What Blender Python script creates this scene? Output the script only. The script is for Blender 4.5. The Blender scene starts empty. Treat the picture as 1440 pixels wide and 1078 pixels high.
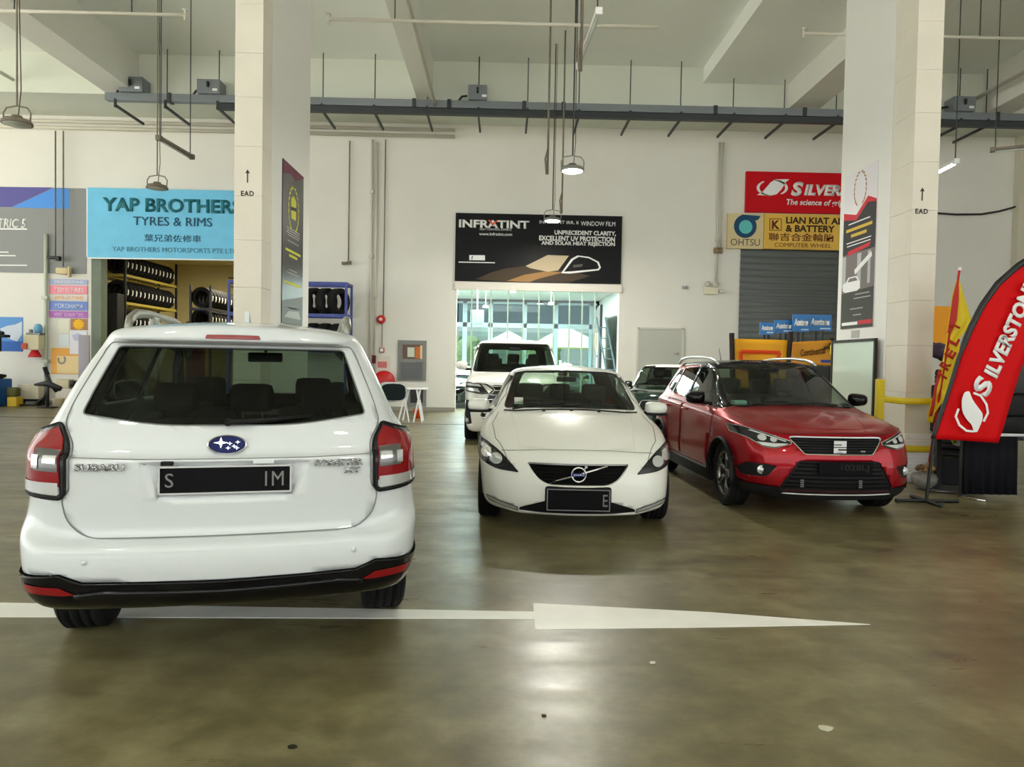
import bpy, bmesh, math, random
from mathutils import Vector as V, Matrix
from mathutils.bvhtree import BVHTree
random.seed(7)
S = bpy.context.scene
COL = S.collection
PI = math.pi
R = math.radians

# ------------------------------------------------------------ camera (and pixel -> place helper)
CAM_H, F_PX, PITCH, YAW, ROLL = 1.47, 1030.0, R(1.69), R(0.8), R(1.05)
_fw = V((math.sin(YAW)*math.cos(PITCH), math.cos(YAW)*math.cos(PITCH), -math.sin(PITCH)))
_rt0 = V((math.cos(YAW), -math.sin(YAW), 0)); _up0 = _rt0.cross(_fw)
_rt = _rt0*math.cos(ROLL) + _up0*math.sin(ROLL)
_up = _up0*math.cos(ROLL) - _rt0*math.sin(ROLL)
CPOS = V((0, 0, CAM_H))
def ray(px, py): return _fw + _rt*((px-720)/F_PX) - _up*((py-539)/F_PX)
def at(px, py, Y):
    r = ray(px, py); return CPOS + r*(Y/r.y)
def atx(px, py, X):
    r = ray(px, py); return CPOS + r*(X/r.x)
def ground(px, py, z=0.0):
    r = ray(px, py); return CPOS + r*((z-CAM_H)/r.z)
cam = bpy.data.cameras.new('camera'); co = bpy.data.objects.new('camera', cam); COL.objects.link(co)
cam.sensor_width = 36; cam.lens = F_PX/1440*36; cam.clip_start = .05; cam.clip_end = 300
co.matrix_world = Matrix(((_rt.x, _up.x, -_fw.x, 0), (_rt.y, _up.y, -_fw.y, 0), (_rt.z, _up.z, -_fw.z, CAM_H), (0, 0, 0, 1)))
S.camera = co

# ------------------------------------------------------------ materials
MATS = {}
def mat(name, col, rough=.5, metal=0, coat=0, spec=.5, emit=None, estr=0, noise=0, nscale=8, bump=0, bscale=40, alpha=None, flake=0):
    if name in MATS: return MATS[name]
    m = bpy.data.materials.new(name); m.use_nodes = True; nt = m.node_tree
    b = nt.nodes['Principled BSDF']
    b.inputs['Base Color'].default_value = (*col, 1); b.inputs['Roughness'].default_value = rough
    b.inputs['Metallic'].default_value = metal; b.inputs['Coat Weight'].default_value = coat
    b.inputs['Coat Roughness'].default_value = .03; b.inputs['Specular IOR Level'].default_value = spec
    if emit: b.inputs['Emission Color'].default_value = (*emit, 1); b.inputs['Emission Strength'].default_value = estr
    tc = None
    if noise or bump:
        tc = nt.nodes.new('ShaderNodeTexCoord')
    if noise:
        n = nt.nodes.new('ShaderNodeTexNoise'); n.inputs['Scale'].default_value = nscale; n.inputs['Detail'].default_value = 6
        nt.links.new(tc.outputs['Object'], n.inputs['Vector'])
        mr = nt.nodes.new('ShaderNodeMapRange'); mr.inputs[1].default_value = .3; mr.inputs[2].default_value = .7
        mr.inputs[3].default_value = 1-noise; mr.inputs[4].default_value = 1+noise
        nt.links.new(n.outputs['Fac'], mr.inputs[0])
        mx = nt.nodes.new('ShaderNodeVectorMath'); mx.operation = 'SCALE'; mx.inputs[0].default_value = col
        nt.links.new(mr.outputs[0], mx.inputs['Scale']); nt.links.new(mx.outputs[0], b.inputs['Base Color'])
    if bump:
        n = nt.nodes.new('ShaderNodeTexNoise'); n.inputs['Scale'].default_value = bscale
        nt.links.new(tc.outputs['Object'], n.inputs['Vector'])
        bp = nt.nodes.new('ShaderNodeBump'); bp.inputs['Strength'].default_value = bump; bp.inputs['Distance'].default_value = .01
        nt.links.new(n.outputs['Fac'], bp.inputs['Height']); nt.links.new(bp.outputs[0], b.inputs['Normal'])
    MATS[name] = m; return m
def glass(name, tint, gloss=1.0, rough=.0, ior=1.5):
    if name in MATS: return MATS[name]
    m = bpy.data.materials.new(name); m.use_nodes = True; nt = m.node_tree; nt.nodes.clear()
    o = nt.nodes.new('ShaderNodeOutputMaterial'); mx = nt.nodes.new('ShaderNodeMixShader')
    t = nt.nodes.new('ShaderNodeBsdfTransparent'); t.inputs[0].default_value = (*tint, 1)
    g = nt.nodes.new('ShaderNodeBsdfGlossy'); g.inputs['Color'].default_value = (gloss, gloss, gloss, 1); g.inputs['Roughness'].default_value = rough
    lw = nt.nodes.new('ShaderNodeLayerWeight'); lw.inputs[0].default_value = .5
    pw = nt.nodes.new('ShaderNodeMath'); pw.operation = 'POWER'; pw.inputs[1].default_value = 5; nt.links.new(lw.outputs['Facing'], pw.inputs[0])
    f = nt.nodes.new('ShaderNodeMath'); f.operation = 'MULTIPLY_ADD'; f.inputs[1].default_value = .9; f.inputs[2].default_value = ((ior-1)/(ior+1))**2; nt.links.new(pw.outputs[0], f.inputs[0])
    nt.links.new(f.outputs[0], mx.inputs[0]); nt.links.new(t.outputs[0], mx.inputs[1]); nt.links.new(g.outputs[0], mx.inputs[2])
    nt.links.new(mx.outputs[0], o.inputs[0]); MATS[name] = m; return m
def W(r, g=None, b=None):     # sRGB 0-255 -> linear
    if g is None: g = b = r
    f = lambda c: (c/255/12.92) if c/255 <= .04045 else ((c/255+.055)/1.055)**2.4
    return (f(r), f(g), f(b))

# ------------------------------------------------------------ objects
def thing(name, label, cat, loc=(0, 0, 0), rotz=0, group=None):
    o = bpy.data.objects.new(name, None); COL.objects.link(o); o.empty_display_size = .1
    o.location = loc; o.rotation_euler = (0, 0, rotz); o['label'] = label; o['category'] = cat
    if group: o['group'] = group
    return o
def obj(name, bm, m, parent=None, smooth=False, loc=None, rot=None, label=None):
    me = bpy.data.meshes.new(name); bm.to_mesh(me); bm.free()
    for x in (m if isinstance(m, (list, tuple)) else [m]): me.materials.append(x)
    if smooth: me.polygons.foreach_set('use_smooth', [True]*len(me.polygons))
    o = bpy.data.objects.new(name, me); COL.objects.link(o)
    if parent: o.parent = parent
    if loc is not None: o.location = loc
    if rot is not None: o.rotation_euler = rot
    if label: o['label'] = label
    return o
def struct(name, bm, m, parent=None, smooth=False):
    o = obj(name, bm, m, parent, smooth)
    if not parent: o['kind'] = 'structure'
    return o
def tag(o, label, cat, group=None, kind=None):
    o['label'] = label; o['category'] = cat
    if group: o['group'] = group
    if kind: o['kind'] = kind
    return o
def dup(root, loc, rotz=None, label=None, group=None):
    def cp(o, par):
        c = o.copy(); COL.objects.link(c)
        if par: c.parent = par
        for ch in list(o.children): cp(ch, c)
        return c
    r = cp(root, None); r.location = loc
    if rotz is not None: r.rotation_euler = (0, 0, rotz)
    if label: r['label'] = label
    if group: r['group'] = group
    return r

# ------------------------------------------------------------ bmesh shapes
def BM(): return bmesh.new()
def box(bm, c, s, bev=0, rot=None, mi=0):
    r = bmesh.ops.create_cube(bm, size=1); vs = r['verts']
    bmesh.ops.scale(bm, vec=s, verts=vs)
    if bev:
        es = list({e for v in vs for e in v.link_edges})
        rr = bmesh.ops.bevel(bm, geom=es, offset=min(bev, min(s)*.49), segments=2, affect='EDGES', profile=.6)
        vs = list({v for f in rr['faces'] for v in f.verts} | {v for v in vs if v.is_valid})
    if rot is not None: bmesh.ops.rotate(bm, cent=(0, 0, 0), matrix=rot, verts=vs)
    bmesh.ops.translate(bm, vec=c, verts=vs)
    if mi:
        for f in {f for v in vs for f in v.link_faces}: f.material_index = mi
    return vs
def b2(bm, lo, hi, bev=0, mi=0):
    return box(bm, [(a+b)/2 for a, b in zip(lo, hi)], [abs(b-a) for a, b in zip(lo, hi)], bev, None, mi)
def tube(bm, pts, r, n=8, caps=True, flat=None):
    pts = [V(p) for p in pts]; rings = []
    rr = r if isinstance(r, (list, tuple)) else [r]*len(pts)
    up = None
    for i, p in enumerate(pts):
        d = (pts[min(i+1, len(pts)-1)] - pts[max(i-1, 0)]).normalized()
        if up is None: up = V((0, 0, 1)) if abs(d.z) < .9 else V((1, 0, 0))
        a = d.cross(up)
        if a.length < 1e-4: a = d.orthogonal()
        a.normalize(); b = a.cross(d).normalized(); up = b
        fx, fy = flat or (1, 1)
        rings.append([bm.verts.new(p + a*math.cos(2*PI*k/n)*rr[i]*fx + b*math.sin(2*PI*k/n)*rr[i]*fy) for k in range(n)])
    for A, B in zip(rings, rings[1:]):
        for k in range(n): bm.faces.new((A[k], A[(k+1) % n], B[(k+1) % n], B[k]))
    if caps:
        bm.faces.new(rings[0][::-1]); bm.faces.new(rings[-1])
    return rings
def cyl(bm, a, b, r, n=24, r2=None): return tube(bm, [a, b], [r, r if r2 is None else r2], n)
def lathe(bm, prof, axis='z', n=32, c=(0, 0, 0), closed=False):
    rings = []; c = V(c)
    for (r, h) in prof:
        ring = []
        for k in range(n):
            t = 2*PI*k/n; x, y = r*math.cos(t), r*math.sin(t)
            p = V((x, y, h)) if axis == 'z' else (V((h, x, y)) if axis == 'x' else V((x, h, y)))
            ring.append(bm.verts.new(c+p))
        rings.append(ring)
    if closed: rings.append(rings[0])
    fs = []
    for A, B in zip(rings, rings[1:]):
        for k in range(n): fs.append(bm.faces.new((A[k], A[(k+1) % n], B[(k+1) % n], B[k])))
    if not closed:
        if prof[0][0] > 1e-6: fs.append(bm.faces.new(rings[0][::-1]))
        if prof[-1][0] > 1e-6: fs.append(bm.faces.new(rings[-1]))
    bmesh.ops.remove_doubles(bm, verts=list({v for r_ in rings for v in r_ if v.is_valid}), dist=1e-6)
    bmesh.ops.recalc_face_normals(bm, faces=[f for f in bm.faces])
    return fs
def prism(bm, poly, d0, d1, plane='xz', mi=0):
    # polygon in (x,z) extruded along y from d0 to d1 (or (y,z) along x, or (x,y) along z)
    def P(a, b, d): return (a, d, b) if plane == 'xz' else ((d, a, b) if plane == 'yz' else (a, b, d))
    A = [bm.verts.new(P(a, b, d0)) for a, b in poly]; B = [bm.verts.new(P(a, b, d1)) for a, b in poly]
    n = len(poly); fs = [bm.faces.new(A), bm.faces.new(B[::-1])]
    for k in range(n): fs.append(bm.faces.new((A[k], B[k], B[(k+1) % n], A[(k+1) % n])))
    bmesh.ops.recalc_face_normals(bm, faces=fs)
    for f in fs: f.material_index = mi
    return fs
def rpoly(poly, r, n=4):
    # round the corners of a 2-D polygon
    out = []; N = len(poly)
    for i in range(N):
        p0, p, p1 = V(poly[i-1]), V(poly[i]), V(poly[(i+1) % N])
        rr = r[i] if isinstance(r, (list, tuple)) else r
        a, b = p0-p, p1-p
        d = min(rr, a.length*.45, b.length*.45)
        if d < 1e-4: out.append(tuple(p)); continue
        A, B = p + a.normalized()*d, p + b.normalized()*d
        for k in range(n+1):
            t = k/n; q = A*(1-t)**2 + p*2*t*(1-t) + B*t*t; out.append(tuple(q))
    return out
def mir(poly): return [(-x, z) for x, z in poly][::-1]
def ell(cx, cz, rx, rz, n=28): return [(cx+rx*math.cos(2*PI*k/n), cz+rz*math.sin(2*PI*k/n)) for k in range(n)]

# ------------------------------------------------------------ lettering (default font -> mesh), facing -Y, centred on loc, fitted to w x h
def text(s, parent, loc, w, h, m, bold=.0, shear=0, ext=.004, rotz=0, rot=None, align='c', name='lettering', sp=1.0, label=None):
    cu = bpy.data.curves.new('t', 'FONT'); cu.body = s; cu.size = 1; cu.offset = bold; cu.shear = shear
    cu.resolution_u = 3; cu.space_character = sp; cu.align_x = 'CENTER'; cu.space_line = .95
    to = bpy.data.objects.new('t', cu); COL.objects.link(to)
    dg = bpy.context.evaluated_depsgraph_get(); dg.update()
    me = bpy.data.meshes.new_from_object(to.evaluated_get(dg)); bpy.data.objects.remove(to); bpy.data.curves.remove(cu)
    bm = BM(); bm.from_mesh(me); bpy.data.meshes.remove(me)
    if not bm.verts: bm.free(); return None
    xs = [v.co.x for v in bm.verts]; ys = [v.co.y for v in bm.verts]
    cx, cy = (min(xs)+max(xs))/2, (min(ys)+max(ys))/2; ww, hh = max(xs)-min(xs), max(ys)-min(ys)
    sx, sy = w/ww, h/hh if h else w/ww
    for v in bm.verts: v.co = V(((v.co.x-cx)*sx, 0, (v.co.y-cy)*sy))
    bmesh.ops.remove_doubles(bm, verts=bm.verts, dist=1e-6)
    if ext:
        g = bmesh.ops.extrude_face_region(bm, geom=list(bm.faces))
        bmesh.ops.translate(bm, vec=(0, -ext, 0), verts=[x for x in g['geom'] if isinstance(x, bmesh.types.BMVert)])
        bmesh.ops.recalc_face_normals(bm, faces=bm.faces)
    return obj(name, bm, m, parent, loc=loc, rot=rot if rot is not None else (0, 0, rotz), label=label)
# ============================================================ car bodies
def lerp_k(knots, y):
    if not isinstance(knots, (list, tuple)): return knots
    if y <= knots[0][0]: return knots[0][1]
    for (a, A), (b, B) in zip(knots, knots[1:]):
        if y <= b: return A + (B-A)*(y-a)/(b-a)
    return knots[-1][1]
FR = [-1, -.74, -.38, 0, .38, .74, 1]
def body_mesh(ys, levels, rb, fb, crown, crease_lv={}, crease_st={}, crease_end={}, c1=.14, c2=.42, sub=2):
    """ys: interior station positions (i1..i_{n-1}); levels: dict(r=(y,z,w), f=(y,z,w), z=knots, w=knots, o={station: (y,z,w)})."""
    n = len(ys)+1; m = len(levels)-1; c = len(FR)-1
    T = []
    for L in levels:
        row = [(L['r'][0]+rb, L['r'][1], L['r'][2])]
        for i in range(1, n):
            y = ys[i-1]
            if i == 1: y = max(y, L['r'][0]+rb+c1)
            if i == 2: y = max(y, L['r'][0]+rb+c2)
            if i == n-1: y = min(y, L['f'][0]-fb-c1)
            if i == n-2: y = min(y, L['f'][0]-fb-c2)
            z, w = lerp_k(L['z'], y), lerp_k(L['w'], y)
            if i in L.get('o', {}):
                oy, oz, ow = L['o'][i]; y = oy if oy is not None else y; z = oz if oz is not None else z; w = ow if ow is not None else w
            row.append((y, z, w))
        row.append((L['f'][0]-fb, L['f'][1], L['f'][2])); T.append(row)
    bm = BM(); vd = {}
    def vert(i, j, k):
        key = (i, j, k)
        if key in vd: return vd[key]
        y, z, w = T[j][i]; t = 1-FR[k]**2; x = w*FR[k]
        if j == m:
            cz, cy = crown[i]; z += cz*t; y += cy*t
        if i == 0: y -= rb*t
        if i == n: y += fb*t
        vd[key] = bm.verts.new((x, y, z)); return vd[key]
    cl = bm.edges.layers.float.new('crease_edge')
    def face(a, b, c_, d): bm.faces.new((vert(*a), vert(*b), vert(*c_), vert(*d)))
    for i in range(n):
        for j in range(m):
            face((i, j, c), (i+1, j, c), (i+1, j+1, c), (i, j+1, c))
            face((i, j, 0), (i, j+1, 0), (i+1, j+1, 0), (i+1, j, 0))
        for k in range(c):
            face((i, m, k), (i, m, k+1), (i+1, m, k+1), (i+1, m, k))
            face((i, 0, k), (i+1, 0, k), (i+1, 0, k+1), (i, 0, k+1))
    for j in range(m):
        for k in range(c):
            face((0, j, k), (0, j, k+1), (0, j+1, k+1), (0, j+1, k))
            face((n, j, k), (n, j+1, k), (n, j+1, k+1), (n, j, k+1))
    inv = {v: k for k, v in vd.items()}
    for e in bm.edges:
        a, b = inv[e.verts[0]], inv[e.verts[1]]; s = 0
        if a[1] == b[1] and a[0] != b[0] and a[2] in (0, c) and a[1] in crease_lv:
            s = max(s, crease_lv[a[1]])
        if a[0] == b[0] and a[1] == b[1] == m and a[0] in crease_st: s = max(s, crease_st[a[0]])
        if a[0] == b[0] and a[0] in (0, n) and a[1] == b[1] and (a[0], a[1]) in crease_end: s = max(s, crease_end[(a[0], a[1])])
        e[cl] = s
    bmesh.ops.recalc_face_normals(bm, faces=bm.faces)
    me = bpy.data.meshes.new('t'); bm.to_mesh(me); bm.free()
    o = bpy.data.objects.new('t', me); COL.objects.link(o)
    md = o.modifiers.new('s', 'SUBSURF'); md.levels = sub; md.render_levels = sub; md.use_limit_surface = True
    dg = bpy.context.evaluated_depsgraph_get(); dg.update()
    m2 = bpy.data.meshes.new_from_object(o.evaluated_get(dg)); bpy.data.objects.remove(o); bpy.data.meshes.remove(me)
    out = BM(); out.from_mesh(m2); bpy.data.meshes.remove(m2)
    for nm in list(out.edges.layers.float.keys()): out.edges.layers.float.remove(out.edges.layers.float[nm])
    out.normal_update(); return out

VIEW = {'rear': (0, 2, V((0, -1, 0))), 'front': (0, 2, V((0, 1, 0))), 'left': (1, 2, V((-1, 0, 0))), 'right': (1, 2, V((1, 0, 0))), 'top': (0, 1, V((0, 0, 1)))}
def in_poly(x, y, P):
    r = False; n = len(P)
    for i in range(n):
        (x1, y1), (x2, y2) = P[i-1], P[i]
        if (y1 > y) != (y2 > y) and x < (x2-x1)*(y-y1)/(y2-y1)+x1: r = not r
    return r
def cut(bm, poly, view, thr=.12, rng=None):
    """knife a 2-D outline into the mesh as seen from `view`; returns the faces inside it."""
    ax, ay, d = VIEW[view]
    X0, X1 = min(p[0] for p in poly)-.02, max(p[0] for p in poly)+.02
    Y0, Y1 = min(p[1] for p in poly)-.02, max(p[1] for p in poly)+.02
    bm.normal_update()
    def ok(f):
        if f.normal.dot(d) < thr: return False
        xs = [v.co[ax] for v in f.verts]; ys_ = [v.co[ay] for v in f.verts]
        if max(xs) < X0 or min(xs) > X1 or max(ys_) < Y0 or min(ys_) > Y1: return False
        return rng is None or rng(f.calc_center_median())
    cand = {f for f in bm.faces if ok(f)}
    for i in range(len(poly)):
        a, b = poly[i-1], poly[i]
        if math.hypot(b[0]-a[0], b[1]-a[1]) < 1e-5: continue
        ux0, ux1, uy0, uy1 = min(a[0], b[0])-1e-3, max(a[0], b[0])+1e-3, min(a[1], b[1])-1e-3, max(a[1], b[1])+1e-3
        sub = []
        for f in list(cand):
            if not f.is_valid: cand.discard(f); continue
            xs = [v.co[ax] for v in f.verts]; yy = [v.co[ay] for v in f.verts]
            if max(xs) < ux0 or min(xs) > ux1 or max(yy) < uy0 or min(yy) > uy1: continue
            sub.append(f)
        if not sub: continue
        co_ = V((0, 0, 0)); no = V((0, 0, 0)); co_[ax], co_[ay] = a; no[ax], no[ay] = (b[1]-a[1]), -(b[0]-a[0])
        g = set(sub)
        for f in sub: g.update(f.edges); g.update(f.verts)
        r = bmesh.ops.bisect_plane(bm, geom=list(g), dist=1e-5, plane_co=co_, plane_no=no.normalized())
        for x in r['geom']:
            if isinstance(x, bmesh.types.BMFace): cand.add(x)
        for x in r['geom_cut']:
            if isinstance(x, bmesh.types.BMEdge): cand.update(x.link_faces)
    res = []
    bm.normal_update()
    for f in cand:
        if not f.is_valid or f.normal.dot(d) < thr*.5: continue
        c = f.calc_center_median()
        if rng and not rng(c): continue
        if in_poly(c[ax], c[ay], poly): res.append(f)
    return res
def take(bm, faces, push=0.0):
    """move faces out of bm into a mesh of their own, pushed along the normals."""
    nb = BM(); vm = {}
    for f in faces:
        for v in f.verts:
            if v not in vm: vm[v] = nb.verts.new(v.co + v.normal*push)
    for f in faces:
        try: nb.faces.new([vm[v] for v in f.verts])
        except ValueError: pass
    bmesh.ops.delete(bm, geom=faces, context='FACES')
    nb.normal_update(); return nb
def rim(nb, r=.003, out=0.0):
    """thin tubes along the border of a panel (gaskets, panel gaps)."""
    o = BM()
    for e in nb.edges:
        if len(e.link_faces) == 1:
            a, b = e.verts
            cyl(o, a.co+a.normal*out, b.co+b.normal*out, r, 5)
    return o
def thick(o, t=.012, offset=-1, inner=None):
    md = o.modifiers.new('thickness', 'SOLIDIFY'); md.thickness = t; md.offset = offset; md.use_quality_normals = False
    if inner is not None:
        o.data.materials.append(inner); md.material_offset = len(o.data.materials)-1; md.material_offset_rim = len(o.data.materials)-1
    return o
class Car:
    def __init__(s, root, bm, paint):
        s.root, s.bm, s.paint = root, bm, paint
        s.bvh = BVHTree.FromBMesh(bm)
    def hit(s, a, b, view):
        ax, ay, d = VIEW[view]; o = V((0, 0, 0)); o[ax], o[ay] = a, b; az = 3-ax-ay
        o[az] = 9*d[az] if az != 1 else (-3 if d[1] < 0 else 12)
        h = s.bvh.ray_cast(o, -d)
        return (h[0], h[1]) if h[0] is not None else (None, None)
    def panel(s, name, poly, view, m, push=-.004, gap=None, src=None, thr=.12, rng=None, thick_=None, label=None, smooth=True, parent=None, gapr=.003):
        bm = src or s.bm
        fs = cut(bm, poly, view, thr, rng)
        if not fs: print('EMPTY PANEL', name); return None, None
        nb = take(bm, fs, push)
        g = rim(nb, gapr) if gap else None
        keep = nb.copy()
        o = obj(name, nb, m, parent or s.root, smooth, label=label)
        if thick_: thick(o, thick_)
        if g: obj('seam' if gap is not M_GASKET else 'gasket', g, gap, o)
        return o, keep
    def ribbon(s, name, pts, view, r, m, step=.03, out=0.0, n=6, flat=None, parent=None):
        P = []
        for (a, b) in zip(pts, pts[1:]):
            L = math.hypot(b[0]-a[0], b[1]-a[1]); k = max(1, int(L/step))
            for t in range(k): P.append((a[0]+(b[0]-a[0])*t/k, a[1]+(b[1]-a[1])*t/k))
        P.append(pts[-1]); Q = []
        for p in P:
            h, nn = s.hit(p[0], p[1], view)
            if h is not None: Q.append(h+nn*out)
        if len(Q) < 2: print('EMPTY RIBBON', name); return None
        bm = BM(); tube(bm, Q, r, n, flat=flat)
        return obj(name, bm, m, parent or s.root, True)
    def finish(s, name='body_shell'):
        o = obj(name, s.bm, s.paint, s.root, True); thick(o, .012, -1, M_INNER); return o

# shared car materials
M_WHITE = mat('white pearl paint', W(208, 212, 214), .35, coat=.8, spec=.2)
M_WHITE2 = mat('warm white paint', W(236, 236, 229), .35, coat=.8, spec=.2)
M_RED = mat('metallic red paint', (.30, .002, .008), .30, metal=.45, coat=.45, spec=.1)
M_BLACKP = mat('gloss black trim', (.004, .004, .005), .12, spec=.22, coat=.1)
M_PLAST = mat('matte black plastic', (.010, .010, .011), .6, spec=.2)
M_INNER = mat('dark inner trim', (.01, .01, .011), .7)
M_GASKET = mat('black rubber gasket', (.008, .008, .008), .6, spec=.2)
M_GAPW = mat('grey panel gap', W(120, 122, 120), .7)
M_GAPR = mat('dark red panel gap', (.05, .002, .003), .6)
M_CHROME = mat('chrome', (.8, .8, .8), .08, metal=1)
M_SILVER = mat('satin silver', (.62, .62, .6), .3, metal=1)
M_GREYMET = mat('grey alloy', (.2, .2, .2), .35, metal=.8)
M_TYRE = mat('tyre rubber', (.011, .011, .011), .75, spec=.2, bump=.2, bscale=60)
M_SEAT = mat('dark seat fabric', (.03, .029, .028), .8, spec=.2)
M_DASH = mat('dark dashboard', (.014, .014, .014), .6)
M_LRED = mat('red lamp lens', (.24, .003, .007), .15, coat=.5, spec=.3)
M_LCLR = mat('clear lamp lens', (.72, .74, .76), .12, metal=.55, coat=1)
M_LDARK = mat('smoked lamp housing', (.02, .02, .022), .2, coat=.3, spec=.2)
M_GTINT = glass('privacy tinted glass', (.24, .29, .24), .45)
M_GCLEAR = glass('green tinted windscreen glass', (.58, .68, .60), .8)
M_GSIDE = glass('side window glass', (.4, .46, .43))
M_PLATE = mat('black number plate', (.004, .004, .005), .6, spec=.1)
M_PLTXT = mat('worn plate characters', W(128), .6, spec=.1)
M_PLTXTD = mat('dim plate characters', W(52), .6, spec=.1)
M_MIRROR = mat('mirror glass', (.8, .8, .8), .02, metal=1)

def wheel(parent, x, y, r=.34, w=.22, rr=.225, spokes=5, rimm=None, side=1, loc_only=None):
    rimm = rimm or M_SILVER
    root = bpy.data.objects.new('wheel', None); COL.objects.link(root); root.parent = parent; root.location = (x, y, r)
    if side < 0: root.rotation_euler = (0, 0, PI)
    h = w/2
    bm = BM(); pr = [(rr, -h*.80), (rr+.03, -h*.98), (r*.93, -h), (r*.985, -h*.86)]
    for k in range(4):
        a = -h*.78 + k*h*.42; pr += [(r, a), (r, a+h*.28), (r-.009, a+h*.29), (r-.009, a+h*.41)]
    pr = [p for p in pr if p[1] < h*.8] + [(r, h*.8), (r*.985, h*.86), (r*.93, h), (rr+.03, h*.98), (rr, h*.80)]
    lathe(bm, pr, 'x', 56, closed=True); obj('tyre', bm, M_TYRE, root, True)
    bm = BM(); lathe(bm, [(rr, -h*.8), (rr+.008, -h*.84), (rr-.012, -h*.6), (rr-.02, h*.5), (rr-.008, h*.78), (rr+.008, h*.86), (rr, h*.8)], 'x', 48, closed=True)
    lathe(bm, [(0, h*.66), (.055, h*.66), (.07, h*.5), (.07, h*.1), (0, h*.1)], 'x', 24)
    for k in range(spokes):
        t = 2*PI*k/spokes
        for dt in (-.13, .13):
            p0 = V((h*.52, math.cos(t+dt*.6)*.05, math.sin(t+dt*.6)*.05)); p1 = V((h*.66, math.cos(t+dt)*(rr-.01), math.sin(t+dt)*(rr-.01)))
            tube(bm, [p0, (p0+p1)/2+V((.008, 0, 0)), p1], [.019, .015, .017], 6)
    o = obj('rim', bm, rimm, root, True)
    bm = BM(); lathe(bm, [(0, -h*.2), (rr*.72, -h*.2), (rr*.72, -h*.05), (0, -h*.05)], 'x', 32); obj('brake_disc', bm, M_GREYMET, root)
    return root
def wheels(root, yr, yf, xt, **k):
    for y in (yr, yf):
        wheel(root, -xt, y, side=-1, **k); wheel(root, xt, y, side=1, **k)
def arches(car, yr, yf, r, zc, liner=True, m=None):
    for y in (yr, yf):
        P = [(y+r*math.cos(t*PI/18), zc+r*math.sin(t*PI/18)) for t in range(-6, 25)]
        P = [p for p in P if p[1] > .10]; P = P + [(P[-1][0], .10), (P[0][0], .10)]
        for v in ('left', 'right'):
            fs = cut(car.bm, P, v, .02, (lambda c: c.x > .55) if v == 'right' else (lambda c: c.x < -.55))
            if fs: bmesh.ops.delete(car.bm, geom=fs, context='FACES')
        if liner:
            for s in (-1, 1):
                bm = BM(); A = []; n = 20
                for t in range(n+1):
                    a = PI*1.08*t/n - PI*.04; A.append([bm.verts.new((s*xx, y+(r+.015)*math.cos(a), zc+(r+.015)*math.sin(a))) for xx in (.84, .55)])
                for p, q in zip(A, A[1:]): bm.faces.new((p[0], p[1], q[1], q[0]))
                bm.faces.new([p[1] for p in A])
                o = obj('wheel_arch_liner', bm, M_INNER, car.root, True)
def seat(name, parent, x, y, z, w=.50, back=.62, tilt=.22, head=True, d=1, m=None, hw=.26):
    m = m or M_SEAT
    bm = BM(); box(bm, (x, y+.22*d, z+.07), (w, .50, .16), .05); o = obj(name, bm, m, parent, True)
    b = BM(); rot = Matrix.Rotation(tilt*d, 3, 'X')
    for vs in [box(b, (0, 0, back/2), (w, .14, back), .055)]: pass
    bmesh.ops.rotate(b, cent=(0, 0, 0), matrix=rot, verts=b.verts); bmesh.ops.translate(b, vec=(x, y, z+.1), verts=b.verts)
    obj('seat_back', b, m, o, True)
    if head:
        hs = [0] if w < .8 else [-w*.34, 0, w*.34]
        for hx in hs:
            b = BM(); box(b, (0, 0, back+.13), (hw, .10, .18), .05)
            for sx in (-.06, .06): cyl(b, (sx, 0, back-.02), (sx, 0, back+.1), .007, 8)
            bmesh.ops.rotate(b, cent=(0, 0, 0), matrix=rot, verts=b.verts); bmesh.ops.translate(b, vec=(x+hx, y, z+.1), verts=b.verts)
            obj('head_restraint', b, m, o, True)
    return o
def interior(root, y0, y1, w, zf, y_rear, y_front, y_dash, zs, zd, rhd=1, dash_m=None):
    bm = BM(); b2(bm, (-w, y0, zf), (w, y1, zf+.04)); obj('cabin_floor', bm, M_INNER, root)
    seat('rear_bench', root, 0, y_rear, zs, w=w*1.72, back=.60, tilt=-.2)
    for s in (-1, 1): seat('front_seat', root, s*.37, y_front, zs, w=.50, back=.62, tilt=-.2)
    bm = BM(); dw = w+.02
    prof = [(y_dash-.22, zd-.30), (y_dash-.28, zd-.12), (y_dash-.2, zd-.03), (y_dash, zd), (y_dash+.30, zd-.06), (y_dash+.38, zd-.25)]
    prism(bm, prof, -dw, dw, 'yz'); o = obj('dashboard', bm, dash_m or M_DASH, root)
    bm = BM(); n = 32; P = [(.18*math.cos(2*PI*k/n), 0, .18*math.sin(2*PI*k/n)) for k in range(n+1)]; tube(bm, P, .016, 8, caps=False)
    box(bm, (0, .0, 0), (.14, .05, .11), .02)
    for t in (0, PI, -PI/2): tube(bm, [(0, 0, 0), (.17*math.cos(t), 0, .17*math.sin(t))], .018, 6)
    obj('steering_wheel', bm, M_DASH, root, True, loc=(.37*rhd, y_dash-.38, zd-.08), rot=(R(-25), 0, 0))
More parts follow.
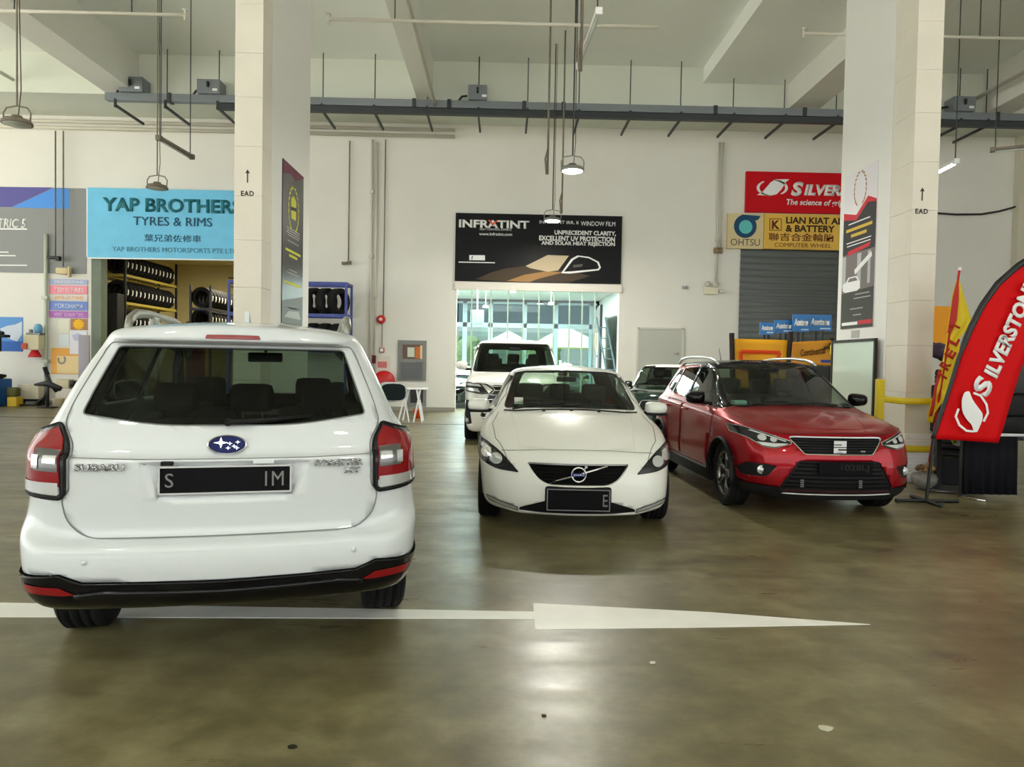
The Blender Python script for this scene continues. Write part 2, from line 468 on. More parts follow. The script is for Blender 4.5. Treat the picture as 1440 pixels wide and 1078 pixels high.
def wing_mirror(root, x, y, z, m, w=.24, h=.15, d=.12, s=1, arm=.1, gm=None):
    bm = BM(); n = 16
    prof = [(.0, -.5), (.72, -.46), (.98, -.2), (1, .15), (.9, .38), (.6, .5), (0, .52)]
    # housing: rounded shell, flat at the rear
    rings = []
    for i, (t, sc) in enumerate([(0, .93), (.15, 1.0), (.45, .97), (.75, .8), (.93, .5), (1.0, .15)]):
        ring = []
        for k in range(n):
            a = 2*PI*k/n; ca, sa = math.cos(a), math.sin(a)
            px = math.copysign(abs(ca)**.6, ca)*w/2*sc; pz = math.copysign(abs(sa)**.6, sa)*h/2*sc*(1-.15*ca*s)
            ring.append(bm.verts.new((x+s*(arm+w/2)+px, y+t*d, z+pz)))
        rings.append(ring)
    for A, B in zip(rings, rings[1:]):
        for k in range(n): bm.faces.new((A[k], A[(k+1) % n], B[(k+1) % n], B[k]))
    bm.faces.new(rings[-1]); bm.faces.new(rings[0][::-1])
    bmesh.ops.recalc_face_normals(bm, faces=bm.faces)
    o = obj('wing_mirror', bm, m, root, True)
    b = BM(); vs = [(px*.86, pz*.84) for px, pz in [(math.copysign(abs(math.cos(2*PI*k/n))**.6, math.cos(2*PI*k/n))*w/2, math.copysign(abs(math.sin(2*PI*k/n))**.6, math.sin(2*PI*k/n))*h/2) for k in range(n)]]
    prism(b, [(x+s*(arm+w/2)+a, z+c) for a, c in vs], y-.004, y+.004, 'xz'); obj('mirror_glass', b, gm or M_MIRROR, o)
    b = BM(); tube(b, [(x-s*.05, y+.03, z-h*.42), (x+s*(arm+.04), y+.05, z-h*.40)], .03, 8, flat=(1, .7)); obj('mirror_arm', b, M_PLAST, o, True)
    return o
PF_T = .005
def plate(root, x, y, z, w, h, face, chars, frame=None, dim=False):
    # face: -1 looks to -y (rear), +1 looks to +y (front)
    bm = BM(); box(bm, (0, 0, 0), (w, .012, h), .004); o = obj('number_plate', bm, M_PLATE, root, loc=(x, y, z), rot=(0, 0, 0 if face < 0 else PI))
    if frame:
        b = BM(); t = PF_T
        for lo, hi in (((-w/2-t, -.012, -h/2-t), (w/2+t, .004, -h/2+t*.6)), ((-w/2-t, -.012, h/2-t*.6), (w/2+t, .004, h/2+t)), ((-w/2-t, -.012, -h/2), (-w/2+t*.6, .004, h/2)), ((w/2-t*.6, -.012, -h/2), (w/2+t, .004, h/2))): b2(b, lo, hi)
        obj('plate_frame', b, frame, o)
    for (s, cx, cw, ch) in chars: text(s, o, (cx, -.007, 0), cw, ch, M_PLTXTD if dim else M_PLTXT, ext=.001, name='plate_characters')
    return o
# ============================================================ white SUV, seen from behind
def build_suv():
    root = thing('car', 'white SUV seen from behind, roof rails, black number plate, nearest car to the viewer', 'car', (-1.204, 3.20, 0), R(14.3))
    ys = [.24, .62, 1.02, 1.45, 2.25, 2.75, 3.35, 3.68, 4.05, 4.38]
    K = lambda *a: list(a)
    lv = [
     dict(r=(.30, .33, .66), f=(4.45, .25, .66), z=.25, w=.68),
     dict(r=(.10, .35, .74), f=(4.54, .22, .70), z=K((.25, .345), (.6, .30), (1.4, .24), (4.2, .21)), w=K((.2, .80), (.6, .84), (4, .84))),
     dict(r=(.03, .43, .78), f=(4.62, .42, .72), z=.44, w=K((.2, .865), (.6, .885), (4, .885))),
     dict(r=(.0, .56, .785), f=(4.64, .58, .70), z=.58, w=K((.2, .885), (.6, .90), (4, .90))),
     dict(r=(.012, .645, .78), f=(4.62, .72, .68), z=.69, w=.897),
     dict(r=(.098, .668, .76), f=(4.60, .82, .66), z=.78, w=K((.2, .87), (.6, .895), (4, .89))),
     dict(r=(.07, .86, .765), f=(4.57, .90, .64), z=.92, w=K((.2, .855), (.6, .885), (3.6, .885), (4.3, .85))),
     dict(r=(.055, 1.015, .765), f=(4.53, .94, .62), z=K((.2, 1.04), (3.3, 1.02), (4.3, .93)), w=K((.2, .845), (.6, .875), (3.6, .86), (4.3, .82))),
     dict(r=(.10, 1.03, .76), f=(4.50, .96, .60), z=K((.2, 1.10), (3.3, 1.07), (4.3, .965)), w=K((.2, .83), (.6, .86), (3.6, .82), (4.3, .76))),
     dict(r=(.13, 1.15, .72), f=(4.47, .975, .56), z=K((.2, 1.19), (3.3, 1.10), (4.3, .985)), w=K((.3, .765), (.7, .805), (3, .80), (3.4, .74), (4.3, .66))),
     dict(r=(.235, 1.34, .645), f=(4.45, .985, .52), z=K((.2, 1.40), (2.75, 1.40), (3.35, 1.115), (4.3, .995)), w=K((.4, .69), (2.7, .72), (3.35, .71), (4.3, .62)), o={6: (2.93, 1.37, .715)}),
     dict(r=(.39, 1.52, .565), f=(4.43, .99, .48), z=K((.5, 1.54), (1.5, 1.58), (2.7, 1.555), (3.35, 1.12), (4.3, 1.0)), w=K((.6, .625), (2.7, .64), (3.35, .69), (4.3, .58)), o={6: (2.66, 1.55, .635)}),
     dict(r=(.315, 1.545, .545), f=(4.42, .993, .45), z=K((.5, 1.585), (1.5, 1.625), (2.7, 1.59), (3.35, 1.125), (4.3, 1.003)), w=K((.6, .59), (2.7, .60), (3.35, .67), (4.3, .55)), o={6: (2.60, 1.585, .60)}),
     dict(r=(.33, 1.585, .50), f=(4.41, .995, .42), z=K((.5, 1.605), (1.5, 1.645), (2.7, 1.605), (3.35, 1.13), (4.3, 1.005)), w=K((.6, .535), (2.7, .55), (3.35, .65), (4.3, .52)), o={6: (2.55, 1.605, .55), 7: (3.38, 1.13, .64)}),
    ]
    crown = [(.032, 0), (.035, 0), (.04, 0), (.045, 0), (.045, 0), (.045, 0), (.045, .05), (.03, .10), (.04, .05), (.035, .04), (.03, .02), (.02, 0)]
    bm = body_mesh(ys, lv, .075, .16, crown, crease_lv={4: .3, 7: .35, 9: .5, 13: .2}, crease_st={6: .4, 7: .7},
                   crease_end={(0, 4): .85, (0, 5): .9, (0, 7): .75, (0, 8): .5, (0, 11): .7, (0, 12): .7, (0, 13): .5, (0, 3): .2})
    c = Car(root, bm, M_WHITE)
    arches(c, 1.02, 3.66, .385, .345)
    # tail lamps, wrapping around the corners
    lamp = rpoly([(.652, .872), (.672, .845), (.90, .862), (.90, 1.085), (.80, 1.125), (.69, 1.165), (.648, 1.08)], [.01, .01, 0, 0, .01, .02, .02])
    for s in (1, -1):
        P = lamp if s > 0 else mir(lamp)
        o, k = c.panel('tail_lamp', P, 'rear', M_LDARK, push=.012, thr=.03, gap=M_GASKET, gapr=.006, label='red and clear tail lamp in black surround')
        sub = [('lamp_lens', M_LRED, [(.672, .905), (.90, .915), (.90, 1.08), (.80, 1.112), (.70, 1.148), (.672, 1.10)]),
               ('reversing_lens', M_LCLR, [(.672, .872), (.684, .862), (.90, .878), (.90, .910), (.672, .90)])]
        for nm, mm, pp in sub:
            q = pp if s > 0 else mir(pp); kk = k.copy(); fs = cut(kk, q, 'rear', .03)
            if fs: obj(nm, take(kk, fs, .006), mm, o, True)
            kk.free()
        for nm, mm, pp, pu in (('lamp_inner', M_GREYMET, [(.676, .965), (.78, .97), (.78, 1.055), (.676, 1.052)], .011), ('lamp_reflector', M_LCLR, [(.68, 1.0), (.735, 1.003), (.735, 1.027), (.68, 1.025)], .015), ('lamp_reflector', M_LCLR, [(.755, .98), (.785, .981), (.785, 1.03), (.755, 1.03)], .015), ('reversing_lens', M_LCLR, [(.676, .866), (.89, .880), (.89, .925), (.676, .918)], .010)):
            q = pp if s > 0 else mir(pp); kk = k.copy(); fs = cut(kk, q, 'rear', .03)
            if fs: obj(nm, take(kk, fs, pu), mm, o, True)
            kk.free()
    # black lower bumper, reflectors
    low = [(-.95, .515), (-.66, .535), (-.57, .498), (0, .488), (.57, .498), (.66, .535), (.95, .515), (.95, .28), (-.95, .28)]
    o, k = c.panel('lower_bumper', low, 'rear', M_BLACKP, push=.012, thr=.0, rng=lambda p: p.y < .62)
    for s in (1, -1):
        pp = [(.60, .445), (.64, .440), (.82, .447), (.83, .485), (.66, .478)]; q = pp if s > 0 else mir(pp)
        kk = k.copy(); fs = cut(kk, q, 'rear', .03)
        if fs: obj('bumper_reflector', take(kk, fs, .004), M_LRED, o, True, label='red bumper reflector')
        kk.free()
    c.ribbon('chrome_strip', [(-.83, .513), (-.66, .530), (-.57, .494), (0, .484), (.57, .494), (.66, .530), (.83, .513)], 'rear', .006, M_BLACKP, out=.012)
    c.ribbon('diffuser_step', [(-.60, .44), (-.5, .452), (0, .44), (.5, .452), (.60, .44)], 'rear', .016, M_BLACKP, out=.012)
    # tailgate with its window
    gl = rpoly([(-.617, 1.205), (-.30, 1.158), (.30, 1.158), (.617, 1.205), (.52, 1.505), (.50, 1.513), (-.50, 1.513), (-.52, 1.505)], [.02, .12, .12, .02, .03, .03, .03, .03])
    c.panel('rear_window', gl, 'rear', M_GTINT, push=-.006, gap=M_GASKET, gapr=.005)
    gate = rpoly([(-.575, .668), (.575, .668), (.655, .74), (.672, .84), (.640, .88), (.636, 1.08), (.685, 1.17), (.665, 1.25), (.575, 1.50), (.55, 1.53), (-.55, 1.53), (-.575, 1.50), (-.665, 1.25), (-.685, 1.17), (-.636, 1.08), (-.640, .88), (-.672, .84), (-.655, .74)],
                 [.08, .08, .05, .02, .02, .02, .03, .03, .03, .02, .02, .03, .03, .03, .02, .02, .02, .05])
    fs = cut(c.bm, gate, 'rear', .02); tb = take(c.bm, fs, 0)
    # plate recess in the tailgate
    rec = [(-.362, 1.004), (-.29, .835), (.29, .835), (.362, 1.004)]
    fs = cut(tb, rec, 'rear', .1)
    if fs:
        bmesh.ops.inset_region(tb, faces=fs, thickness=.014, depth=-.03, use_even_offset=True)
    g = rim(tb, .0035)
    og = obj('tailgate', tb, M_WHITE, root, True); thick(og, .012, -1, M_INNER)
    obj('seam', g, M_GAPW, og)
    c.ribbon('tailgate_crease', [(-.63, 1.022), (-.36, 1.016), (.36, 1.016), (.63, 1.022)], 'rear', .003, M_GAPW, out=.0, parent=og)
    h, nn = c.hit(0, 1.073, 'rear')
    bm = BM(); prism(bm, ell(0, 0, .081, .042, 36), -.012, .01); e = obj('emblem', bm, mat('dark blue enamel', W(14, 26, 84), .3, spec=.15), og, loc=h, rot=(R(-12), 0, 0))
    bm = BM(); n = 40; tube(bm, [(.081*math.cos(2*PI*k/n), -.013, .042*math.sin(2*PI*k/n)) for k in range(n+1)], .003, 6, caps=False)
    def star(cx, cz, r):
        P = []
        for k in range(8):
            a = PI/2*0+k*PI/4; q = r if k % 2 == 0 else r*.3; P.append((cx+q*math.cos(a)*1.25, cz+q*math.sin(a)))
        prism(bm, P, -.016, -.011)
    star(-.026, .008, .026)
    for a, b in ((.012, .004), (.045, .010), (.03, -.008), (.005, -.016), (.042, -.016)): star(a, b, .010)
    obj('emblem_stars', bm, M_CHROME, e)
    for s_, x, z, w, hh in (('SUBARU', -.51, .985, .20, .030), ('FORESTER', .49, .990, .22, .030), ('XT', .55, .952, .075, .026)):
        h, nn = c.hit(x, z, 'rear'); text(s_, og, (x, h.y-.006, z), w, hh, mat('badge silver', (.42, .42, .43), .25, metal=.8), bold=.012, ext=.012, rotz=math.atan2(nn.x, -nn.y), name='badge_lettering')
    h, nn = c.hit(0, .92, 'rear')
    plate(og, 0, h.y+.018, .922, .55, .116, -1, [('S', -.235, .034, .062), ('1M', .205, .080, .066)], frame=M_CHROME)
    bm = BM(); box(bm, (-.24, .062, 1.0), (.05, .03, .018), .004); obj('rear_camera', bm, M_PLAST, og)
    bm = BM(); box(bm, (.16, .062, 1.0), (.09, .03, .014), .004); obj('release_handle', bm, M_WHITE, og)
    # high brake lamp under the spoiler lip
    o, k = c.panel('brake_lamp', rpoly([(-.125, 1.552), (.125, 1.552), (.118, 1.572), (-.118, 1.572)], .006), 'rear', M_LRED, push=.004, thr=-.2, label='red high-level brake lamp')
    for s in (-1, 1):
        for x in (.56,):
            h, nn = c.hit(s*x, .587, 'rear')
            bm = BM(); cyl(bm, h-nn*.005, h+nn*.004, .013, 16); obj('parking_sensor', bm, M_WHITE, root, True)
    # side windows
    q = rpoly([(.52, 1.22), (1.10, 1.20), (1.12, 1.50), (.78, 1.49)], .04); rd = rpoly([(1.16, 1.20), (2.05, 1.185), (2.05, 1.535), (1.18, 1.505)], .04); fd = rpoly([(2.13, 1.185), (3.12, 1.165), (2.62, 1.51), (2.13, 1.535)], .04)
    for v in ('left', 'right'):
        for nm, pp, mm in (('quarter_window', q, M_GTINT), ('rear_door_window', rd, M_GTINT), ('front_door_window', fd, M_GSIDE)):
            c.panel(nm, pp, v, mm, push=-.006, gap=M_GASKET, thr=.2, gapr=.004)
        for nm, pp in (('rear_door', rpoly([(1.22, .42), (2.09, .42), (2.09, 1.575), (1.20, 1.55), (1.10, 1.2), (1.42, .75)], .05)), ('front_door', rpoly([(2.10, .42), (3.14, .42), (3.26, .9), (3.22, 1.15), (2.66, 1.545), (2.10, 1.575)], .05))):
            c.panel(nm, pp, v, M_WHITE, push=0, gap=M_GAPW, thr=.2, thick_=.012)
        s = 1 if v == 'right' else -1
        for y in (1.35, 2.25):
            h, nn = c.hit(y, .98, v); bm = BM(); tube(bm, [(h.x, y-.02, .98), (h.x+s*.035, y+.02, .985), (h.x+s*.035, y+.14, .985), (h.x, y+.18, .98)], .013, 8); obj('door_handle', bm, M_WHITE, root, True)
        wing_mirror(root, s*.86, 2.98, 1.19, M_WHITE, w=.25, h=.175, s=s, arm=.05, gm=mat('dark reflection mirror glass', (.002, .010, .009), .3, spec=.12))  # dark reflection painted into this mirror's colour
    # windscreen, front end
    ws = rpoly([(-.69, 1.15), (.69, 1.15), (.585, 1.575), (-.585, 1.575)], .06)
    c.panel('windscreen', ws, 'front', M_GCLEAR, push=-.006, gap=M_GASKET, thr=.2, rng=lambda p: p.y > 2.4, gapr=.005)
    for s in (1, -1):
        P = [(.45, .76), (.86, .80), (.86, .92), (.55, .87)]; P = P if s > 0 else mir(P)
        c.panel('headlamp', P, 'front', M_LCLR, push=.004, thr=.06, gap=M_GASKET)
    c.panel('grille', rpoly([(-.40, .70), (.40, .70), (.43, .86), (-.43, .86)], .03), 'front', M_BLACKP, push=-.01, gap=M_CHROME)
    c.panel('lower_grille', rpoly([(-.5, .34), (.5, .34), (.45, .55), (-.45, .55)], .03), 'front', M_PLAST, push=-.01)
    # roof rails and fin
    for s in (-1, 1):
        bm = BM(); P = [(s*.545, .72, 1.60), (s*.552, .80, 1.655), (s*.556, .95, 1.692), (s*.558, 1.25, 1.708), (s*.560, 2.1, 1.705), (s*.562, 2.5, 1.67), (s*.562, 2.62, 1.615)]
        tube(bm, P, [.022, .026, .024, .021, .021, .024, .02], 10, flat=(.8, 1.1))
        for y in (1.42,): box(bm, (s*.555, y, 1.665), (.03, .16, .07), .01)
        obj('roof_rail', bm, mat('dull silver rail', W(150, 150, 140), .4, metal=.6), root, True)
    bm = BM(); prism(bm, [(1.05, 1.655), (1.22, 1.66), (1.07, 1.725), (1.05, 1.73)], -.012, .012, 'yz'); obj('shark_fin_antenna', bm, M_WHITE, root)
    # cabin
    interior(root, .45, 3.2, .74, .32, 1.30, 2.12, 3.02, .40, 1.04)
    bm = BM(); b2(bm, (-.72, .25, .60), (.72, 1.2, .64)); b2(bm, (-.66, .22, .64), (.66, .3, .85)); obj('boot_floor', bm, M_INNER, root)
    bm = BM(); box(bm, (0, 2.70, 1.47), (.26, .03, .075), .02); cyl(bm, (0, 2.72, 1.49), (0, 2.80, 1.56), .012, 8); obj('rear_view_mirror', bm, M_PLAST, root)
    # under the bumper
    bm = BM(); box(bm, (0, .55, .36), (.95, .22, .16), .06); obj('silencer', bm, M_GREYMET, root, True)
    for s in (-1, 1):
        bm = BM(); lathe(bm, [(.034, 0), (.034, .16), (.028, .16), (.028, 0)], 'y', 20, c=(s*.50, .30, .34), closed=True); obj('tailpipe', bm, M_GREYMET, root, True)
    bm = BM(); cyl(bm, (-.7, 1.02, .33), (.7, 1.02, .33), .05, 12); box(bm, (0, 1.02, .33), (.26, .3, .2), .06); obj('rear_axle', bm, M_PLAST, root, True)
    c.finish()
    wheels(root, 1.02, 3.66, .775, r=.345, w=.225, rr=.215, spokes=5)
    # rear wiper and plate lamp step
    bm = BM(); h, _ = c.hit(0, 1.175, 'rear'); h2, _ = c.hit(.36, 1.20, 'rear')
    cyl(bm, (0, h.y-.03, 1.172), (0, h.y+.02, 1.172), .016, 12); tube(bm, [(0, h.y-.03, 1.172), (.16, h.y-.022, 1.185), (.36, h2.y-.012, 1.20)], [.009, .007, .004], 6)
    obj('rear_wiper', bm, M_PLAST, root, True)
    return root
# ============================================================ the other cars (all face the viewer)
def sides(c, wins, doors, paint, gap, thr=.2):
    for v in ('left', 'right'):
        for nm, pp, mm in wins: c.panel(nm, pp, v, mm, push=-.006, gap=M_GASKET, thr=thr, gapr=.004)
        for nm, pp in doors: c.panel(nm, pp, v, paint, push=0, gap=gap, thr=thr, thick_=.012)
def handles(c, ys, z, m):
    for v in ('left', 'right'):
        s = 1 if v == 'right' else -1
        for y in ys:
            h, nn = c.hit(y, z, v)
            if h is None: continue
            bm = BM(); tube(bm, [(h.x, y-.02, z), (h.x+s*.035, y+.02, z+.005), (h.x+s*.035, y+.14, z+.005), (h.x, y+.18, z)], .012, 8); obj('door_handle', bm, m, c.root, True)
def sub_lens(k, root, items, s):
    for nm, mm, pp, pu in items:
        q = pp if s > 0 else mir(pp); kk = k.copy(); fs = cut(kk, q, 'front', .02)
        if fs: obj(nm, take(kk, fs, pu), mm, root, True)
        kk.free()
def bulb(root, c, x, z, r, view='front', push=.0, m=None):
    h, nn = c.hit(x, z, view)
    if h is None: return
    bm = BM(); lathe(bm, [(0, .012), (r*.55, .010), (r*.6, .0), (r, .006), (r*1.08, -.004), (r, -.02), (0, -.02)], 'y', 20, c=(h.x, h.y+push, h.z)); return obj('lamp_bulb', bm, m or M_LCLR, root, True)
def hexmesh(bm, w, h, z0, y, step=.03):
    pass

def build_hatch():
    root = thing('car', 'white hatchback facing the viewer with blue round badge on a diagonal grille bar', 'car', (.66, 6.10+.0, 0), R(178.5))
    # built with its nose at the origin's far end: y = 0 rear, 4.37 nose
    L = 4.37
    ys = [.22, .48, .84, 1.25, 1.95, 2.26, 3.05, 3.49, 3.85, 4.10]
    lv = [
     dict(r=(.30, .30, .62), f=(4.18, .20, .56), z=.20, w=.66),
     dict(r=(.12, .30, .70), f=(4.30, .165, .60), z=.185, w=K_((.2, .78), (.6, .83), (3.5, .83), (4.1, .78))),
     dict(r=(.03, .42, .74), f=(4.36, .26, .62), z=K_((.3, .42), (1, .33), (3.5, .32), (4.1, .27)), w=K_((.2, .84), (.6, .885), (3.5, .885), (4.1, .80))),
     dict(r=(.0, .56, .75), f=(4.365, .42, .62), z=K_((.3, .56), (1, .50), (4.1, .44)), w=K_((.2, .85), (.6, .90), (3.5, .90), (4.1, .805))),
     dict(r=(.03, .70, .74), f=(4.335, .57, .61), z=K_((.3, .70), (1, .64), (4.1, .59)), w=K_((.2, .85), (.6, .90), (3.5, .905), (4.1, .80))),
     dict(r=(.05, .82, .73), f=(4.29, .66, .59), z=K_((.3, .82), (1, .78), (3.5, .72), (4.1, .68)), w=K_((.2, .84), (.6, .90), (3.5, .905), (3.85, .875), (4.1, .775))),
     dict(r=(.08, .95, .71), f=(4.25, .70, .56), z=K_((.3, .96), (2, .90), (3.0, .88), (3.49, .835), (3.85, .785), (4.1, .73)), w=K_((.2, .82), (.6, .885), (3.0, .885), (3.49, .86), (3.85, .80), (4.1, .69))),
     dict(r=(.14, 1.03, .66), f=(4.22, .715, .53), z=K_((.3, 1.04), (2, .98), (3.05, .945), (3.49, .885), (3.85, .82), (4.1, .75)), w=K_((.3, .75), (.7, .82), (3.05, .80), (3.49, .77), (3.85, .71), (4.1, .62))),
     dict(r=(.28, 1.20, .58), f=(4.20, .722, .49), z=K_((.5, 1.20), (2.3, 1.17), (3.05, .965), (3.49, .91), (3.85, .84), (4.1, .76)), w=K_((.5, .68), (2.3, .745), (3.05, .745), (3.49, .70), (4.1, .57)), o={6: (2.62, 1.15, .745)}),
     dict(r=(.40, 1.33, .52), f=(4.19, .727, .45), z=K_((.5, 1.33), (1.6, 1.385), (2.3, 1.345), (3.05, .975), (3.49, .92), (3.85, .85), (4.1, .765)), w=K_((.5, .58), (2.3, .645), (3.05, .70), (3.49, .64), (4.1, .52)), o={6: (2.32, 1.345, .635)}),
     dict(r=(.36, 1.36, .47), f=(4.18, .73, .40), z=K_((.5, 1.36), (1.6, 1.42), (2.3, 1.375), (3.05, .985), (3.49, .93), (3.85, .86), (4.1, .77)), w=K_((.5, .51), (2.3, .565), (3.05, .66), (3.49, .58), (4.1, .46)), o={6: (2.24, 1.375, .565), 7: (3.04, .985, .66)}),
    ]
    crown = [(.03, 0), (.035, 0), (.04, 0), (.045, 0), (.045, 0), (.045, 0), (.04, .04), (.03, .14), (.045, .10), (.045, .06), (.03, .03), (.02, 0)]
    bm = body_mesh(ys, lv, .10, .13, crown, crease_lv={6: .35, 7: .4, 10: .2}, crease_st={6: .35, 7: .65}, crease_end={(11, 1): .4, (11, 6): .2})
    bmesh.ops.translate(bm, vec=(0, -L, 0), verts=bm.verts)
    sh = lambda P: [(a-L, b) for a, b in P]
    c = Car(root, bm, M_WHITE2)
    arches(c, .84-L, 3.49-L, .345, .315)
    hl = rpoly([(.90, .768), (.80, .755), (.69, .70), (.60, .625), (.505, .53), (.70, .545), (.87, .60), (.90, .63)], [0, .03, .05, .05, .01, .05, .03, 0])
    for s in (1, -1):
        P = hl if s > 0 else mir(hl)
        o, k = c.panel('headlamp', P, 'front', M_LDARK, push=.003, thr=.04, gap=M_GASKET, label='dark headlamp with bright reflectors')
        sub_lens(k, o, [('lamp_lens', mat('dark lamp interior', (.05, .052, .055), .2, metal=.5, coat=.3), rpoly([(.88, .75), (.80, .74), (.69, .685), (.62, .61), (.72, .58), (.87, .63)], .03), .005), ('lamp_reflector', M_LCLR, ell(.70, .625, .055, .045), .012), ('lamp_reflector', M_LCLR, ell(.79, .665, .05, .04), .012), ('turn_signal', M_LCLR, rpoly([(.86, .74), (.80, .73), (.74, .695), (.80, .69), (.86, .71)], .01), .009)], s)
    gr = rpoly([(-.435, .615), (-.40, .555), (-.34, .48), (-.25, .437), (.25, .437), (.34, .48), (.40, .555), (.435, .615)], [.02, .03, .06, .08, .08, .06, .03, .02])
    o, k = c.panel('grille', gr, 'front', mat('black grille mesh', (.006, .006, .006), .7, spec=.05), push=-.02, gap=M_SILVER, gapr=.005)
    bm = BM(); 
    for zz in (.47, .50, .53, .56, .59):
        w_ = .27+(zz-.44)*.9; h, _ = c.hit(0, zz, 'front'); h2, _ = c.hit(w_*.95, zz, 'front')
        tube(bm, [(-w_*.95, h2.y-.018, zz), (-w_*.5, (h.y*2+h2.y)/3-.012, zz), (0, h.y-.012, zz), (w_*.5, (h.y*2+h2.y)/3-.012, zz), (w_*.95, h2.y-.018, zz)], .006, 6)
    obj('grille_bars', bm, mat('black grille mesh', (.006, .006, .006), .7, spec=.05), o, True)
    y0 = c.hit(0, .53, 'front')[0].y
    bm = BM(); tube(bm, [(.245, y0-.025, .452), (0, y0+.012, .53), (-.245, y0-.025, .602)], .009, 8, flat=(.6, 1)); obj('diagonal_bar', bm, M_CHROME, o, True)
    bm = BM(); lathe(bm, [(.052, 0), (.066, 0), (.066, .012), (.060, .018), (.052, .012)], 'y', 36, c=(0, y0+.008, .532), closed=True)
    tube(bm, [(-.042, y0+.016, .577), (-.066, y0+.016, .600)], .007, 6); tube(bm, [(-.050, y0+.016, .602), (-.068, y0+.016, .602), (-.068, y0+.016, .584)], .006, 6)
    e = obj('emblem', bm, M_CHROME, o, True)
    bm = BM(); box(bm, (0, y0+.024, .532), (.118, .006, .026), .002); obj('emblem_band', bm, mat('blue enamel', W(24, 44, 130), .3, spec=.2), e)
    text('VOLVO', e, (0, y0+.028, .532), .092, .016, M_CHROME, bold=.02, ext=.002, rotz=PI, name='emblem_lettering')
    lg = rpoly([(-.50, .205), (-.49, .232), (-.27, .305), (.27, .305), (.49, .232), (.50, .205), (.3, .193), (-.3, .193)], .015)
    c.panel('lower_grille', lg, 'front', M_PLAST, push=-.018, gap=M_GASKET)
    dr = [(.505, .20), (.76, .262), (.785, .30), (.76, .297), (.51, .232)]
    for s in (1, -1):
        c.panel('daytime_lamp', dr if s > 0 else mir(dr), 'front', M_LCLR, push=.004, gap=M_GASKET, thr=.05)
    yp = c.hit(0, .36, 'front')[0].y
    pl = plate(root, -.0, yp+.012, .322, .52, .172, 1, [('E', .225, .04, .10)], frame=M_GREYMET)
    bm = BM(); box(bm, (0, yp-.02, .33), (.56, .05, .20), .03); obj('plate_carrier', bm, M_PLAST, root, True)
    c.ribbon('bonnet_seam', [(-.66, .695), (-.56, .700), (-.3, .716), (0, .722), (.3, .716), (.56, .700), (.66, .695)], 'front', .004, M_GAPW)
    for s in (-1, 1):
        c.ribbon('bonnet_seam', sh_xy([(s*.60, 4.18), (s*.72, 3.9), (s*.765, 3.5), (s*.72, 3.15)], L), 'top', .004, M_GAPW)
        c.ribbon('bonnet_crease', sh_xy([(s*.50, 4.16), (s*.52, 3.9), (s*.56, 3.5), (s*.6, 3.2)], L), 'top', .005, M_WHITE2, out=-.002)
    # glass
    ws = rpoly([(-.675, 1.003), (0, 1.025), (.675, 1.003), (.575, 1.352), (.45, 1.375), (0, 1.39), (-.45, 1.375), (-.575, 1.352)], [.05, .3, .05, .04, .05, .2, .05, .04])
    c.panel('windscreen', ws, 'front', M_GCLEAR, push=-.006, gap=M_GASKET, thr=.2, rng=lambda p: p.y > 2.1-L and p.y < 3.35-L, gapr=.007)
    bm = BM(); P = []
    for k in range(13):
        x = -.66+1.32*k/12; h, nn = c.hit(x, 3.14-L+.10*(1-(x/.66)**2), 'top')
        if h: P.append(h+V((0, 0, .003)))
    tube(bm, P, .028, 6, flat=(1, .25)); obj('cowl_panel', bm, M_PLAST, root, True)
    bm = BM()
    for x0, x1 in ((.10, -.50), (.58, .06)):
        a, _ = c.hit(x0, 3.12-L+.05, 'top'); b, _ = c.hit(x1, 3.02-L+.10*(1-(x1/.66)**2), 'top'); tube(bm, [a+V((0, 0, .02)), (a+b)/2+V((0, 0, .035)), b+V((0, 0, .02))], .009, 6)
    obj('windscreen_wipers', bm, M_PLAST, root, True)
    for x in (.27, 0, -.27):
        h, nn = c.hit(x, 3.30-L, 'top'); bm = BM(); box(bm, h+V((0, 0, .006)), (.03, .03, .012), .004); obj('washer_jet', bm, M_PLAST, root)
    rw = rpoly([(-.58, 1.06), (.58, 1.06), (.47, 1.34), (-.47, 1.34)], .05)
    c.panel('rear_window', rw, 'rear', M_GCLEAR, push=-.006, gap=M_GASKET, thr=.1, rng=lambda p: p.y < .7-L)
    wins = [('rear_door_window', sh(rpoly([(.85, 1.10), (1.78, 1.03), (1.78, 1.335), (1.25, 1.32)], .05)), M_GSIDE), ('front_door_window', sh(rpoly([(1.86, 1.03), (2.92, .995), (2.36, 1.315), (1.86, 1.335)], .05)), M_GSIDE)]
    doors = [('rear_door', sh(rpoly([(1.15, .30), (1.81, .30), (1.81, 1.37), (1.2, 1.35), (.80, 1.1), (1.2, .72)], .05))), ('front_door', sh(rpoly([(1.82, .30), (2.92, .30), (3.05, .9), (2.98, 1.0), (2.38, 1.345), (1.82, 1.37)], .05)))]
    sides(c, wins, doors, M_WHITE2, M_GAPW); handles(c, (1.12-L, 1.92-L), .88, M_WHITE2)
    for s in (-1, 1):
        bm_ = wing_mirror(root, s*.80, 2.62-L, 1.005, M_WHITE2, w=.235, h=.135, d=.14, s=s, arm=.03)
        b = BM(); box(b, (s*(.80+.03+.117), 2.62-L+.06, .945), (.21, .12, .03), .012); obj('mirror_base', b, M_PLAST, bm_, True)
        c.panel('tail_lamp', [(s*.5, .62), (s*.8, .62), (s*.8, 1.0), (s*.62, 1.05)] if s > 0 else [(.62*s, 1.05), (.8*s, 1.0), (.8*s, .62), (.5*s, .62)], 'rear', M_LRED, push=.004, thr=.04)
    bm = BM(); prism(bm, [(1.0-L, 1.43), (1.16-L, 1.44), (1.02-L, 1.50)], -.014, .014, 'yz'); obj('shark_fin_antenna', bm, M_WHITE2, root)
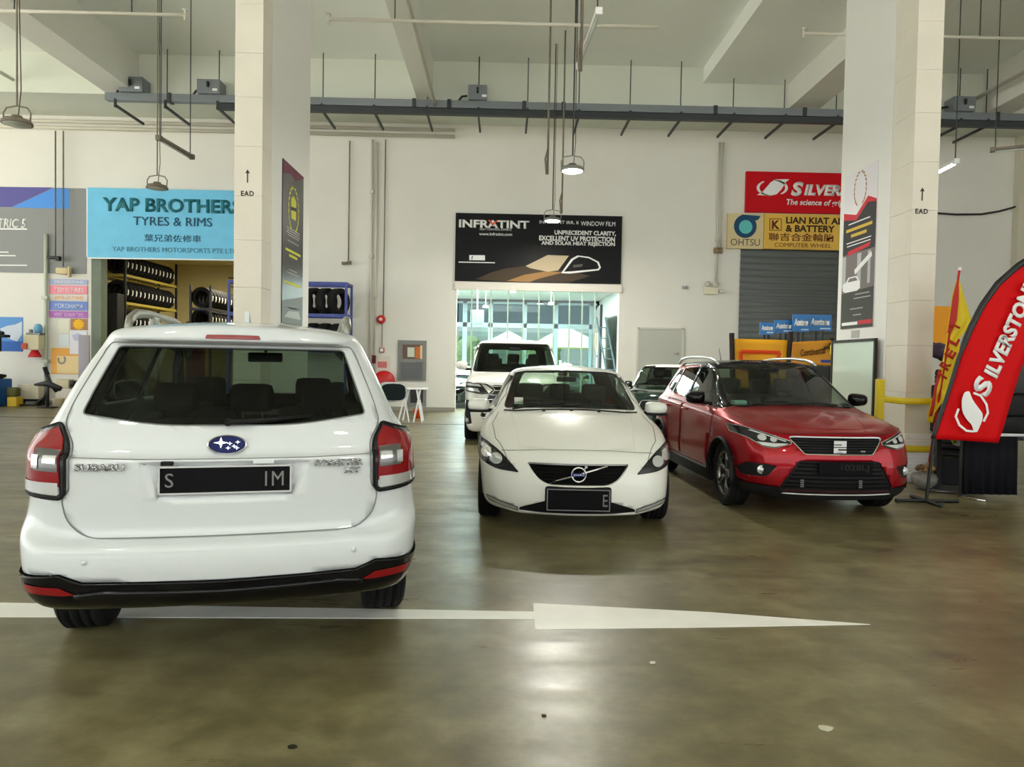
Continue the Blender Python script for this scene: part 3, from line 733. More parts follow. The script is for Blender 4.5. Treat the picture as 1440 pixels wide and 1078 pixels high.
    interior(root, .5-L, 3.0-L, .70, .26, .95-L, 1.85-L, 2.82-L, .30, .955, rhd=1, dash_m=mat('sunlit grey dashboard', W(95, 98, 90), .7))  # paler grey than the other dashboards
    bm = BM(); box(bm, (0, 2.42-L, 1.29), (.22, .03, .06), .015); obj('rear_view_mirror', bm, M_PLAST, root)
    bm = BM(); h, _ = c.hit(.52, 1.06, 'front'); box(bm, (.52, h.y-.03, 1.07), (.09, .004, .07)); obj('parking_permit', bm, mat('pale paper', W(205, 205, 195), .7), root)
    c.finish(); wheels(root, .84-L, 3.49-L, .775, r=.315, w=.205, rr=.205, spokes=5)
    return root
def K_(*a): return list(a)
def sh_xy(P, L): return [(a, b-L) for a, b in P]

def build_crossover():
    root = thing('car', 'metallic red crossover with black roof and chrome framed grille beside the white hatchback', 'car', (3.25, 6.9, 0), R(182))
    L = 4.138
    ys = [.20, .42, .73, 1.15, 1.85, 2.18, 2.98, 3.298, 3.62, 3.88]
    lv = [
     dict(r=(.30, .30, .62), f=(4.0, .22, .58), z=.22, w=.66),
     dict(r=(.12, .30, .70), f=(4.07, .20, .64), z=.215, w=K_((.2, .80), (.6, .84), (3.3, .84), (3.9, .80))),
     dict(r=(.02, .42, .74), f=(4.125, .32, .67), z=.37, w=K_((.2, .84), (.6, .885), (3.3, .885), (3.9, .84))),
     dict(r=(.0, .56, .75), f=(4.135, .50, .67), z=.53, w=K_((.2, .85), (.6, .892), (3.3, .892), (3.9, .835))),
     dict(r=(.03, .70, .74), f=(4.115, .63, .66), z=.66, w=K_((.2, .85), (.6, .885), (2, .88), (3.3, .89), (3.9, .83))),
     dict(r=(.05, .82, .73), f=(4.075, .755, .65), z=K_((.3, .84), (2, .80), (3.9, .765)), w=K_((.2, .84), (.6, .885), (3.3, .888), (3.9, .815))),
     dict(r=(.08, .96, .71), f=(4.03, .825, .62), z=K_((.3, 1.0), (2, .95), (3.3, .915), (3.9, .85)), w=K_((.2, .82), (.6, .875), (3.0, .872), (3.3, .86), (3.62, .83), (3.9, .77))),
     dict(r=(.14, 1.06, .66), f=(3.98, .852, .56), z=K_((.3, 1.08), (2, 1.03), (3.0, .995), (3.3, .955), (3.9, .88)), w=K_((.3, .76), (.7, .82), (3.0, .80), (3.3, .78), (3.9, .68))),
     dict(r=(.26, 1.28, .59), f=(3.96, .858, .52), z=K_((.5, 1.28), (2.2, 1.27), (2.98, 1.01), (3.3, .97), (3.9, .89)), w=K_((.5, .69), (2.2, .735), (2.98, .735), (3.9, .62)), o={6: (2.55, 1.25, .735)}),
     dict(r=(.38, 1.45, .53), f=(3.95, .862, .48), z=K_((.5, 1.45), (1.5, 1.50), (2.2, 1.475), (2.98, 1.02), (3.3, .98), (3.9, .895)), w=K_((.5, .60), (2.2, .645), (2.98, .695), (3.9, .57)), o={6: (2.25, 1.475, .635)}),
     dict(r=(.30, 1.49, .48), f=(3.94, .865, .44), z=K_((.5, 1.49), (1.5, 1.535), (2.2, 1.508), (2.98, 1.03), (3.3, .99), (3.9, .90)), w=K_((.5, .53), (2.2, .57), (2.98, .655), (3.9, .52)), o={6: (2.16, 1.508, .57), 7: (2.97, 1.03, .655)}),
    ]
    crown = [(.025, 0), (.03, 0), (.03, 0), (.035, 0), (.035, 0), (.035, 0), (.03, .03), (.015, .10), (.03, .06), (.03, .04), (.02, .02), (.01, 0)]
    bm = body_mesh(ys, lv, .10, .11, crown, crease_lv={4: .3, 6: .5, 7: .4, 10: .3}, crease_st={6: .4, 7: .7}, crease_end={(11, 1): .5, (11, 4): .3, (11, 6): .4})
    bmesh.ops.translate(bm, vec=(0, -L, 0), verts=bm.verts)
    sh = lambda P: [(a-L, b) for a, b in P]
    c = Car(root, bm, M_RED)
    arches(c, .73-L, 3.298-L, .365, .335)
    hl = rpoly([(.86, .872), (.80, .868), (.445, .752), (.45, .725), (.60, .682), (.70, .695), (.79, .765), (.86, .80)], [0, .01, .01, .01, .02, .02, .03, 0])
    for s in (1, -1):
        o, k = c.panel('headlamp', hl if s > 0 else mir(hl), 'front', M_LDARK, push=.003, thr=.03, gap=M_CHROME, gapr=.004)
        sub_lens(k, o, [('lamp_reflector', M_LCLR, [(.47, .728), (.60, .692), (.70, .705), (.74, .735), (.60, .728)], .009), ('lamp_reflector', M_LCLR, ell(.69, .775, .035, .028), .012), ('lamp_reflector', M_LCLR, ell(.60, .760, .028, .022), .012), ('daytime_strip', M_LCLR, [(.50, .745), (.78, .835), (.76, .842), (.49, .753)], .008)], s)
        fg = rpoly([(.82, .535), (.585, .522), (.67, .41), (.84, .40), (.86, .46)], [.02, .02, .03, .02, .02])
        o, k = c.panel('fog_lamp_surround', fg if s > 0 else mir(fg), 'front', M_PLAST, push=-.006, thr=.03)
        bulb(o, c, s*.71, .472, .040, push=-.008)
    gr = rpoly([(-.455, .80), (-.455, .775), (-.335, .634), (.335, .634), (.455, .775), (.455, .80), (.40, .806), (-.40, .806)], [.01, .02, .02, .02, .02, .01, .01, .01])
    o, k = c.panel('grille', gr, 'front', M_PLAST, push=-.014, gap=M_CHROME, gapr=.012)
    y0 = c.hit(0, .715, 'front')[0].y
    bm = BM()
    for zz in (.66, .685, .71, .735, .76, .785):
        w_ = .345+(zz-.634)*.72
        P = [];
        for t in (-.95, -.6, -.3, 0, .3, .6, .95):
            h, _ = c.hit(w_*t, zz, 'front'); P.append((w_*t, h.y-.010, zz))
        tube(bm, P, .005, 6)
    obj('grille_bars', bm, mat('black grille mesh', (.006, .006, .006), .7, spec=.05), o, True)
    # split block letter badge
    bm = BM(); w = .062
    P1 = [(w, .055), (-w, .055), (-w, .022), (w*.35, .022), (w*.35, .004), (-w, .004), (-w, -.01), (w, -.01)]
    P1 = [(-a, b) for a, b in P1]
    prism(bm, [(a, .715+b+.004) for a, b in [(-w, .052), (w, .052), (w, .018), (-w*.25, .018), (-w*.25, .010), (w, .010), (w, -.006), (-w, -.006)]], y0-.004, y0+.012)
    prism(bm, [(a, .715+b-.006) for a, b in [(w, -.004), (-w, -.004), (-w, -.016), (w*.3, -.016), (w*.3, -.030), (-w, -.030), (-w, -.056), (w, -.056)]], y0-.004, y0+.012)
    obj('emblem', bm, M_CHROME, o)
    text('FR', o, (-.235, y0-.012, .665), .05, .022, M_SILVER, shear=.3, ext=.004, rotz=PI, name='badge_lettering')
    lg = rpoly([(-.395, .575), (.395, .575), (.555, .325), (.54, .285), (-.54, .285), (-.555, .325)], .02)
    c.panel('lower_grille', lg, 'front', M_PLAST, push=-.014, gap=M_GASKET)
    bm = BM()
    for zz in (.32, .36, .40, .44, .48, .52, .55):
        w_ = .55-(zz-.3)*.62; P = []
        for t in (-.97, -.6, -.3, 0, .3, .6, .97):
            h, _ = c.hit(w_*t, zz, 'front'); P.append((w_*t, h.y-.008, zz))
        tube(bm, P, .007, 6)
    obj('lower_grille_bars', bm, mat('black grille mesh', (.006, .006, .006), .7, spec=.05), root, True)
    yp = c.hit(0, .50, 'front')[0].y
    plate(root, -.04, yp+.014, .515, .52, .115, 1, [('1028LJ', .085, .27, .072)], dim=True)
    ch = [(-.90, .335), (-.56, .315), (-.53, .282), (.53, .282), (.56, .315), (.90, .335), (.90, .15), (-.90, .15)]
    c.panel('front_skirt', ch, 'front', M_PLAST, push=.008, thr=.0, rng=lambda p: p.y > 3.55-L)
    c.ribbon('chrome_strip', [(-.53, .262), (-.3, .258), (.3, .258), (.53, .262)], 'front', .009, M_SILVER, out=.014)
    for x in (.36, -.20):
        bm = BM(); h, _ = c.hit(x, .36, 'front'); [box(bm, (x, h.y+.004, .33+.02*i), (.035, .012, .012), .003) for i in range(4)]; obj('sensor_bracket', bm, M_GREYMET, root)
    c.ribbon('bonnet_seam', [(-.60, .838), (-.455, .822), (-.3, .832), (0, .836), (.3, .832), (.455, .822), (.60, .838)], 'front', .004, M_GAPR)
    for s in (-1, 1):
        c.ribbon('bonnet_crease', sh_xy([(s*.33, 3.95), (s*.42, 3.6), (s*.56, 3.15)], L), 'top', .006, M_RED, out=-.002)
        c.ribbon('bonnet_seam', sh_xy([(s*.66, 3.93), (s*.745, 3.6), (s*.775, 3.3), (s*.74, 3.0)], L), 'top', .003, M_GAPR)
    ws = rpoly([(-.70, 1.035), (0, 1.045), (.70, 1.035), (.60, 1.46), (.48, 1.50), (0, 1.515), (-.48, 1.50), (-.60, 1.46)], [.05, .3, .05, .05, .08, .2, .08, .05])
    c.panel('windscreen', ws, 'front', M_GCLEAR, push=-.006, gap=M_GASKET, thr=.2, rng=lambda p: p.y > 2.0-L and p.y < 3.3-L, gapr=.008)
    # black roof with the windscreen pillars
    c.panel('rear_window', rpoly([(-.56, 1.12), (.56, 1.12), (.46, 1.43), (-.46, 1.43)], .05), 'rear', M_GTINT, push=-.006, gap=M_GASKET, thr=.1, rng=lambda p: p.y < .8-L)
    wins = [('quarter_window', sh(rpoly([(.62, 1.18), (.98, 1.10), (.98, 1.42), (.80, 1.40)], .04)), M_GTINT), ('rear_door_window', sh(rpoly([(1.02, 1.10), (1.70, 1.06), (1.70, 1.455), (1.02, 1.425)], .04)), M_GTINT), ('front_door_window', sh(rpoly([(1.78, 1.06), (2.82, 1.03), (2.28, 1.435), (1.78, 1.455)], .05)), M_GSIDE)]
    c.panel_roof = None
    sides(c, wins, [('rear_door', sh(rpoly([(1.08, .36), (1.73, .36), (1.73, 1.0), (1.0, 1.02), (.92, .85), (1.10, .7)], .05))), ('front_door', sh(rpoly([(1.74, .36), (2.80, .36), (2.95, .9), (2.90, 1.0), (1.74, 1.0)], .05)))], M_RED, M_GAPR)
    roofp = sh_xy([(-.66, .40), (.66, .40), (.66, 2.0), (.76, 3.02), (.62, 3.06), (-.62, 3.06), (-.76, 3.02), (-.66, 2.0)], L)
    fs = cut(c.bm, roofp, 'top', .05, lambda p: p.z > 1.02+.0 and p.z > 1.47-(max(0, p.y-(2.05-L)))*.52)
    if fs: ro = obj('roof_panel', take(c.bm, fs, 0), M_BLACKP, root, True); thick(ro, .012, -1, M_INNER)
    for v in ('left', 'right'):
        fs = cut(c.bm, sh(rpoly([(1.70, 1.045), (2.98, 1.0), (2.98, 1.05), (2.2, 1.56), (1.70, 1.56)], .01)), v, .05)
        if fs: po = obj('window_pillar', take(c.bm, fs, 0), M_BLACKP, root, True); thick(po, .012, -1, M_INNER)
    handles(c, (1.02-L, 1.85-L), .93, M_RED)
    for s in (-1, 1):
        wing_mirror(root, s*.80, 2.55-L, 1.10, M_BLACKP, w=.22, h=.15, d=.13, s=s, arm=.05)
        bm = BM(); P = [(s*.585, .55-L, 1.49), (s*.59, .68-L, 1.545), (s*.60, 1.0-L, 1.572), (s*.605, 1.6-L, 1.575), (s*.602, 2.0-L, 1.555), (s*.598, 2.2-L, 1.52), (s*.596, 2.28-L, 1.49)]
        tube(bm, P, [.018, .02, .018, .018, .02, .02, .016], 10, flat=(.9, 1)); obj('roof_rail', bm, M_SILVER, root, True)
        for y in (.73, 3.298):
            bm = BM(); P = [(s*.893, y-L+.375*math.cos(a*PI/16), .335+.375*math.sin(a*PI/16)) for a in range(-1, 18)]; tube(bm, P, .03, 8, flat=(.55, 1)); obj('wheel_arch_trim', bm, M_PLAST, root, True)
        bm = BM(); b2(bm, (s*.80, 1.09-L, .19), (s*.885, 2.94-L, .33), .02); obj('sill_cladding', bm, M_PLAST, root, True)
        c.panel('tail_lamp', [(s*.45, .82), (s*.8, .84), (s*.8, 1.0), (s*.5, .98)][::s], 'rear', M_LRED, push=.004, thr=.04)
    bm = BM(); tube(bm, [(0, .62-L, 1.52), (0, .50-L, 1.72)], [.006, .003], 6); cyl(bm, (0, .62-L, 1.50), (0, .62-L, 1.53), .02, 10); obj('aerial', bm, M_PLAST, root)
    bm = BM()
    for x0, x1 in ((.10, -.50), (.58, .06)):
        a, _ = c.hit(x0, 3.08-L, 'top'); b, _ = c.hit(x1, 3.02-L, 'top'); tube(bm, [a+V((0, 0, .015)), (a+b)/2+V((0, 0, .03)), b+V((0, 0, .015))], .009, 6)
    obj('windscreen_wipers', bm, M_PLAST, root, True)
    interior(root, .5-L, 2.9-L, .68, .30, .90-L, 1.72-L, 2.72-L, .40, 1.0)
    bm = BM(); box(bm, (0, 2.35-L, 1.42), (.22, .03, .06), .015); obj('rear_view_mirror', bm, M_PLAST, root)
    bm = BM(); box(bm, (.52, 2.78-L, 1.06), (.16, .12, .05), .02); obj('dashboard_ornament', bm, mat('pale green plastic', W(150, 200, 190), .5), root)
    c.finish(); wheels(root, .73-L, 3.298-L, .765, r=.335, w=.205, rr=.225, spokes=5, rimm=mat('machined dark alloy', (.25, .25, .25), .25, metal=.9))
    return root

def build_mpv():
    root = thing('car', 'tall white people carrier parked behind the white hatchback, in front of the glazed showroom', 'car', (.24, 12.85, 0), R(180))
    L = 4.95
    ys = [.20, .60, 1.02, 1.45, 2.6, 3.22, 3.92, 4.05, 4.42, 4.68]
    lv = [
     dict(r=(.2, .28, .66), f=(4.82, .22, .62), z=.2, w=.7),
     dict(r=(.08, .28, .74), f=(4.90, .20, .72), z=.2, w=.86),
     dict(r=(.02, .45, .80), f=(4.945, .40, .76), z=.42, w=K_((.2, .88), (.6, .92), (4.1, .92), (4.7, .885))),
     dict(r=(.0, .65, .80), f=(4.95, .65, .76), z=.65, w=K_((.2, .88), (.6, .925), (4.1, .925), (4.7, .89))),
     dict(r=(.02, .88, .80), f=(4.94, .87, .75), z=.88, w=K_((.2, .88), (.6, .925), (4.1, .925), (4.7, .885))),
     dict(r=(.03, 1.02, .80), f=(4.92, 1.0, .74), z=1.02, w=K_((.2, .88), (.6, .92), (4.1, .92), (4.7, .875))),
     dict(r=(.05, 1.12, .79), f=(4.87, 1.09, .71), z=K_((.2, 1.12), (3, 1.14), (4.05, 1.15), (4.7, 1.10)), w=K_((.2, .87), (.6, .91), (4.1, .90), (4.7, .84))),
     dict(r=(.07, 1.20, .76), f=(4.80, 1.12, .67), z=K_((.2, 1.20), (3, 1.22), (3.92, 1.215), (4.7, 1.14)), w=K_((.2, .84), (.6, .88), (3.9, .85), (4.7, .76))),
     dict(r=(.12, 1.50, .72), f=(4.78, 1.128, .62), z=K_((.2, 1.50), (3.2, 1.52), (3.92, 1.235), (4.7, 1.15)), w=K_((.2, .80), (.6, .845), (3.2, .84), (3.92, .82), (4.7, .70)), o={6: (3.5, 1.48, .835)}),
     dict(r=(.20, 1.80, .66), f=(4.77, 1.132, .57), z=K_((.3, 1.80), (3.2, 1.80), (3.92, 1.245), (4.7, 1.155)), w=K_((.3, .74), (.6, .78), (3.2, .77), (3.92, .80), (4.7, .64)), o={6: (3.28, 1.80, .765)}),
     dict(r=(.22, 1.86, .60), f=(4.76, 1.135, .52), z=K_((.3, 1.87), (2, 1.90), (3.2, 1.865), (3.92, 1.255), (4.7, 1.16)), w=K_((.3, .68), (3.2, .70), (3.92, .77), (4.7, .58)), o={6: (3.16, 1.865, .69)}),
    ]
    crown = [(.04, 0), (.045, 0), (.05, 0), (.055, 0), (.055, 0), (.055, 0), (.05, .05), (.02, .10), (.03, .07), (.03, .05), (.02, .02), (.01, 0)]
    bm = body_mesh(ys, lv, .08, .13, crown, crease_lv={6: .4, 7: .4, 10: .3}, crease_st={6: .4, 7: .7}, crease_end={(11, 6): .5})
    bmesh.ops.translate(bm, vec=(0, -L, 0), verts=bm.verts)
    sh = lambda P: [(a-L, b) for a, b in P]
    c = Car(root, bm, M_WHITE2); arches(c, 1.02-L, 4.02-L, .37, .34)
    hl = rpoly([(.94, 1.10), (.50, 1.075), (.36, .98), (.42, .90), (.60, .885), (.94, .945)], [0, .02, .02, .02, .03, 0])
    for s in (1, -1):
        o, k = c.panel('headlamp', hl if s > 0 else mir(hl), 'front', M_LDARK, push=.004, thr=.03, gap=M_CHROME)
        sub_lens(k, o, [('lamp_reflector', M_LCLR, [(.90, 1.075), (.64, 1.06), (.60, 1.02), (.90, 1.035)], .01), ('lamp_reflector', M_LCLR, [(.90, 1.0), (.66, .985), (.62, .92), (.90, .96)], .01), ('chrome_blade', M_CHROME, [(.60, 1.06), (.52, 1.05), (.40, .97), (.46, .91)], .012)], s)
        fg = [(.90, .78), (.82, .78), (.76, .36), (.86, .33), (.90, .36)]
        o, k = c.panel('fog_lamp_surround', fg if s > 0 else mir(fg), 'front', M_PLAST, push=-.01, thr=.03, gap=M_CHROME, gapr=.009)
        bulb(o, c, s*.84, .41, .04)
    c.panel('grille', rpoly([(-.40, 1.06), (.40, 1.06), (.62, .50), (.5, .40), (-.5, .40), (-.62, .50)], .03), 'front', M_BLACKP, push=-.01, gap=M_CHROME, gapr=.012)
    bm = BM()
    for zz in (.48, .56, .64, .72, .80, .88, .96, 1.03):
        w_ = .40+(1.06-zz)*.36; P = []
        for t in (-.95, -.5, 0, .5, .95):
            h, _ = c.hit(w_*t, zz, 'front'); P.append((w_*t, h.y-.003, zz))
        tube(bm, P, .010, 6)
    obj('grille_bars', bm, M_CHROME, root, True)
    plate(root, 0, c.hit(0, .34, 'front')[0].y+.015, .33, .50, .11, 1, [])
    ws = rpoly([(-.80, 1.275), (.80, 1.275), (.685, 1.835), (-.685, 1.835)], .06)
    c.panel('windscreen', ws, 'front', M_GCLEAR, push=-.006, gap=M_GASKET, thr=.2, rng=lambda p: 3.0-L < p.y < 4.1-L, gapr=.008)
    c.panel('rear_window', rpoly([(-.62, 1.28), (.62, 1.28), (.56, 1.76), (-.56, 1.76)], .05), 'rear', M_GCLEAR, push=-.006, gap=M_GASKET, thr=.1, rng=lambda p: p.y < .7-L)
    sides(c, [('rear_quarter_window', sh(rpoly([(.4, 1.28), (1.3, 1.26), (1.3, 1.76), (.45, 1.74)], .05)), M_GSIDE), ('rear_door_window', sh(rpoly([(1.4, 1.26), (2.5, 1.26), (2.5, 1.78), (1.4, 1.76)], .05)), M_GSIDE), ('front_door_window', sh(rpoly([(2.6, 1.26), (3.75, 1.27), (3.3, 1.74), (2.6, 1.78)], .05)), M_GSIDE)],
          [('sliding_door', sh(rpoly([(1.5, .30), (2.54, .30), (2.54, 1.83), (1.36, 1.82), (1.36, .8)], .05))), ('front_door', sh(rpoly([(2.56, .30), (3.60, .30), (3.86, 1.1), (3.82, 1.27), (3.32, 1.78), (2.56, 1.83)], .05)))], M_WHITE2, M_GAPW)
    for s in (-1, 1):
        wing_mirror(root, s*.86, 3.60-L, 1.385, M_WHITE2, w=.22, h=.17, d=.13, s=s, arm=.05)
    interior(root, .5-L, 3.8-L, .78, .42, 1.2-L, 2.6-L, 3.65-L, .62, 1.22)
    seat('middle_bench', root, 0, 1.9-L, .62, w=1.3, back=.72, tilt=-.2)
    bm = BM(); box(bm, (0, 3.42-L, 1.72), (.22, .03, .06), .015); obj('rear_view_mirror', bm, M_PLAST, root)
    c.ribbon('bonnet_seam', [(-.70, 1.098), (-.4, 1.09), (0, 1.09), (.4, 1.09), (.70, 1.098)], 'front', .005, M_GAPW)
    c.finish(); wheels(root, 1.02-L, 4.02-L, .80, r=.345, w=.23, rr=.23, spokes=7)
    return root

M_DGREEN = mat('dark green paint', (.004, .02, .014), .12, coat=1)
def build_mini():
    root = thing('car', 'small dark green car with white roof half hidden behind the red crossover', 'car', (2.92, 13.55, 0), R(158))
    L = 3.85
    ys = [.2, .45, .68, 1.0, 1.75, 2.35, 2.75, 3.12, 3.45, 3.62]
    lv = [
     dict(r=(.2, .26, .6), f=(3.7, .22, .55), z=.2, w=.62),
     dict(r=(.06, .28, .68), f=(3.80, .22, .62), z=.2, w=.80),
     dict(r=(.0, .5, .72), f=(3.85, .42, .64), z=.45, w=.86),
     dict(r=(.04, .75, .71), f=(3.83, .70, .62), z=.72, w=.865),
     dict(r=(.06, .92, .69), f=(3.78, .86, .58), z=.92, w=K_((.3, .84), (3, .84), (3.6, .76))),
     dict(r=(.10, 1.0, .66), f=(3.72, .92, .52), z=K_((.3, 1.02), (2.7, 1.0), (3.6, .94)), w=K_((.3, .77), (2.7, .77), (3.6, .66))),
     dict(r=(.16, 1.22, .62), f=(3.70, .93, .47), z=K_((.3, 1.23), (2.35, 1.24), (2.75, 1.02), (3.6, .95)), w=K_((.3, .71), (2.35, .72), (2.75, .72), (3.6, .6)), o={6: (2.5, 1.22, .72)}),
     dict(r=(.24, 1.40, .57), f=(3.69, .935, .42), z=K_((.3, 1.41), (2.35, 1.40), (2.75, 1.03), (3.6, .955)), w=K_((.3, .65), (2.35, .66), (2.75, .69), (3.6, .55)), o={6: (2.38, 1.41, .655)}),
     dict(r=(.25, 1.45, .52), f=(3.68, .94, .38), z=K_((.3, 1.455), (2.35, 1.45), (2.75, 1.04), (3.6, .96)), w=K_((.3, .60), (2.35, .61), (2.75, .66), (3.6, .5)), o={6: (2.33, 1.455, .605)}),
    ]
    crown = [(.03, 0)]*6+[(.03, .04), (.02, .10), (.03, .06), (.03, .04), (.02, .02), (.01, 0)]
    bm = body_mesh(ys, lv, .07, .14, crown, crease_lv={5: .4, 8: .3}, crease_st={6: .4, 7: .7})
    bmesh.ops.translate(bm, vec=(0, -L, 0), verts=bm.verts); sh = lambda P: [(a-L, b) for a, b in P]
    c = Car(root, bm, M_DGREEN); arches(c, .68-L, 3.12-L, .34, .32)
    for s in (1, -1):
        c.panel('headlamp', ell(s*.60, .78, .13, .14), 'front', M_LCLR, push=.006, gap=M_CHROME, thr=.03)
        wing_mirror(root, s*.74, 2.45-L, 1.06, M_DGREEN, w=.19, h=.13, d=.11, s=s, arm=.05)
    c.panel('grille', rpoly([(-.36, .80), (.36, .80), (.40, .60), (-.40, .60)], .08), 'front', M_PLAST, push=-.01, gap=M_CHROME, gapr=.01)
    c.panel('windscreen', rpoly([(-.67, 1.06), (.67, 1.06), (.60, 1.42), (-.60, 1.42)], .05), 'front', M_GCLEAR, push=-.006, gap=M_GASKET, thr=.15, rng=lambda p: 2.2-L < p.y < 3.0-L)
    c.panel('rear_window', rpoly([(-.55, 1.08), (.55, 1.08), (.5, 1.38), (-.5, 1.38)], .05), 'rear', M_GTINT, push=-.006, gap=M_GASKET, thr=.1)
    sides(c, [('quarter_window', sh(rpoly([(.4, 1.08), (1.1, 1.06), (1.1, 1.40), (.45, 1.38)], .04)), M_GTINT), ('door_window', sh(rpoly([(1.18, 1.06), (2.5, 1.06), (2.28, 1.39), (1.18, 1.40)], .04)), M_GSIDE)], [('door', sh(rpoly([(1.14, .3), (2.45, .3), (2.6, .9), (1.14, .95)], .04)))], M_DGREEN, M_GASKET)
    fs = cut(c.bm, sh_xy([(-.7, .2), (.7, .2), (.7, 2.42), (-.7, 2.42)], L), 'top', .3, lambda p: p.z > 1.435)
    if fs: ro = obj('roof_panel', take(c.bm, fs, 0), M_WHITE2, root, True); thick(ro, .012, -1, M_INNER)
    interior(root, .5-L, 2.6-L, .62, .34, .75-L, 1.55-L, 2.5-L, .46, 1.0)
    c.finish(); wheels(root, .68-L, 3.12-L, .73, r=.32, w=.2, rr=.21, spokes=6)
    return root
EXPO, SKY, SUN = 0.92, 1.4, 14.0
# ============================================================ the workshop
YW = 21.3
def X_(px, py=500, Y=YW): return at(px, py, Y).x
def Z_(px, py, Y=YW): return at(px, py, Y).z
M_WALL = mat('white painted wall', W(226, 224, 216), .6, noise=.03, nscale=.7, bump=.05, bscale=30)
M_CEIL = mat('grey white ceiling paint', W(240, 243, 238), .8, noise=.03, nscale=.4)
M_XBEAM = mat('grey green beam paint', W(212, 216, 204), .8, noise=.04, nscale=.5)  # shade on the cross beam put into its colour, darker than the wall
M_BEAM = mat('beam paint', W(222, 222, 214), .8, noise=.04, nscale=.5)
M_COL = mat('white column paint', W(232, 231, 226), .6, bump=.03)
M_BLOCK = mat('cream blockwork paint', W(226, 220, 206), .65, noise=.04, nscale=2, bump=.08, bscale=25)
M_PIPE = mat('cream painted pipe', W(206, 202, 188), .5)
M_RUST = mat('aged conduit', W(120, 110, 96), .6, noise=.2)
M_TRAY = mat('grey steel trunking', W(128, 134, 140), .45, metal=.5)
M_TRAYD = mat('dark steel trunking', W(58, 62, 66), .5, metal=.4)
M_ROD = mat('dark hanger rod', W(70, 70, 68), .5, metal=.5)
M_BLK = mat('black', (.012, .012, .013), .5)
M_WHT = mat('white', W(238), .5)
M_YEL = mat('yellow safety paint', W(222, 200, 20), .45)
M_GRY = mat('mid grey paint', W(128, 128, 126), .5)
M_DOORG = mat('pale grey door paint', W(186, 187, 178), .5)
def lamp_mat(n, c, s): return mat(n, (.9, .9, .9), .4, emit=c, estr=s)

# ---- floor: polished olive-brown concrete
def floor_mat():
    m = bpy.data.materials.new('polished concrete'); m.use_nodes = True; nt = m.node_tree; b = nt.nodes['Principled BSDF']
    tc = nt.nodes.new('ShaderNodeTexCoord')
    def noise(s, d=6, r=.6, sc=None):
        n = nt.nodes.new('ShaderNodeTexNoise'); n.inputs['Scale'].default_value = s; n.inputs['Detail'].default_value = d; n.inputs['Roughness'].default_value = r
        if sc:
            mp = nt.nodes.new('ShaderNodeMapping'); mp.inputs['Scale'].default_value = sc; nt.links.new(tc.outputs['Object'], mp.inputs[0]); nt.links.new(mp.outputs[0], n.inputs['Vector'])
        else: nt.links.new(tc.outputs['Object'], n.inputs['Vector'])
        return n
    a = noise(.9, 7, .62); c = noise(3.2, 8, .65); sc = noise(2.0, 6, .7, (.35, 2.2, 1))
    r = nt.nodes.new('ShaderNodeValToRGB'); e = r.color_ramp.elements
    e[0].position = .30; e[0].color = (*W(70, 63, 40), 1); e[1].position = .70; e[1].color = (*W(150, 143, 108), 1)
    x = e.new(.5); x.color = (*W(112, 104, 72), 1)
    ad = nt.nodes.new('ShaderNodeMath'); ad.operation = 'MULTIPLY_ADD'; ad.inputs[1].default_value = .55
    nt.links.new(c.outputs['Fac'], ad.inputs[0])
    m2 = nt.nodes.new('ShaderNodeMath'); m2.operation = 'MULTIPLY'; m2.inputs[1].default_value = .45; nt.links.new(a.outputs['Fac'], m2.inputs[0]); nt.links.new(m2.outputs[0], ad.inputs[2])
    nt.links.new(ad.outputs[0], r.inputs[0]); nt.links.new(r.outputs[0], b.inputs['Base Color'])
    mr = nt.nodes.new('ShaderNodeMapRange'); mr.inputs[1].default_value = .3; mr.inputs[2].default_value = .7; mr.inputs[3].default_value = .25; mr.inputs[4].default_value = .44
    nt.links.new(sc.outputs['Fac'], mr.inputs[0]); nt.links.new(mr.outputs[0], b.inputs['Roughness'])
    bp = nt.nodes.new('ShaderNodeBump'); bp.inputs['Strength'].default_value = .06; bp.inputs['Distance'].default_value = .02
    nt.links.new(sc.outputs['Fac'], bp.inputs['Height']); nt.links.new(bp.outputs[0], b.inputs['Normal'])
    b.inputs['Specular IOR Level'].default_value = .6
    return m
M_FLOOR = floor_mat()
XL, XR = -24.0, 24.0
bm = BM(); b2(bm, (XL, -15, -.2), (XR, 30.2, 0)); struct('floor', bm, M_FLOOR)
# ---- ceiling slab and beams
ZS = 8.25; ZC = 9.3
bm = BM(); b2(bm, (XL, -20, ZC), (XR, YW+.25, ZC+.25)); struct('ceiling', bm, M_CEIL)
bm = BM(); b2(bm, (XL, 19.45, ZS), (XR, YW, ZC)); struct('ceiling_cross_beam', bm, M_XBEAM)
for (pa, pb) in ((541, 570),):
    x0, x1 = ground(pa, 0, ZS).x, ground(pb, 0, ZS).x
    bm = BM(); b2(bm, (x0, -20, ZS), (x1, 19.45, ZC)); struct('ceiling_beam', bm, M_BEAM)
bm = BM(); b2(bm, (ground(1073, 0, 8.9).x, -20, 8.9), (7.4, 19.45, ZC)); struct('ceiling_lower_slab', bm, M_CEIL)
for x0, x1 in ((-10.4, -9.6), (7.4, 8.2), (-18, -17.3), (12.6, 13.3), (16.5, 17.2)):
    bm = BM(); b2(bm, (x0, -20, ZS), (x1, 19.45, ZC)); struct('ceiling_beam', bm, M_BEAM)
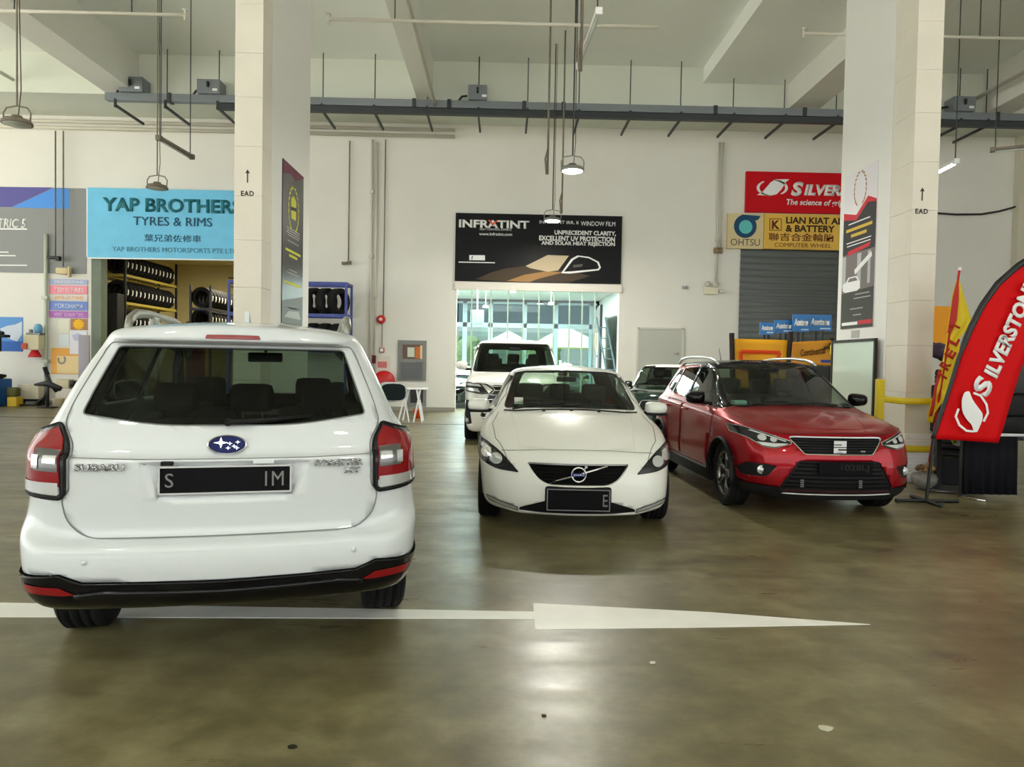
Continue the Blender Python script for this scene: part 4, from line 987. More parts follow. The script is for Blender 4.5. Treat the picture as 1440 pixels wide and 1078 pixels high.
# ---- back wall with its openings
xs0, xs1, zs = X_(130), X_(345), Z_(225, 363)
xg0, xg1, zg = X_(641), X_(869), Z_(750, 400)
bm = BM()
for lo, hi in (((XL, 0), (xs0, ZS)), ((xs0, zs), (xs1, ZS)), ((xs1, 0), (xg0, ZS)), ((xg0, zg), (xg1, ZS)), ((xg1, 0), (XR, ZS))):
    b2(bm, (lo[0], YW, lo[1]), (hi[0], YW+.25, hi[1]))
struct('wall_back', bm, M_WALL)
bm = BM(); b2(bm, (XL-.2, 18, 0), (XL, 30.2, ZC)); struct('wall_left', bm, M_WALL)
bm = BM(); b2(bm, (XR, -2, 0), (XR+.2, 30.2, ZC)); struct('wall_right', bm, M_WALL)
bm = BM(); b2(bm, (-60, -44.3, 0), (50, -44, 5)); struct('wall_front', bm, mat('dark hoarding', W(74, 78, 74), .8))  # unseen hoarding added to darken what the cars reflect from the open side
for a, b in ((XL, xs0), (xs1, xg0), (xg1, X_(1037))):
    bm = BM(); b2(bm, (a, YW-.012, 0), (b, YW, .11)); struct('baseboard_back', bm, mat('grey skirting paint', W(150, 148, 135), .6))
bm = BM(); b2(bm, (XL, 16.85, .0), (XR, 16.93, .003)); struct('floor_joint', bm, mat('joint filler', W(52, 48, 36), .8))
bm = BM(); b2(bm, (X_(1424, 300), YW-.25, 0), (X_(1424, 300)+.5, YW, ZS)); struct('trim_1', bm, mat('beige pilaster', W(205, 200, 180), .6))
# ---- columns with blockwork casings
def casing(x0, x1, y0, y1, lab):
    bm = BM(); z = 0; hs = [.62, .55, .61, .58, .6, .56, .62]; k = 0
    while z < ZC-.02:
        h = min(hs[k % 7], ZC-z); b2(bm, (x0, y0, z), (x1, y1, z+h-.002), .004); z += h; k += 1
    o = struct('pillar_casing', bm, M_BLOCK); o['label'] = lab; return o
CLX0, CLX1 = at(328, 450, 9.42).x, at(367, 450, 9.42).x
CRX0, CRX1 = at(1272, 600, 9.42).x, at(1308, 600, 9.42).x
bm = BM(); b2(bm, (CLX0-.02, 9.82, 0), (CLX1, 11.7, ZC), .012); struct('pillar', bm, M_COL)
casing(CLX0, CLX1, 9.42, 9.81, 'cream blockwork casing on the left pillar')
bm = BM(); b2(bm, (CRX0, 9.96, 0), (CRX1+.05, 11.45, ZC), .012); struct('pillar', bm, M_COL)
casing(CRX0-.0, CRX1, 9.42, 9.95, 'cream blockwork casing on the right pillar')
M_INK = mat('dark stencil paint', W(58, 50, 46), .7)
for (px, py, lab) in ((348, 272, 'stencilled upward arrow with letters on the left pillar'), (1296, 297, 'stencilled upward arrow with letters on the right pillar')):
    p = at(px, py, 9.42); t = thing('stencil_marking', lab, 'marking', (p.x, 9.418, p.z), 0)
    text('EAD', t, (0, 0, 0), .165, .066, M_INK, bold=.03, ext=.001, sp=1.15)
    bm = BM(); prism(bm, [(-.008, .135), (.008, .135), (.008, .255), (.03, .255), (0, .305), (-.03, .255), (-.008, .255)], -.001, .001); obj('arrow', bm, M_INK, t)

# ---- boards, signs
def board(name, label, cat, x0, y0, x1, y1, Y, m, th=.05, group=None, bev=0, part='panel'):
    a, b = at(x0, y0, Y-th), at(x1, y1, Y-th)
    r = thing(name, label, cat, ((a.x+b.x)/2, Y, (a.z+b.z)/2), 0, group)
    r['_th'] = th
    bm = BM(); w, h = b.x-a.x, a.z-b.z; box(bm, (0, -th/2, 0), (w, th, h), bev); obj(part, bm, m, r)
    return r
def P_(r, px, py, d=0):
    l = r.location; q = at(px, py, l.y-r['_th']-d); return (q.x-l.x, -r['_th']-d, q.z-l.z)
def T_(r, s, px, py, wpx, hpx, m, d=.002, **k):
    kk = (r.location.y)/F_PX; return text(s, r, P_(r, px, py, d), wpx*kk, hpx*kk, m, **k)
def S_(r, name, pts, m, d=.004, t=.004):
    # flat cut shape stuck on the board, outline in photo coordinates
    q = [P_(r, *p) for p in pts]; y = -r['_th']
    bm = BM(); prism(bm, [(a[0], a[2]) for a in q], y-d, y-d+t); return obj(name, bm, m, r)
WALLF = 1
C_ = lambda n, *c: mat(n, W(*c), .5, spec=.25)
# infrared-film sign over the showroom
M_SBLK = mat('black sign vinyl', (.007, .007, .008), .4, spec=.15)
s = board('sign_board', 'black window film sign with a car picture above the showroom opening', 'sign', 641, 299, 873, 399, YW, M_SBLK, .08)
T_(s, 'INFRATINT', 695, 315, 98, 11, M_WHT, bold=.035, ext=.008)
S_(s, 'red_accent', [(686, 309.2), (689.5, 309.2), (693, 314), (698.5, 309.6), (700.5, 309.6), (693, 317.5)], C_('orange red vinyl', 226, 84, 50), .012, .006)
T_(s, 'HEAT CONTROL EXPERTS', 697, 322.5, 44, 2.6, M_WHT, ext=.004)
T_(s, 'www.infratint.com', 697, 329, 46, 4.2, M_WHT, bold=.02)
T_(s, 'INFRATINT IRR. II', 786, 312.5, 54, 4.2, M_WHT, ext=.004)
T_(s, 'WINDOW FILM', 841, 314.5, 48, 6.2, M_WHT, bold=0)
T_(s, 'UNPRECEDENT CLARITY,', 823, 328, 86, 7.2, M_WHT, bold=.04)
T_(s, 'EXCELLENT UV PROTECTION', 811.5, 335.5, 106, 7, M_WHT, bold=.04)
T_(s, 'AND SOLAR HEAT REJECTION', 813, 343, 103, 7, M_WHT, bold=.04)
S_(s, 'web_panel', [(660, 358.5), (682, 358.8), (682, 366), (660, 365.6)], M_WHT)
T_(s, 'f', 664, 362.3, 2.2, 5, C_('navy vinyl', 40, 60, 130), bold=.04)
S_(s, 'web_line', [(645, 367.6), (696, 368.6), (696, 370), (645, 369)], M_WHT)
S_(s, 'picture_bonnet', [(669, 392.5), (690, 383), (712, 377), (740, 374), (770, 381), (800, 380), (830, 388), (800, 397), (700, 395)], C_('bronze print', 70, 56, 40), .003)
S_(s, 'picture_glow', [(712, 395), (738, 386), (770, 381), (792, 383), (760, 391), (744, 396.5)], C_('gold print', 168, 126, 74), .005)
S_(s, 'picture_windscreen', [(739, 374), (770, 358.5), (800, 359.5), (785, 380), (770, 382), (746, 377)], C_('cream print', 206, 188, 156), .006)
S_(s, 'picture_window_rim', [(789, 384), (803, 364), (812, 359), (828, 361), (842, 368), (845, 376), (842, 380), (802, 384.5)], M_WHT, .006)
S_(s, 'picture_window', [(793, 382), (806, 365.5), (814, 361), (828, 363), (839.5, 369), (842.5, 376), (840, 378), (803, 381.5)], M_SBLK, .009)
S_(s, 'picture_mirror', [(806, 372.5), (820, 371), (818, 375), (806, 376)], C_('grey print', 95, 92, 88), .012)
# blue tyre-shop sign
M_SIGNB = mat('sky blue sign vinyl', W(108, 196, 236), .45, noise=.05, nscale=3)
s = board('sign_board', 'sky blue tyre shop sign above the tyre store opening', 'sign', 121.5, 263.5, 352, 367, YW, M_SIGNB, .12)
T_(s, 'YAP BROTHERS', 242, 289, 190, 19, C_('teal lettering', 36, 110, 124), bold=.03, ext=.02)
T_(s, 'TYRES & RIMS', 243, 311.5, 108, 12, C_('deep teal lettering', 34, 84, 112), bold=0, ext=.02)
T_(s, '葉兄弟佐修車', 243, 335, 78, 10, C_('deep teal lettering', 34, 84, 112), ext=.01)
T_(s, 'YAP BROTHERS MOTORSPORTS PTE LTD', 246, 351.5, 172, 6.5, C_('faded teal lettering', 74, 130, 156), bold=0, ext=.01)
for q_ in ([(121.5, 264), (123.2, 264), (123.2, 363), (121.5, 363)], [(121.5, 361.6), (352, 365), (352, 366.8), (121.5, 363.4)]): S_(s, 'white_border', q_, M_WHT, .003)
# grey banner on the left
M_BANG = mat('grey banner cloth', W(140, 142, 142), .6)
s = board('banner', 'grey banner with a blue and violet corner on the left of the wall', 'banner', -60, 261, 121, 385, YW, M_BANG, .02)
S_(s, 'violet_area', [(-60, 262), (75, 263.5), (16, 291), (-60, 290)], C_('violet print', 96, 92, 160))
S_(s, 'blue_area', [(75, 264.5), (97, 265), (97, 293.5), (16, 291.5)], C_('bright blue print', 84, 150, 232))
T_(s, 'ELECTRIC 5', 2, 313.5, 68, 13, M_WHT, bold=.02, shear=.2)
S_(s, 'white_line', [(-60, 320), (38, 321), (38, 323), (-60, 322)], M_WHT)
for a, y in ((12, 354), (22, 359), (38, 372.5)): S_(s, 'white_line', [(-60, y-1.2), (a, y-.4), (a, y+1.2), (-60, y+.6)], M_WHT)
# red tyre sign
M_SRED = mat('red sign vinyl', W(202, 6, 22), .5, spec=.15)
s = board('sign_board', 'red tyre brand sign with a white ribbon emblem above the yellow battery sign', 'sign', 1050, 240.5, 1266, 302.5, YW, M_SRED, .10)
def ribbon_s(fn, nm, m1, m2, n2):
    pass
S_(s, 'emblem', [(1064, 274), (1072, 270), (1084, 256), (1091, 252), (1110, 252), (1105, 256), (1099, 266), (1092, 273), (1084, 275)], M_WHT)
for a0, a1 in ((2.2, 4.6), (-.9, 1.45)):
    q = []
    for r_ in (1, .82):
        L = [(1086+22*r_*math.cos(a0+(a1-a0)*k/16)*1.0, 264-11.5*r_**.5*math.sin(a0+(a1-a0)*k/16)) for k in range(17)]
        q += L if r_ == 1 else L[::-1]
    S_(s, 'emblem_ring', q, M_WHT)
T_(s, 'S', 1121, 265.5, 17, 20, M_WHT, bold=.05, shear=.2); T_(s, 'ILVERSTONE', 1190, 268, 118, 15.5, M_WHT, bold=.05, shear=.2)
T_(s, 'The science of grip', 1146, 285.8, 80, 10.5, M_WHT, bold=.02, shear=.2)
# tyre maker sign and gold battery sign
M_SCRM = mat('cream sign face', W(216, 198, 150), .5)
s = board('sign_board', 'cream sign with a blue tyre swirl emblem beside the gold battery sign', 'sign', 1024, 299.5, 1073, 350, YW, M_SCRM, .12)
M_TEAL = C_('dark teal print', 22, 74, 108)
S_(s, 'emblem', [(1048+16*math.cos(a)*1.0, 318+16.5*math.sin(a)) for a in [k*PI/16-.5 for k in range(0, 25)]] + [(1044, 301.5), (1070, 303.5), (1066, 309)], M_TEAL)
S_(s, 'emblem_core', [(1048.5+9.4*math.cos(k*PI/14), 319+9.6*math.sin(k*PI/14)) for k in range(28)], C_('aqua print', 100, 196, 196), .008)
T_(s, 'OHTSU', 1048, 340.5, 41, 9.5, C_('grey brown lettering', 92, 88, 78), bold=0)
M_SGLD = mat('gold sign face', W(226, 180, 62), .45, noise=.08, nscale=1.5)
s = board('sign_board', 'gold battery and wheel shop sign above the roller shutter', 'sign', 1075, 300, 1290, 354, YW, M_SGLD, .13)
M_BRN = C_('maroon lettering', 104, 40, 24); M_DBRN = C_('dark brown lettering', 58, 42, 26)
S_(s, 'emblem_frame', [(1082, 307), (1099, 307.4), (1099, 324.4), (1082, 324)], M_BRN); S_(s, 'emblem_ground', [(1083, 308), (1098, 308.4), (1098, 323.4), (1083, 323)], M_SGLD, .007)
T_(s, 'K', 1091, 315.8, 11, 12, M_BRN, d=.01, bold=.03)
T_(s, 'LIAN KIAT ALLOY', 1158, 310.5, 105, 9.5, M_DBRN, bold=.03)
T_(s, '& BATTERY', 1139.5, 321.5, 69, 9.5, M_DBRN, bold=.03)
T_(s, '聯吉合金輪胎', 1127, 333.5, 92, 11, M_BRN, bold=.006)
T_(s, 'COMPUTER WHEEL', 1129, 344.8, 80, 5.6, M_BRN, bold=.0)
# roller shutter
x0, x1, zt = X_(1037), X_(1292), Z_(1037, 350)
bm = BM(); n = 26; rows = []
for k in range(n*4+1):
    z = zt*k/(n*4); y = YW-.02-.025*abs(math.sin(PI*k/4)); rows.append((bm.verts.new((x0, y, z)), bm.verts.new((x1, y, z))))
for a, b in zip(rows, rows[1:]): bm.faces.new((a[0], a[1], b[1], b[0]))
o = struct('door_1', bm, mat('dark grey shutter steel', W(82, 86, 84), .5, metal=.3), smooth=True); thick(o, .02, 1)
# grey service door
t = struct('door_2', (lambda b: (b2(b, (X_(897), YW-.05, 0), (X_(958), YW, Z_(928, 462.5))), b)[1])(BM()), M_DOORG)
bm = BM(); a, b_, zt = X_(895.5), X_(959.5), Z_(928, 460.5)
for lo, hi in (((a-.02, 0), (a+.04, zt)), ((b_-.04, 0), (b_+.02, zt)), ((a, zt-.05), (b_, zt))): b2(bm, (lo[0], YW-.07, lo[1]), (hi[0], YW, hi[1]))
obj('door_frame', bm, mat('door frame paint', W(205, 204, 192), .5), t)
bm = BM(); p = at(953, 497, YW-.08); cyl(bm, p, p+V((0, .05, 0)), .035, 16); tube(bm, [p+V((0, -.03, 0)), p+V((-.12, -.03, 0))], .012, 8); obj('door_handle', bm, M_CHROME, t)

# ---- overhead trunking, hangers, arms, switch boxes
YT = 19.1
zt0 = Z_(150, 136, YT); ztr = Z_(1300, 172, YT); zT = (zt0+ztr)/2
t = thing('cable_trunking', 'long grey cable trunking slung under the ceiling along the wall', 'cable tray', (X_(150, 136, YT), YT, zT))
Lt = X_(1520, 180, YT)-t.location.x
bm = BM(); b2(bm, (0, -.10, -.02), (Lt, .10, .17), .01); obj('upper_channel', bm, M_TRAY, t)
bm = BM(); b2(bm, (2.9, -.14, -.20), (Lt, -.02, -.05), .01); b2(bm, (2.9, .05, -.16), (Lt, .14, -.05)); obj('lower_channel', bm, M_TRAYD, t)
bm = BM()
for px in (240, 380, 583, 632, 737, 792, 1005, 1130, 1400): bq = BM(); b2(bq, (X_(px, 150, YT)-t.location.x-.05, -.125, -.04), (X_(px, 150, YT)-t.location.x+.05, .12, .19), .008); obj('joint_cover', bq, M_TRAYD, t)
bm.free()
for px in (165, 235, 308, 454, 527, 601, 673, 742, 814, 886, 957, 1031, 1103, 1176, 1349, 1387):
    x = X_(px, 150, YT)-t.location.x
    bm = BM(); cyl(bm, (x, 0, .15), (x, 0, ZC-zT), .014, 8); obj('hanger_rod', bm, M_ROD, t)
    bm = BM(); box(bm, (x, .62, -.16), (.05, 1.5, .06)); box(bm, (x, -.10, -.10), (.05, .05, .22)); obj('bracket_arm', bm, M_TRAYD, t)
for px, py, w, h, lab in ((189, 120, 32, 20, 'grey switch box on the trunking, leftmost'), (297, 124, 31, 19, 'grey switch box on the trunking beside the left pillar'), (672, 138, 25, 20, 'grey switch box on the trunking above the showroom sign'), (1350, 161, 30, 20, 'grey switch box on the trunking right of the right pillar')):
    p = at(px, py, YT); s = thing('switch_box', lab, 'switch box', (p.x, YT, zT+.17), 0, 'switch boxes on the trunking'); hh = h/F_PX*YT
    bm = BM(); b2(bm, (-w/2/F_PX*YT, -.2, 0), (w/2/F_PX*YT, .25, hh), .012); obj('housing', bm, M_TRAY, s)
    bm = BM(); box(bm, (.0, -.23, hh*.6), (.05, .06, .14), .01); obj('switch_lever', bm, M_BLK, s)
    bm = BM(); box(bm, (.17, -.205, hh*.25), (.12, .01, .06)); obj('rating_plate', bm, M_WHT, s)
    bm = BM(); tube(bm, [(-.28, .1, hh*.5), (-.42, .1, hh*.45), (-.5, .1, .05), (-.5, .1, -.02)], .03, 8); obj('feed_cable', bm, M_BLK, s, True)
# ---- pipes under the ceiling
def pipe(name, lab, pts, r, m, cat='pipe', heads=(), group=None):
    bm = BM(); tube(bm, pts, r, 10); o = obj(name, bm, m, None, True); tag(o, lab, cat, group); return o
for i, (xa, ya, xb, yb, Yp, lab) in enumerate(((-40, 16, 260, 19.5, 12, 'thin cream sprinkler pipe across the ceiling left of the left pillar'), (462, 29.5, 926, 35.5, 12, 'thin cream sprinkler pipe across the ceiling between the two pillars'), (1130, 48, 1460, 54, 13, 'thin cream sprinkler pipe across the ceiling behind the right pillar'))):
    a, b = at(xa, ya, Yp), at(xb, yb, Yp); z = (a.z+b.z)/2
    t = thing('sprinkler_pipe', lab, 'pipe', ((a.x+b.x)/2, Yp, z)); L = b.x-a.x
    bm = BM(); cyl(bm, (-L/2, 0, 0), (L/2, 0, 0), .028, 10); obj('pipe_run', bm, M_PIPE, t, True)
    bm = BM(); e = L/2 if i == 0 else -L/2
    cyl(bm, (e, 0, -.08), (e, 0, .07), .022, 8); cyl(bm, (e, 0, .07), (e, 0, .085), .045, 10); obj('sprinkler_head', bm, M_PIPE, t, True)
    for k in (-.3, .25):
        bm = BM(); cyl(bm, (k*L, 0, 0), (k*L, 0, ZC-z), .010, 6); obj('hanger_rod', bm, M_ROD, t)
x = ground(592, 75, ZS-.25).x
bm = BM(); cyl(bm, (x, -5, ZS-.22), (x, 19.3, ZS-.22), .045, 10); 
tag(obj('ceiling_pipe', bm, M_PIPE, None, True), 'white pipe running along the left ceiling beam', 'pipe')
x = ground(1155, 131, ZS+.3).x
bm = BM(); cyl(bm, (x, -5, ZS+.3), (x, 19.4, ZS+.3), .05, 10); tag(obj('ceiling_pipe', bm, M_PIPE, None, True), 'white pipe running toward the wall just left of the right pillar', 'pipe')
x = ground(1395, 126, ZS+.3).x
bm = BM(); cyl(bm, (x, -5, ZS+.3), (x, 19.4, ZS+.3), .05, 10); tag(obj('ceiling_pipe', bm, M_PIPE, None, True), 'white pipe running toward the wall right of the right pillar', 'pipe')
x = ground(43, 126, ZS+.3).x
bm = BM(); cyl(bm, (x, -5, ZS+.3), (x, 19.4, ZS+.3), .045, 10); tag(obj('ceiling_pipe', bm, M_PIPE, None, True), 'cream pipe running toward the wall at the far left of the ceiling', 'pipe')
for k, (py, lab) in enumerate(((173, 'upper cream pipe running along the top of the back wall'), (182, 'lower cream pipe running along the top of the back wall'))):
    z = Z_(200, py, YW-.12); bm = BM(); cyl(bm, (XL+.1, YW-.12, z), (X_(640, 190), YW-.12, z), .05, 10); tag(obj('wall_pipe', bm, M_PIPE, None, True), lab, 'pipe')
def vpipe(px, y0, y1, r, m, lab, Y=YW-.06, fit=None, name='conduit'):
    a, b = at(px, y0, Y), at(px, y1, Y)
    bm = BM(); cyl(bm, (b.x, Y, b.z), (b.x, Y, a.z), r, 10)
    if fit:
        for f in fit: box(bm, (b.x, Y, b.z+f*(a.z-b.z)), (r*3.4, r*3, .10), .01)
    return tag(obj(name, bm, m, None, True), lab, 'conduit')
vpipe(490, 198, 366, .018, M_RUST, 'thin conduit dropping to a socket left of the double wall pipe')
vpipe(519.5, 196, 560, .035, M_PIPE, 'left pipe of the cream pair running down the wall beside the fire bell', fit=(.55, .8))
vpipe(526, 200, 560, .03, M_PIPE, 'right pipe of the cream pair running down the wall beside the fire bell', fit=(.4,))
vpipe(539, 196, 444, .016, M_RUST, 'thin conduit running down to the red fire bell')
vpipe(537, 455, 487, .012, M_RUST, 'short conduit between fire bell and call point')
vpipe(1007, 200, 396, .03, M_PIPE, 'left conduit running down to the twin emergency light', fit=(.3,))
vpipe(1014, 200, 348, .022, M_PIPE, 'right conduit beside the one above the emergency light')
vpipe(78, 184, 360, .02, M_RUST, 'left dark cable of the pair hanging over the grey banner', Y=YW-.2)
vpipe(89, 184, 375, .02, M_RUST, 'right dark cable of the pair hanging over the grey banner', Y=YW-.2)
vpipe(64.5, 329, 552, .05, mat('pale green pipe', W(196, 202, 186), .5), 'pale upright pipe in front of the wall left of the brand posters', Y=YW-.08, fit=(.2, .6), name='upright_pipe')
def small(name, lab, cat, px, py, Y, build, m, group=None):
    p = at(px, py, Y); bm = BM(); build(bm); o = obj(name, bm, m, None, True, loc=p); tag(o, lab, cat, group); return o
small('cable_socket', 'dark cable sockets hanging at the end of the thin conduit', 'socket', 484, 370, YW-.1, lambda b: (box(b, (0, 0, 0), (.14, .1, .08), .02), box(b, (.14, .0, .02), (.13, .1, .1), .02)), M_RUST)
small('cable_socket', 'black cable plug at the end of the left hanging cable', 'socket', 76, 362, YW-.2, lambda b: (box(b, (0, 0, 0), (.36, .1, .08), .02), box(b, (.12, 0, -.03), (.12, .12, .12), .02)), M_BLK)
small('cable_socket', 'cream and black socket box at the end of the right hanging cable', 'socket', 88, 381, YW-.15, lambda b: (box(b, (0, 0, 0), (.34, .12, .17), .02), box(b, (.2, 0, -.02), (.06, .12, .3), .02)), mat('aged cream plastic', W(214, 196, 150), .5))
t = thing('emergency_light', 'twin spot emergency light on the wall left of the roller shutter', 'light', at(1000, 409, YW-.06))
bm = BM(); box(bm, (0, 0, 0), (.40, .12, .20), .02); obj('battery_case', bm, mat('ivory plastic', W(222, 215, 190), .5), t)
for s_ in (-1, 1):
    bm = BM(); lathe(bm, [(.03, .06), (.08, -.03), (.085, -.06), (0, -.05)], 'y', 16, c=(s_*.12, -.03, .19)); obj('spot_head', bm, M_PIPE, t, True)
bm = BM(); box(bm, (.32, 0, .0), (.2, .08, .09), .02); cyl(bm, (.4, -.06, 0), (.4, -.02, 0), .06, 12); obj('junction_box', bm, M_PIPE, t)
small('wall_camera', 'small grey camera on the wall above the service door', 'camera', 963, 404, YW-.05, lambda b: (box(b, (0, 0, 0), (.16, .08, .10), .02), cyl(b, (0, -.1, 0), (0, -.03, 0), .035, 12)), mat('pale grey plastic', W(170), .5))
small('wall_camera', 'brass coloured camera on the conduit beside the cream tyre sign', 'camera', 1010, 352, YW-.08, lambda b: (box(b, (0, 0, 0), (.24, .14, .16), .02), cyl(b, (-.04, -.12, 0), (-.04, -.05, 0), .07, 14)), mat('brass', W(140, 116, 80), .4))
M_FRED = mat('fire red', W(200, 24, 30), .4)
t = thing('fire_bell', 'round red fire bell on the wall', 'bell', at(536, 449, YW-.05)); bm = BM(); lathe(bm, [(0, -.12), (.05, -.12), (.11, -.08), (.13, 0), (0, 0)], 'y', 24); obj('gong', bm, M_FRED, t, True); bm = BM(); lathe(bm, [(0, -.14), (.05, -.135), (.055, -.11)], 'y', 16); obj('centre_cap', bm, mat('pink white cap', W(248, 205, 205), .4), t, True)
t = thing('call_point', 'small red framed fire call point below the bell', 'fire alarm', at(537, 492, YW-.03)); bm = BM(); box(bm, (0, 0, 0), (.15, .06, .15), .02); obj('housing', bm, C_('faded red', 186, 110, 100), t); bm = BM(); box(bm, (0, -.035, 0), (.09, .01, .09)); obj('call_glass', bm, M_WHT, t)
s = board('notice', 'fire hose notice with a pink block on the wall', 'sign', 528, 500, 548, 528, YW, C_('pale notice paper', 224, 214, 204), .012); S_(s, 'pink_block', [(531, 508), (544, 508.3), (544, 517), (531, 516.7)], C_('pink print', 210, 120, 118))
small('fire_switch', 'dark red electrical box beside the fire hose notice', 'switch', 526, 505, YW-.05, lambda b: box(b, (0, 0, 0), (.10, .1, .24), .01), C_('deep maroon', 90, 26, 28))
t = thing('hose_reel', 'round red fire hose reel behind the white SUV', 'hose reel', at(540, 536, YW-.18))
bm = BM(); lathe(bm, [(.0, -.10), (.30, -.10), (.31, -.06), (.12, -.05), (.12, .05), (.31, .06), (.30, .10), (0, .10)], 'y', 32); obj('reel_drum', bm, M_FRED, t, True)
bm = BM(); lathe(bm, [(.13, -.05), (.28, -.04), (.28, .04), (.13, .05)], 'y', 32, closed=True); obj('hose', bm, C_('dark hose', 60, 20, 20), t, True)
bm = BM(); b2(bm, (-.05, .08, -.06), (.05, .18, .06)); obj('wall_bracket', bm, M_FRED, t)
# louvred window with a vent beneath
t = board('louvred_window', 'grey framed louvred window low on the wall between fire bell and showroom', 'window', 559.5, 478, 599, 535.5, YW, M_GRY, .04, part='frame')
S_(t, 'pane', [(566, 484), (594.5, 484.6), (594, 505), (566, 504.4)], mat('brown interior seen through pane', W(92, 66, 48), .2))
S_(t, 'notice', [(573, 488), (583, 488.4), (583, 502), (573, 501.6)], C_('pale green paper', 206, 208, 190), .008); S_(t, 'orange_strip', [(584, 487), (591, 487.2), (591, 504), (584, 503.8)], C_('rust orange', 196, 110, 60), .006)
S_(t, 'curtain', [(591, 485.5), (594, 485.6), (593.7, 504.6), (591, 504.4)], C_('cream curtain', 226, 208, 170), .006)
bm = BM()
for k in range(9):
    p = P_(t, 579, 510+k*2.7); q0, q1 = P_(t, 564, 510+k*2.7), P_(t, 594, 510.5+k*2.7); box(bm, ((q0[0]+q1[0])/2, -.055, p[2]), (q1[0]-q0[0], .035, .035), 0, Matrix.Identity(3))
obj('louvre_slats', bm, mat('slate louvre', W(104, 108, 110), .5), t)
t = board('floor_vent', 'grey framed dark vent at the foot of the wall under the louvred window', 'vent', 573, 544.5, 599, 571.5, YW, M_GRY, .04, part='frame'); S_(t, 'vent_opening', [(577, 547), (595, 547.4), (594.6, 566.5), (577, 566)], M_BLK, .003)
# ============================================================ lamps
M_LON = lamp_mat('lit lamp lens', (1, .97, .80), 14)
M_LOFF = mat('unlit lamp lens', W(190, 196, 186), .3)
M_ALU = mat('cast aluminium', W(150, 152, 146), .45, metal=.6)
def highbay(px, py, z, on, lab, drop=None):
    r = ray(px, py); Y = r.y*(z-CAM_H)/r.z; p = at(px, py, Y)
    t = thing('high_bay_lamp', lab, 'lamp', p)
    bm = BM(); lathe(bm, [(0, .10), (.07, .10), (.09, .06), (.18, .04), (.215, .0), (.215, -.03), (.19, -.035)], 'z', 28); obj('housing', bm, M_ALU if on else M_RUST, t, True)
    bm = BM(); lathe(bm, [(0, -.045), (.17, -.045), (.195, -.03), (.17, -.02), (0, -.02)], 'z', 28); obj('lens', bm, M_LON if on else M_LOFF, t, True)
    bm = BM(); tube(bm, [(-.2, 0, .0), (-.21, 0, .14), (-.16, 0, .22), (0, 0, .25), (.16, 0, .22), (.21, 0, .14), (.2, 0, 0)], .012, 8); obj('yoke', bm, M_ALU if on else M_RUST, t, True)
    bm = BM(); cyl(bm, (0, 0, .25), (0, 0, (drop or ZC)-p.z), .014, 8); obj('drop_rod', bm, M_RUST if not on else M_ROD, t)
    bm = BM(); tube(bm, [(.02, 0, .1), (.05, .02, .5), (.035, .01, 1.6), (.04, 0, ZC-p.z)], .007, 6); obj('power_cable', bm, M_BLK, t)
    if on:
        l = bpy.data.lights.new('lamp_light', 'AREA'); l.shape = 'DISK'; l.size = .36; l.energy = on; l.color = (1, .97, .88); lo = bpy.data.objects.new('lamp_light', l); COL.objects.link(lo); lo.parent = t; lo.location = (0, 0, -.06)
    return t
highbay(24, 172, 5.0, 0, 'unlit round high bay lamp at the far left')
highbay(221, 263, 5.0, 0, 'unlit round high bay lamp in front of the sky blue sign')
highbay(805, 238, 5.0, 120, 'lit round high bay lamp, the nearer one above the showroom')
highbay(777, 309, 5.0, 80, 'lit round high bay lamp hanging in front of the window film sign')
def batten(pa, pb, z, on, lab, m=None, g='tube lamps hung from the ceiling'):
    r = ray(*pa); A = at(pa[0], pa[1], r.y*(z-CAM_H)/r.z); r = ray(*pb); B = at(pb[0], pb[1], r.y*(z-CAM_H)/r.z)
    c = (A+B)/2; L = (B-A).length; ang = math.atan2(-(B-A).x, (B-A).y)
    t = thing('tube_lamp', lab, 'lamp', c, ang)
    bm = BM(); b2(bm, (-.04, -L/2, 0), (.04, L/2, .06), .008); b2(bm, (-.05, -L/2-.03, -.03), (.05, -L/2+.05, .07), .01); b2(bm, (-.05, L/2-.05, -.03), (.05, L/2+.03, .07), .01); obj('batten', bm, m or M_WHT, t)
    bm = BM(); cyl(bm, (0, -L/2+.04, -.02), (0, L/2-.04, -.02), .018, 10); obj('tube', bm, lamp_mat('lit tube', (.95, 1, 1), 22) if on else M_LOFF, t, True)
    for s_ in (-1, 1):
        bm = BM(); cyl(bm, (0, s_*L*.44, .05), (0, s_*L*.44, ZC-z), .010, 6); obj('hanger_rod', bm, M_ROD, t)
    return t
batten((842, 18), (814, 95), 6.3, False, 'unlit white tube lamp hanging above the lit high bay lamps')
batten((223, 195), (270, 222), 5.5, False, 'unlit rusty tube lamp hanging above the sky blue sign', M_RUST)
batten((1345, 228), (1316, 243), 5.3, True, 'lit tube lamp right of the right pillar')
batten((1395, 212), (1470, 205), 6.0, False, 'unlit dark tube lamp at the far right edge', M_RUST)
def spot_bay(x, y, z, on, lab):
    p = V((x, y, z)); t = thing('high_bay_lamp', lab, 'lamp', p)
    bm = BM(); lathe(bm, [(0, .10), (.07, .10), (.09, .06), (.18, .04), (.215, .0), (.215, -.03), (.19, -.035)], 'z', 28); obj('housing', bm, M_ALU, t, True)
    bm = BM(); lathe(bm, [(0, -.045), (.17, -.045), (.195, -.03), (.17, -.02), (0, -.02)], 'z', 28); obj('lens', bm, M_LON, t, True)
    bm = BM(); cyl(bm, (0, 0, .1), (0, 0, ZC-z), .014, 8); obj('drop_rod', bm, M_ROD, t)
    l = bpy.data.lights.new('lamp_light', 'AREA'); l.shape = 'DISK'; l.size = .36; l.energy = on; l.color = (1, .98, .93); lo = bpy.data.objects.new('lamp_light', l); COL.objects.link(lo); lo.parent = t; lo.location = (0, 0, -.06)
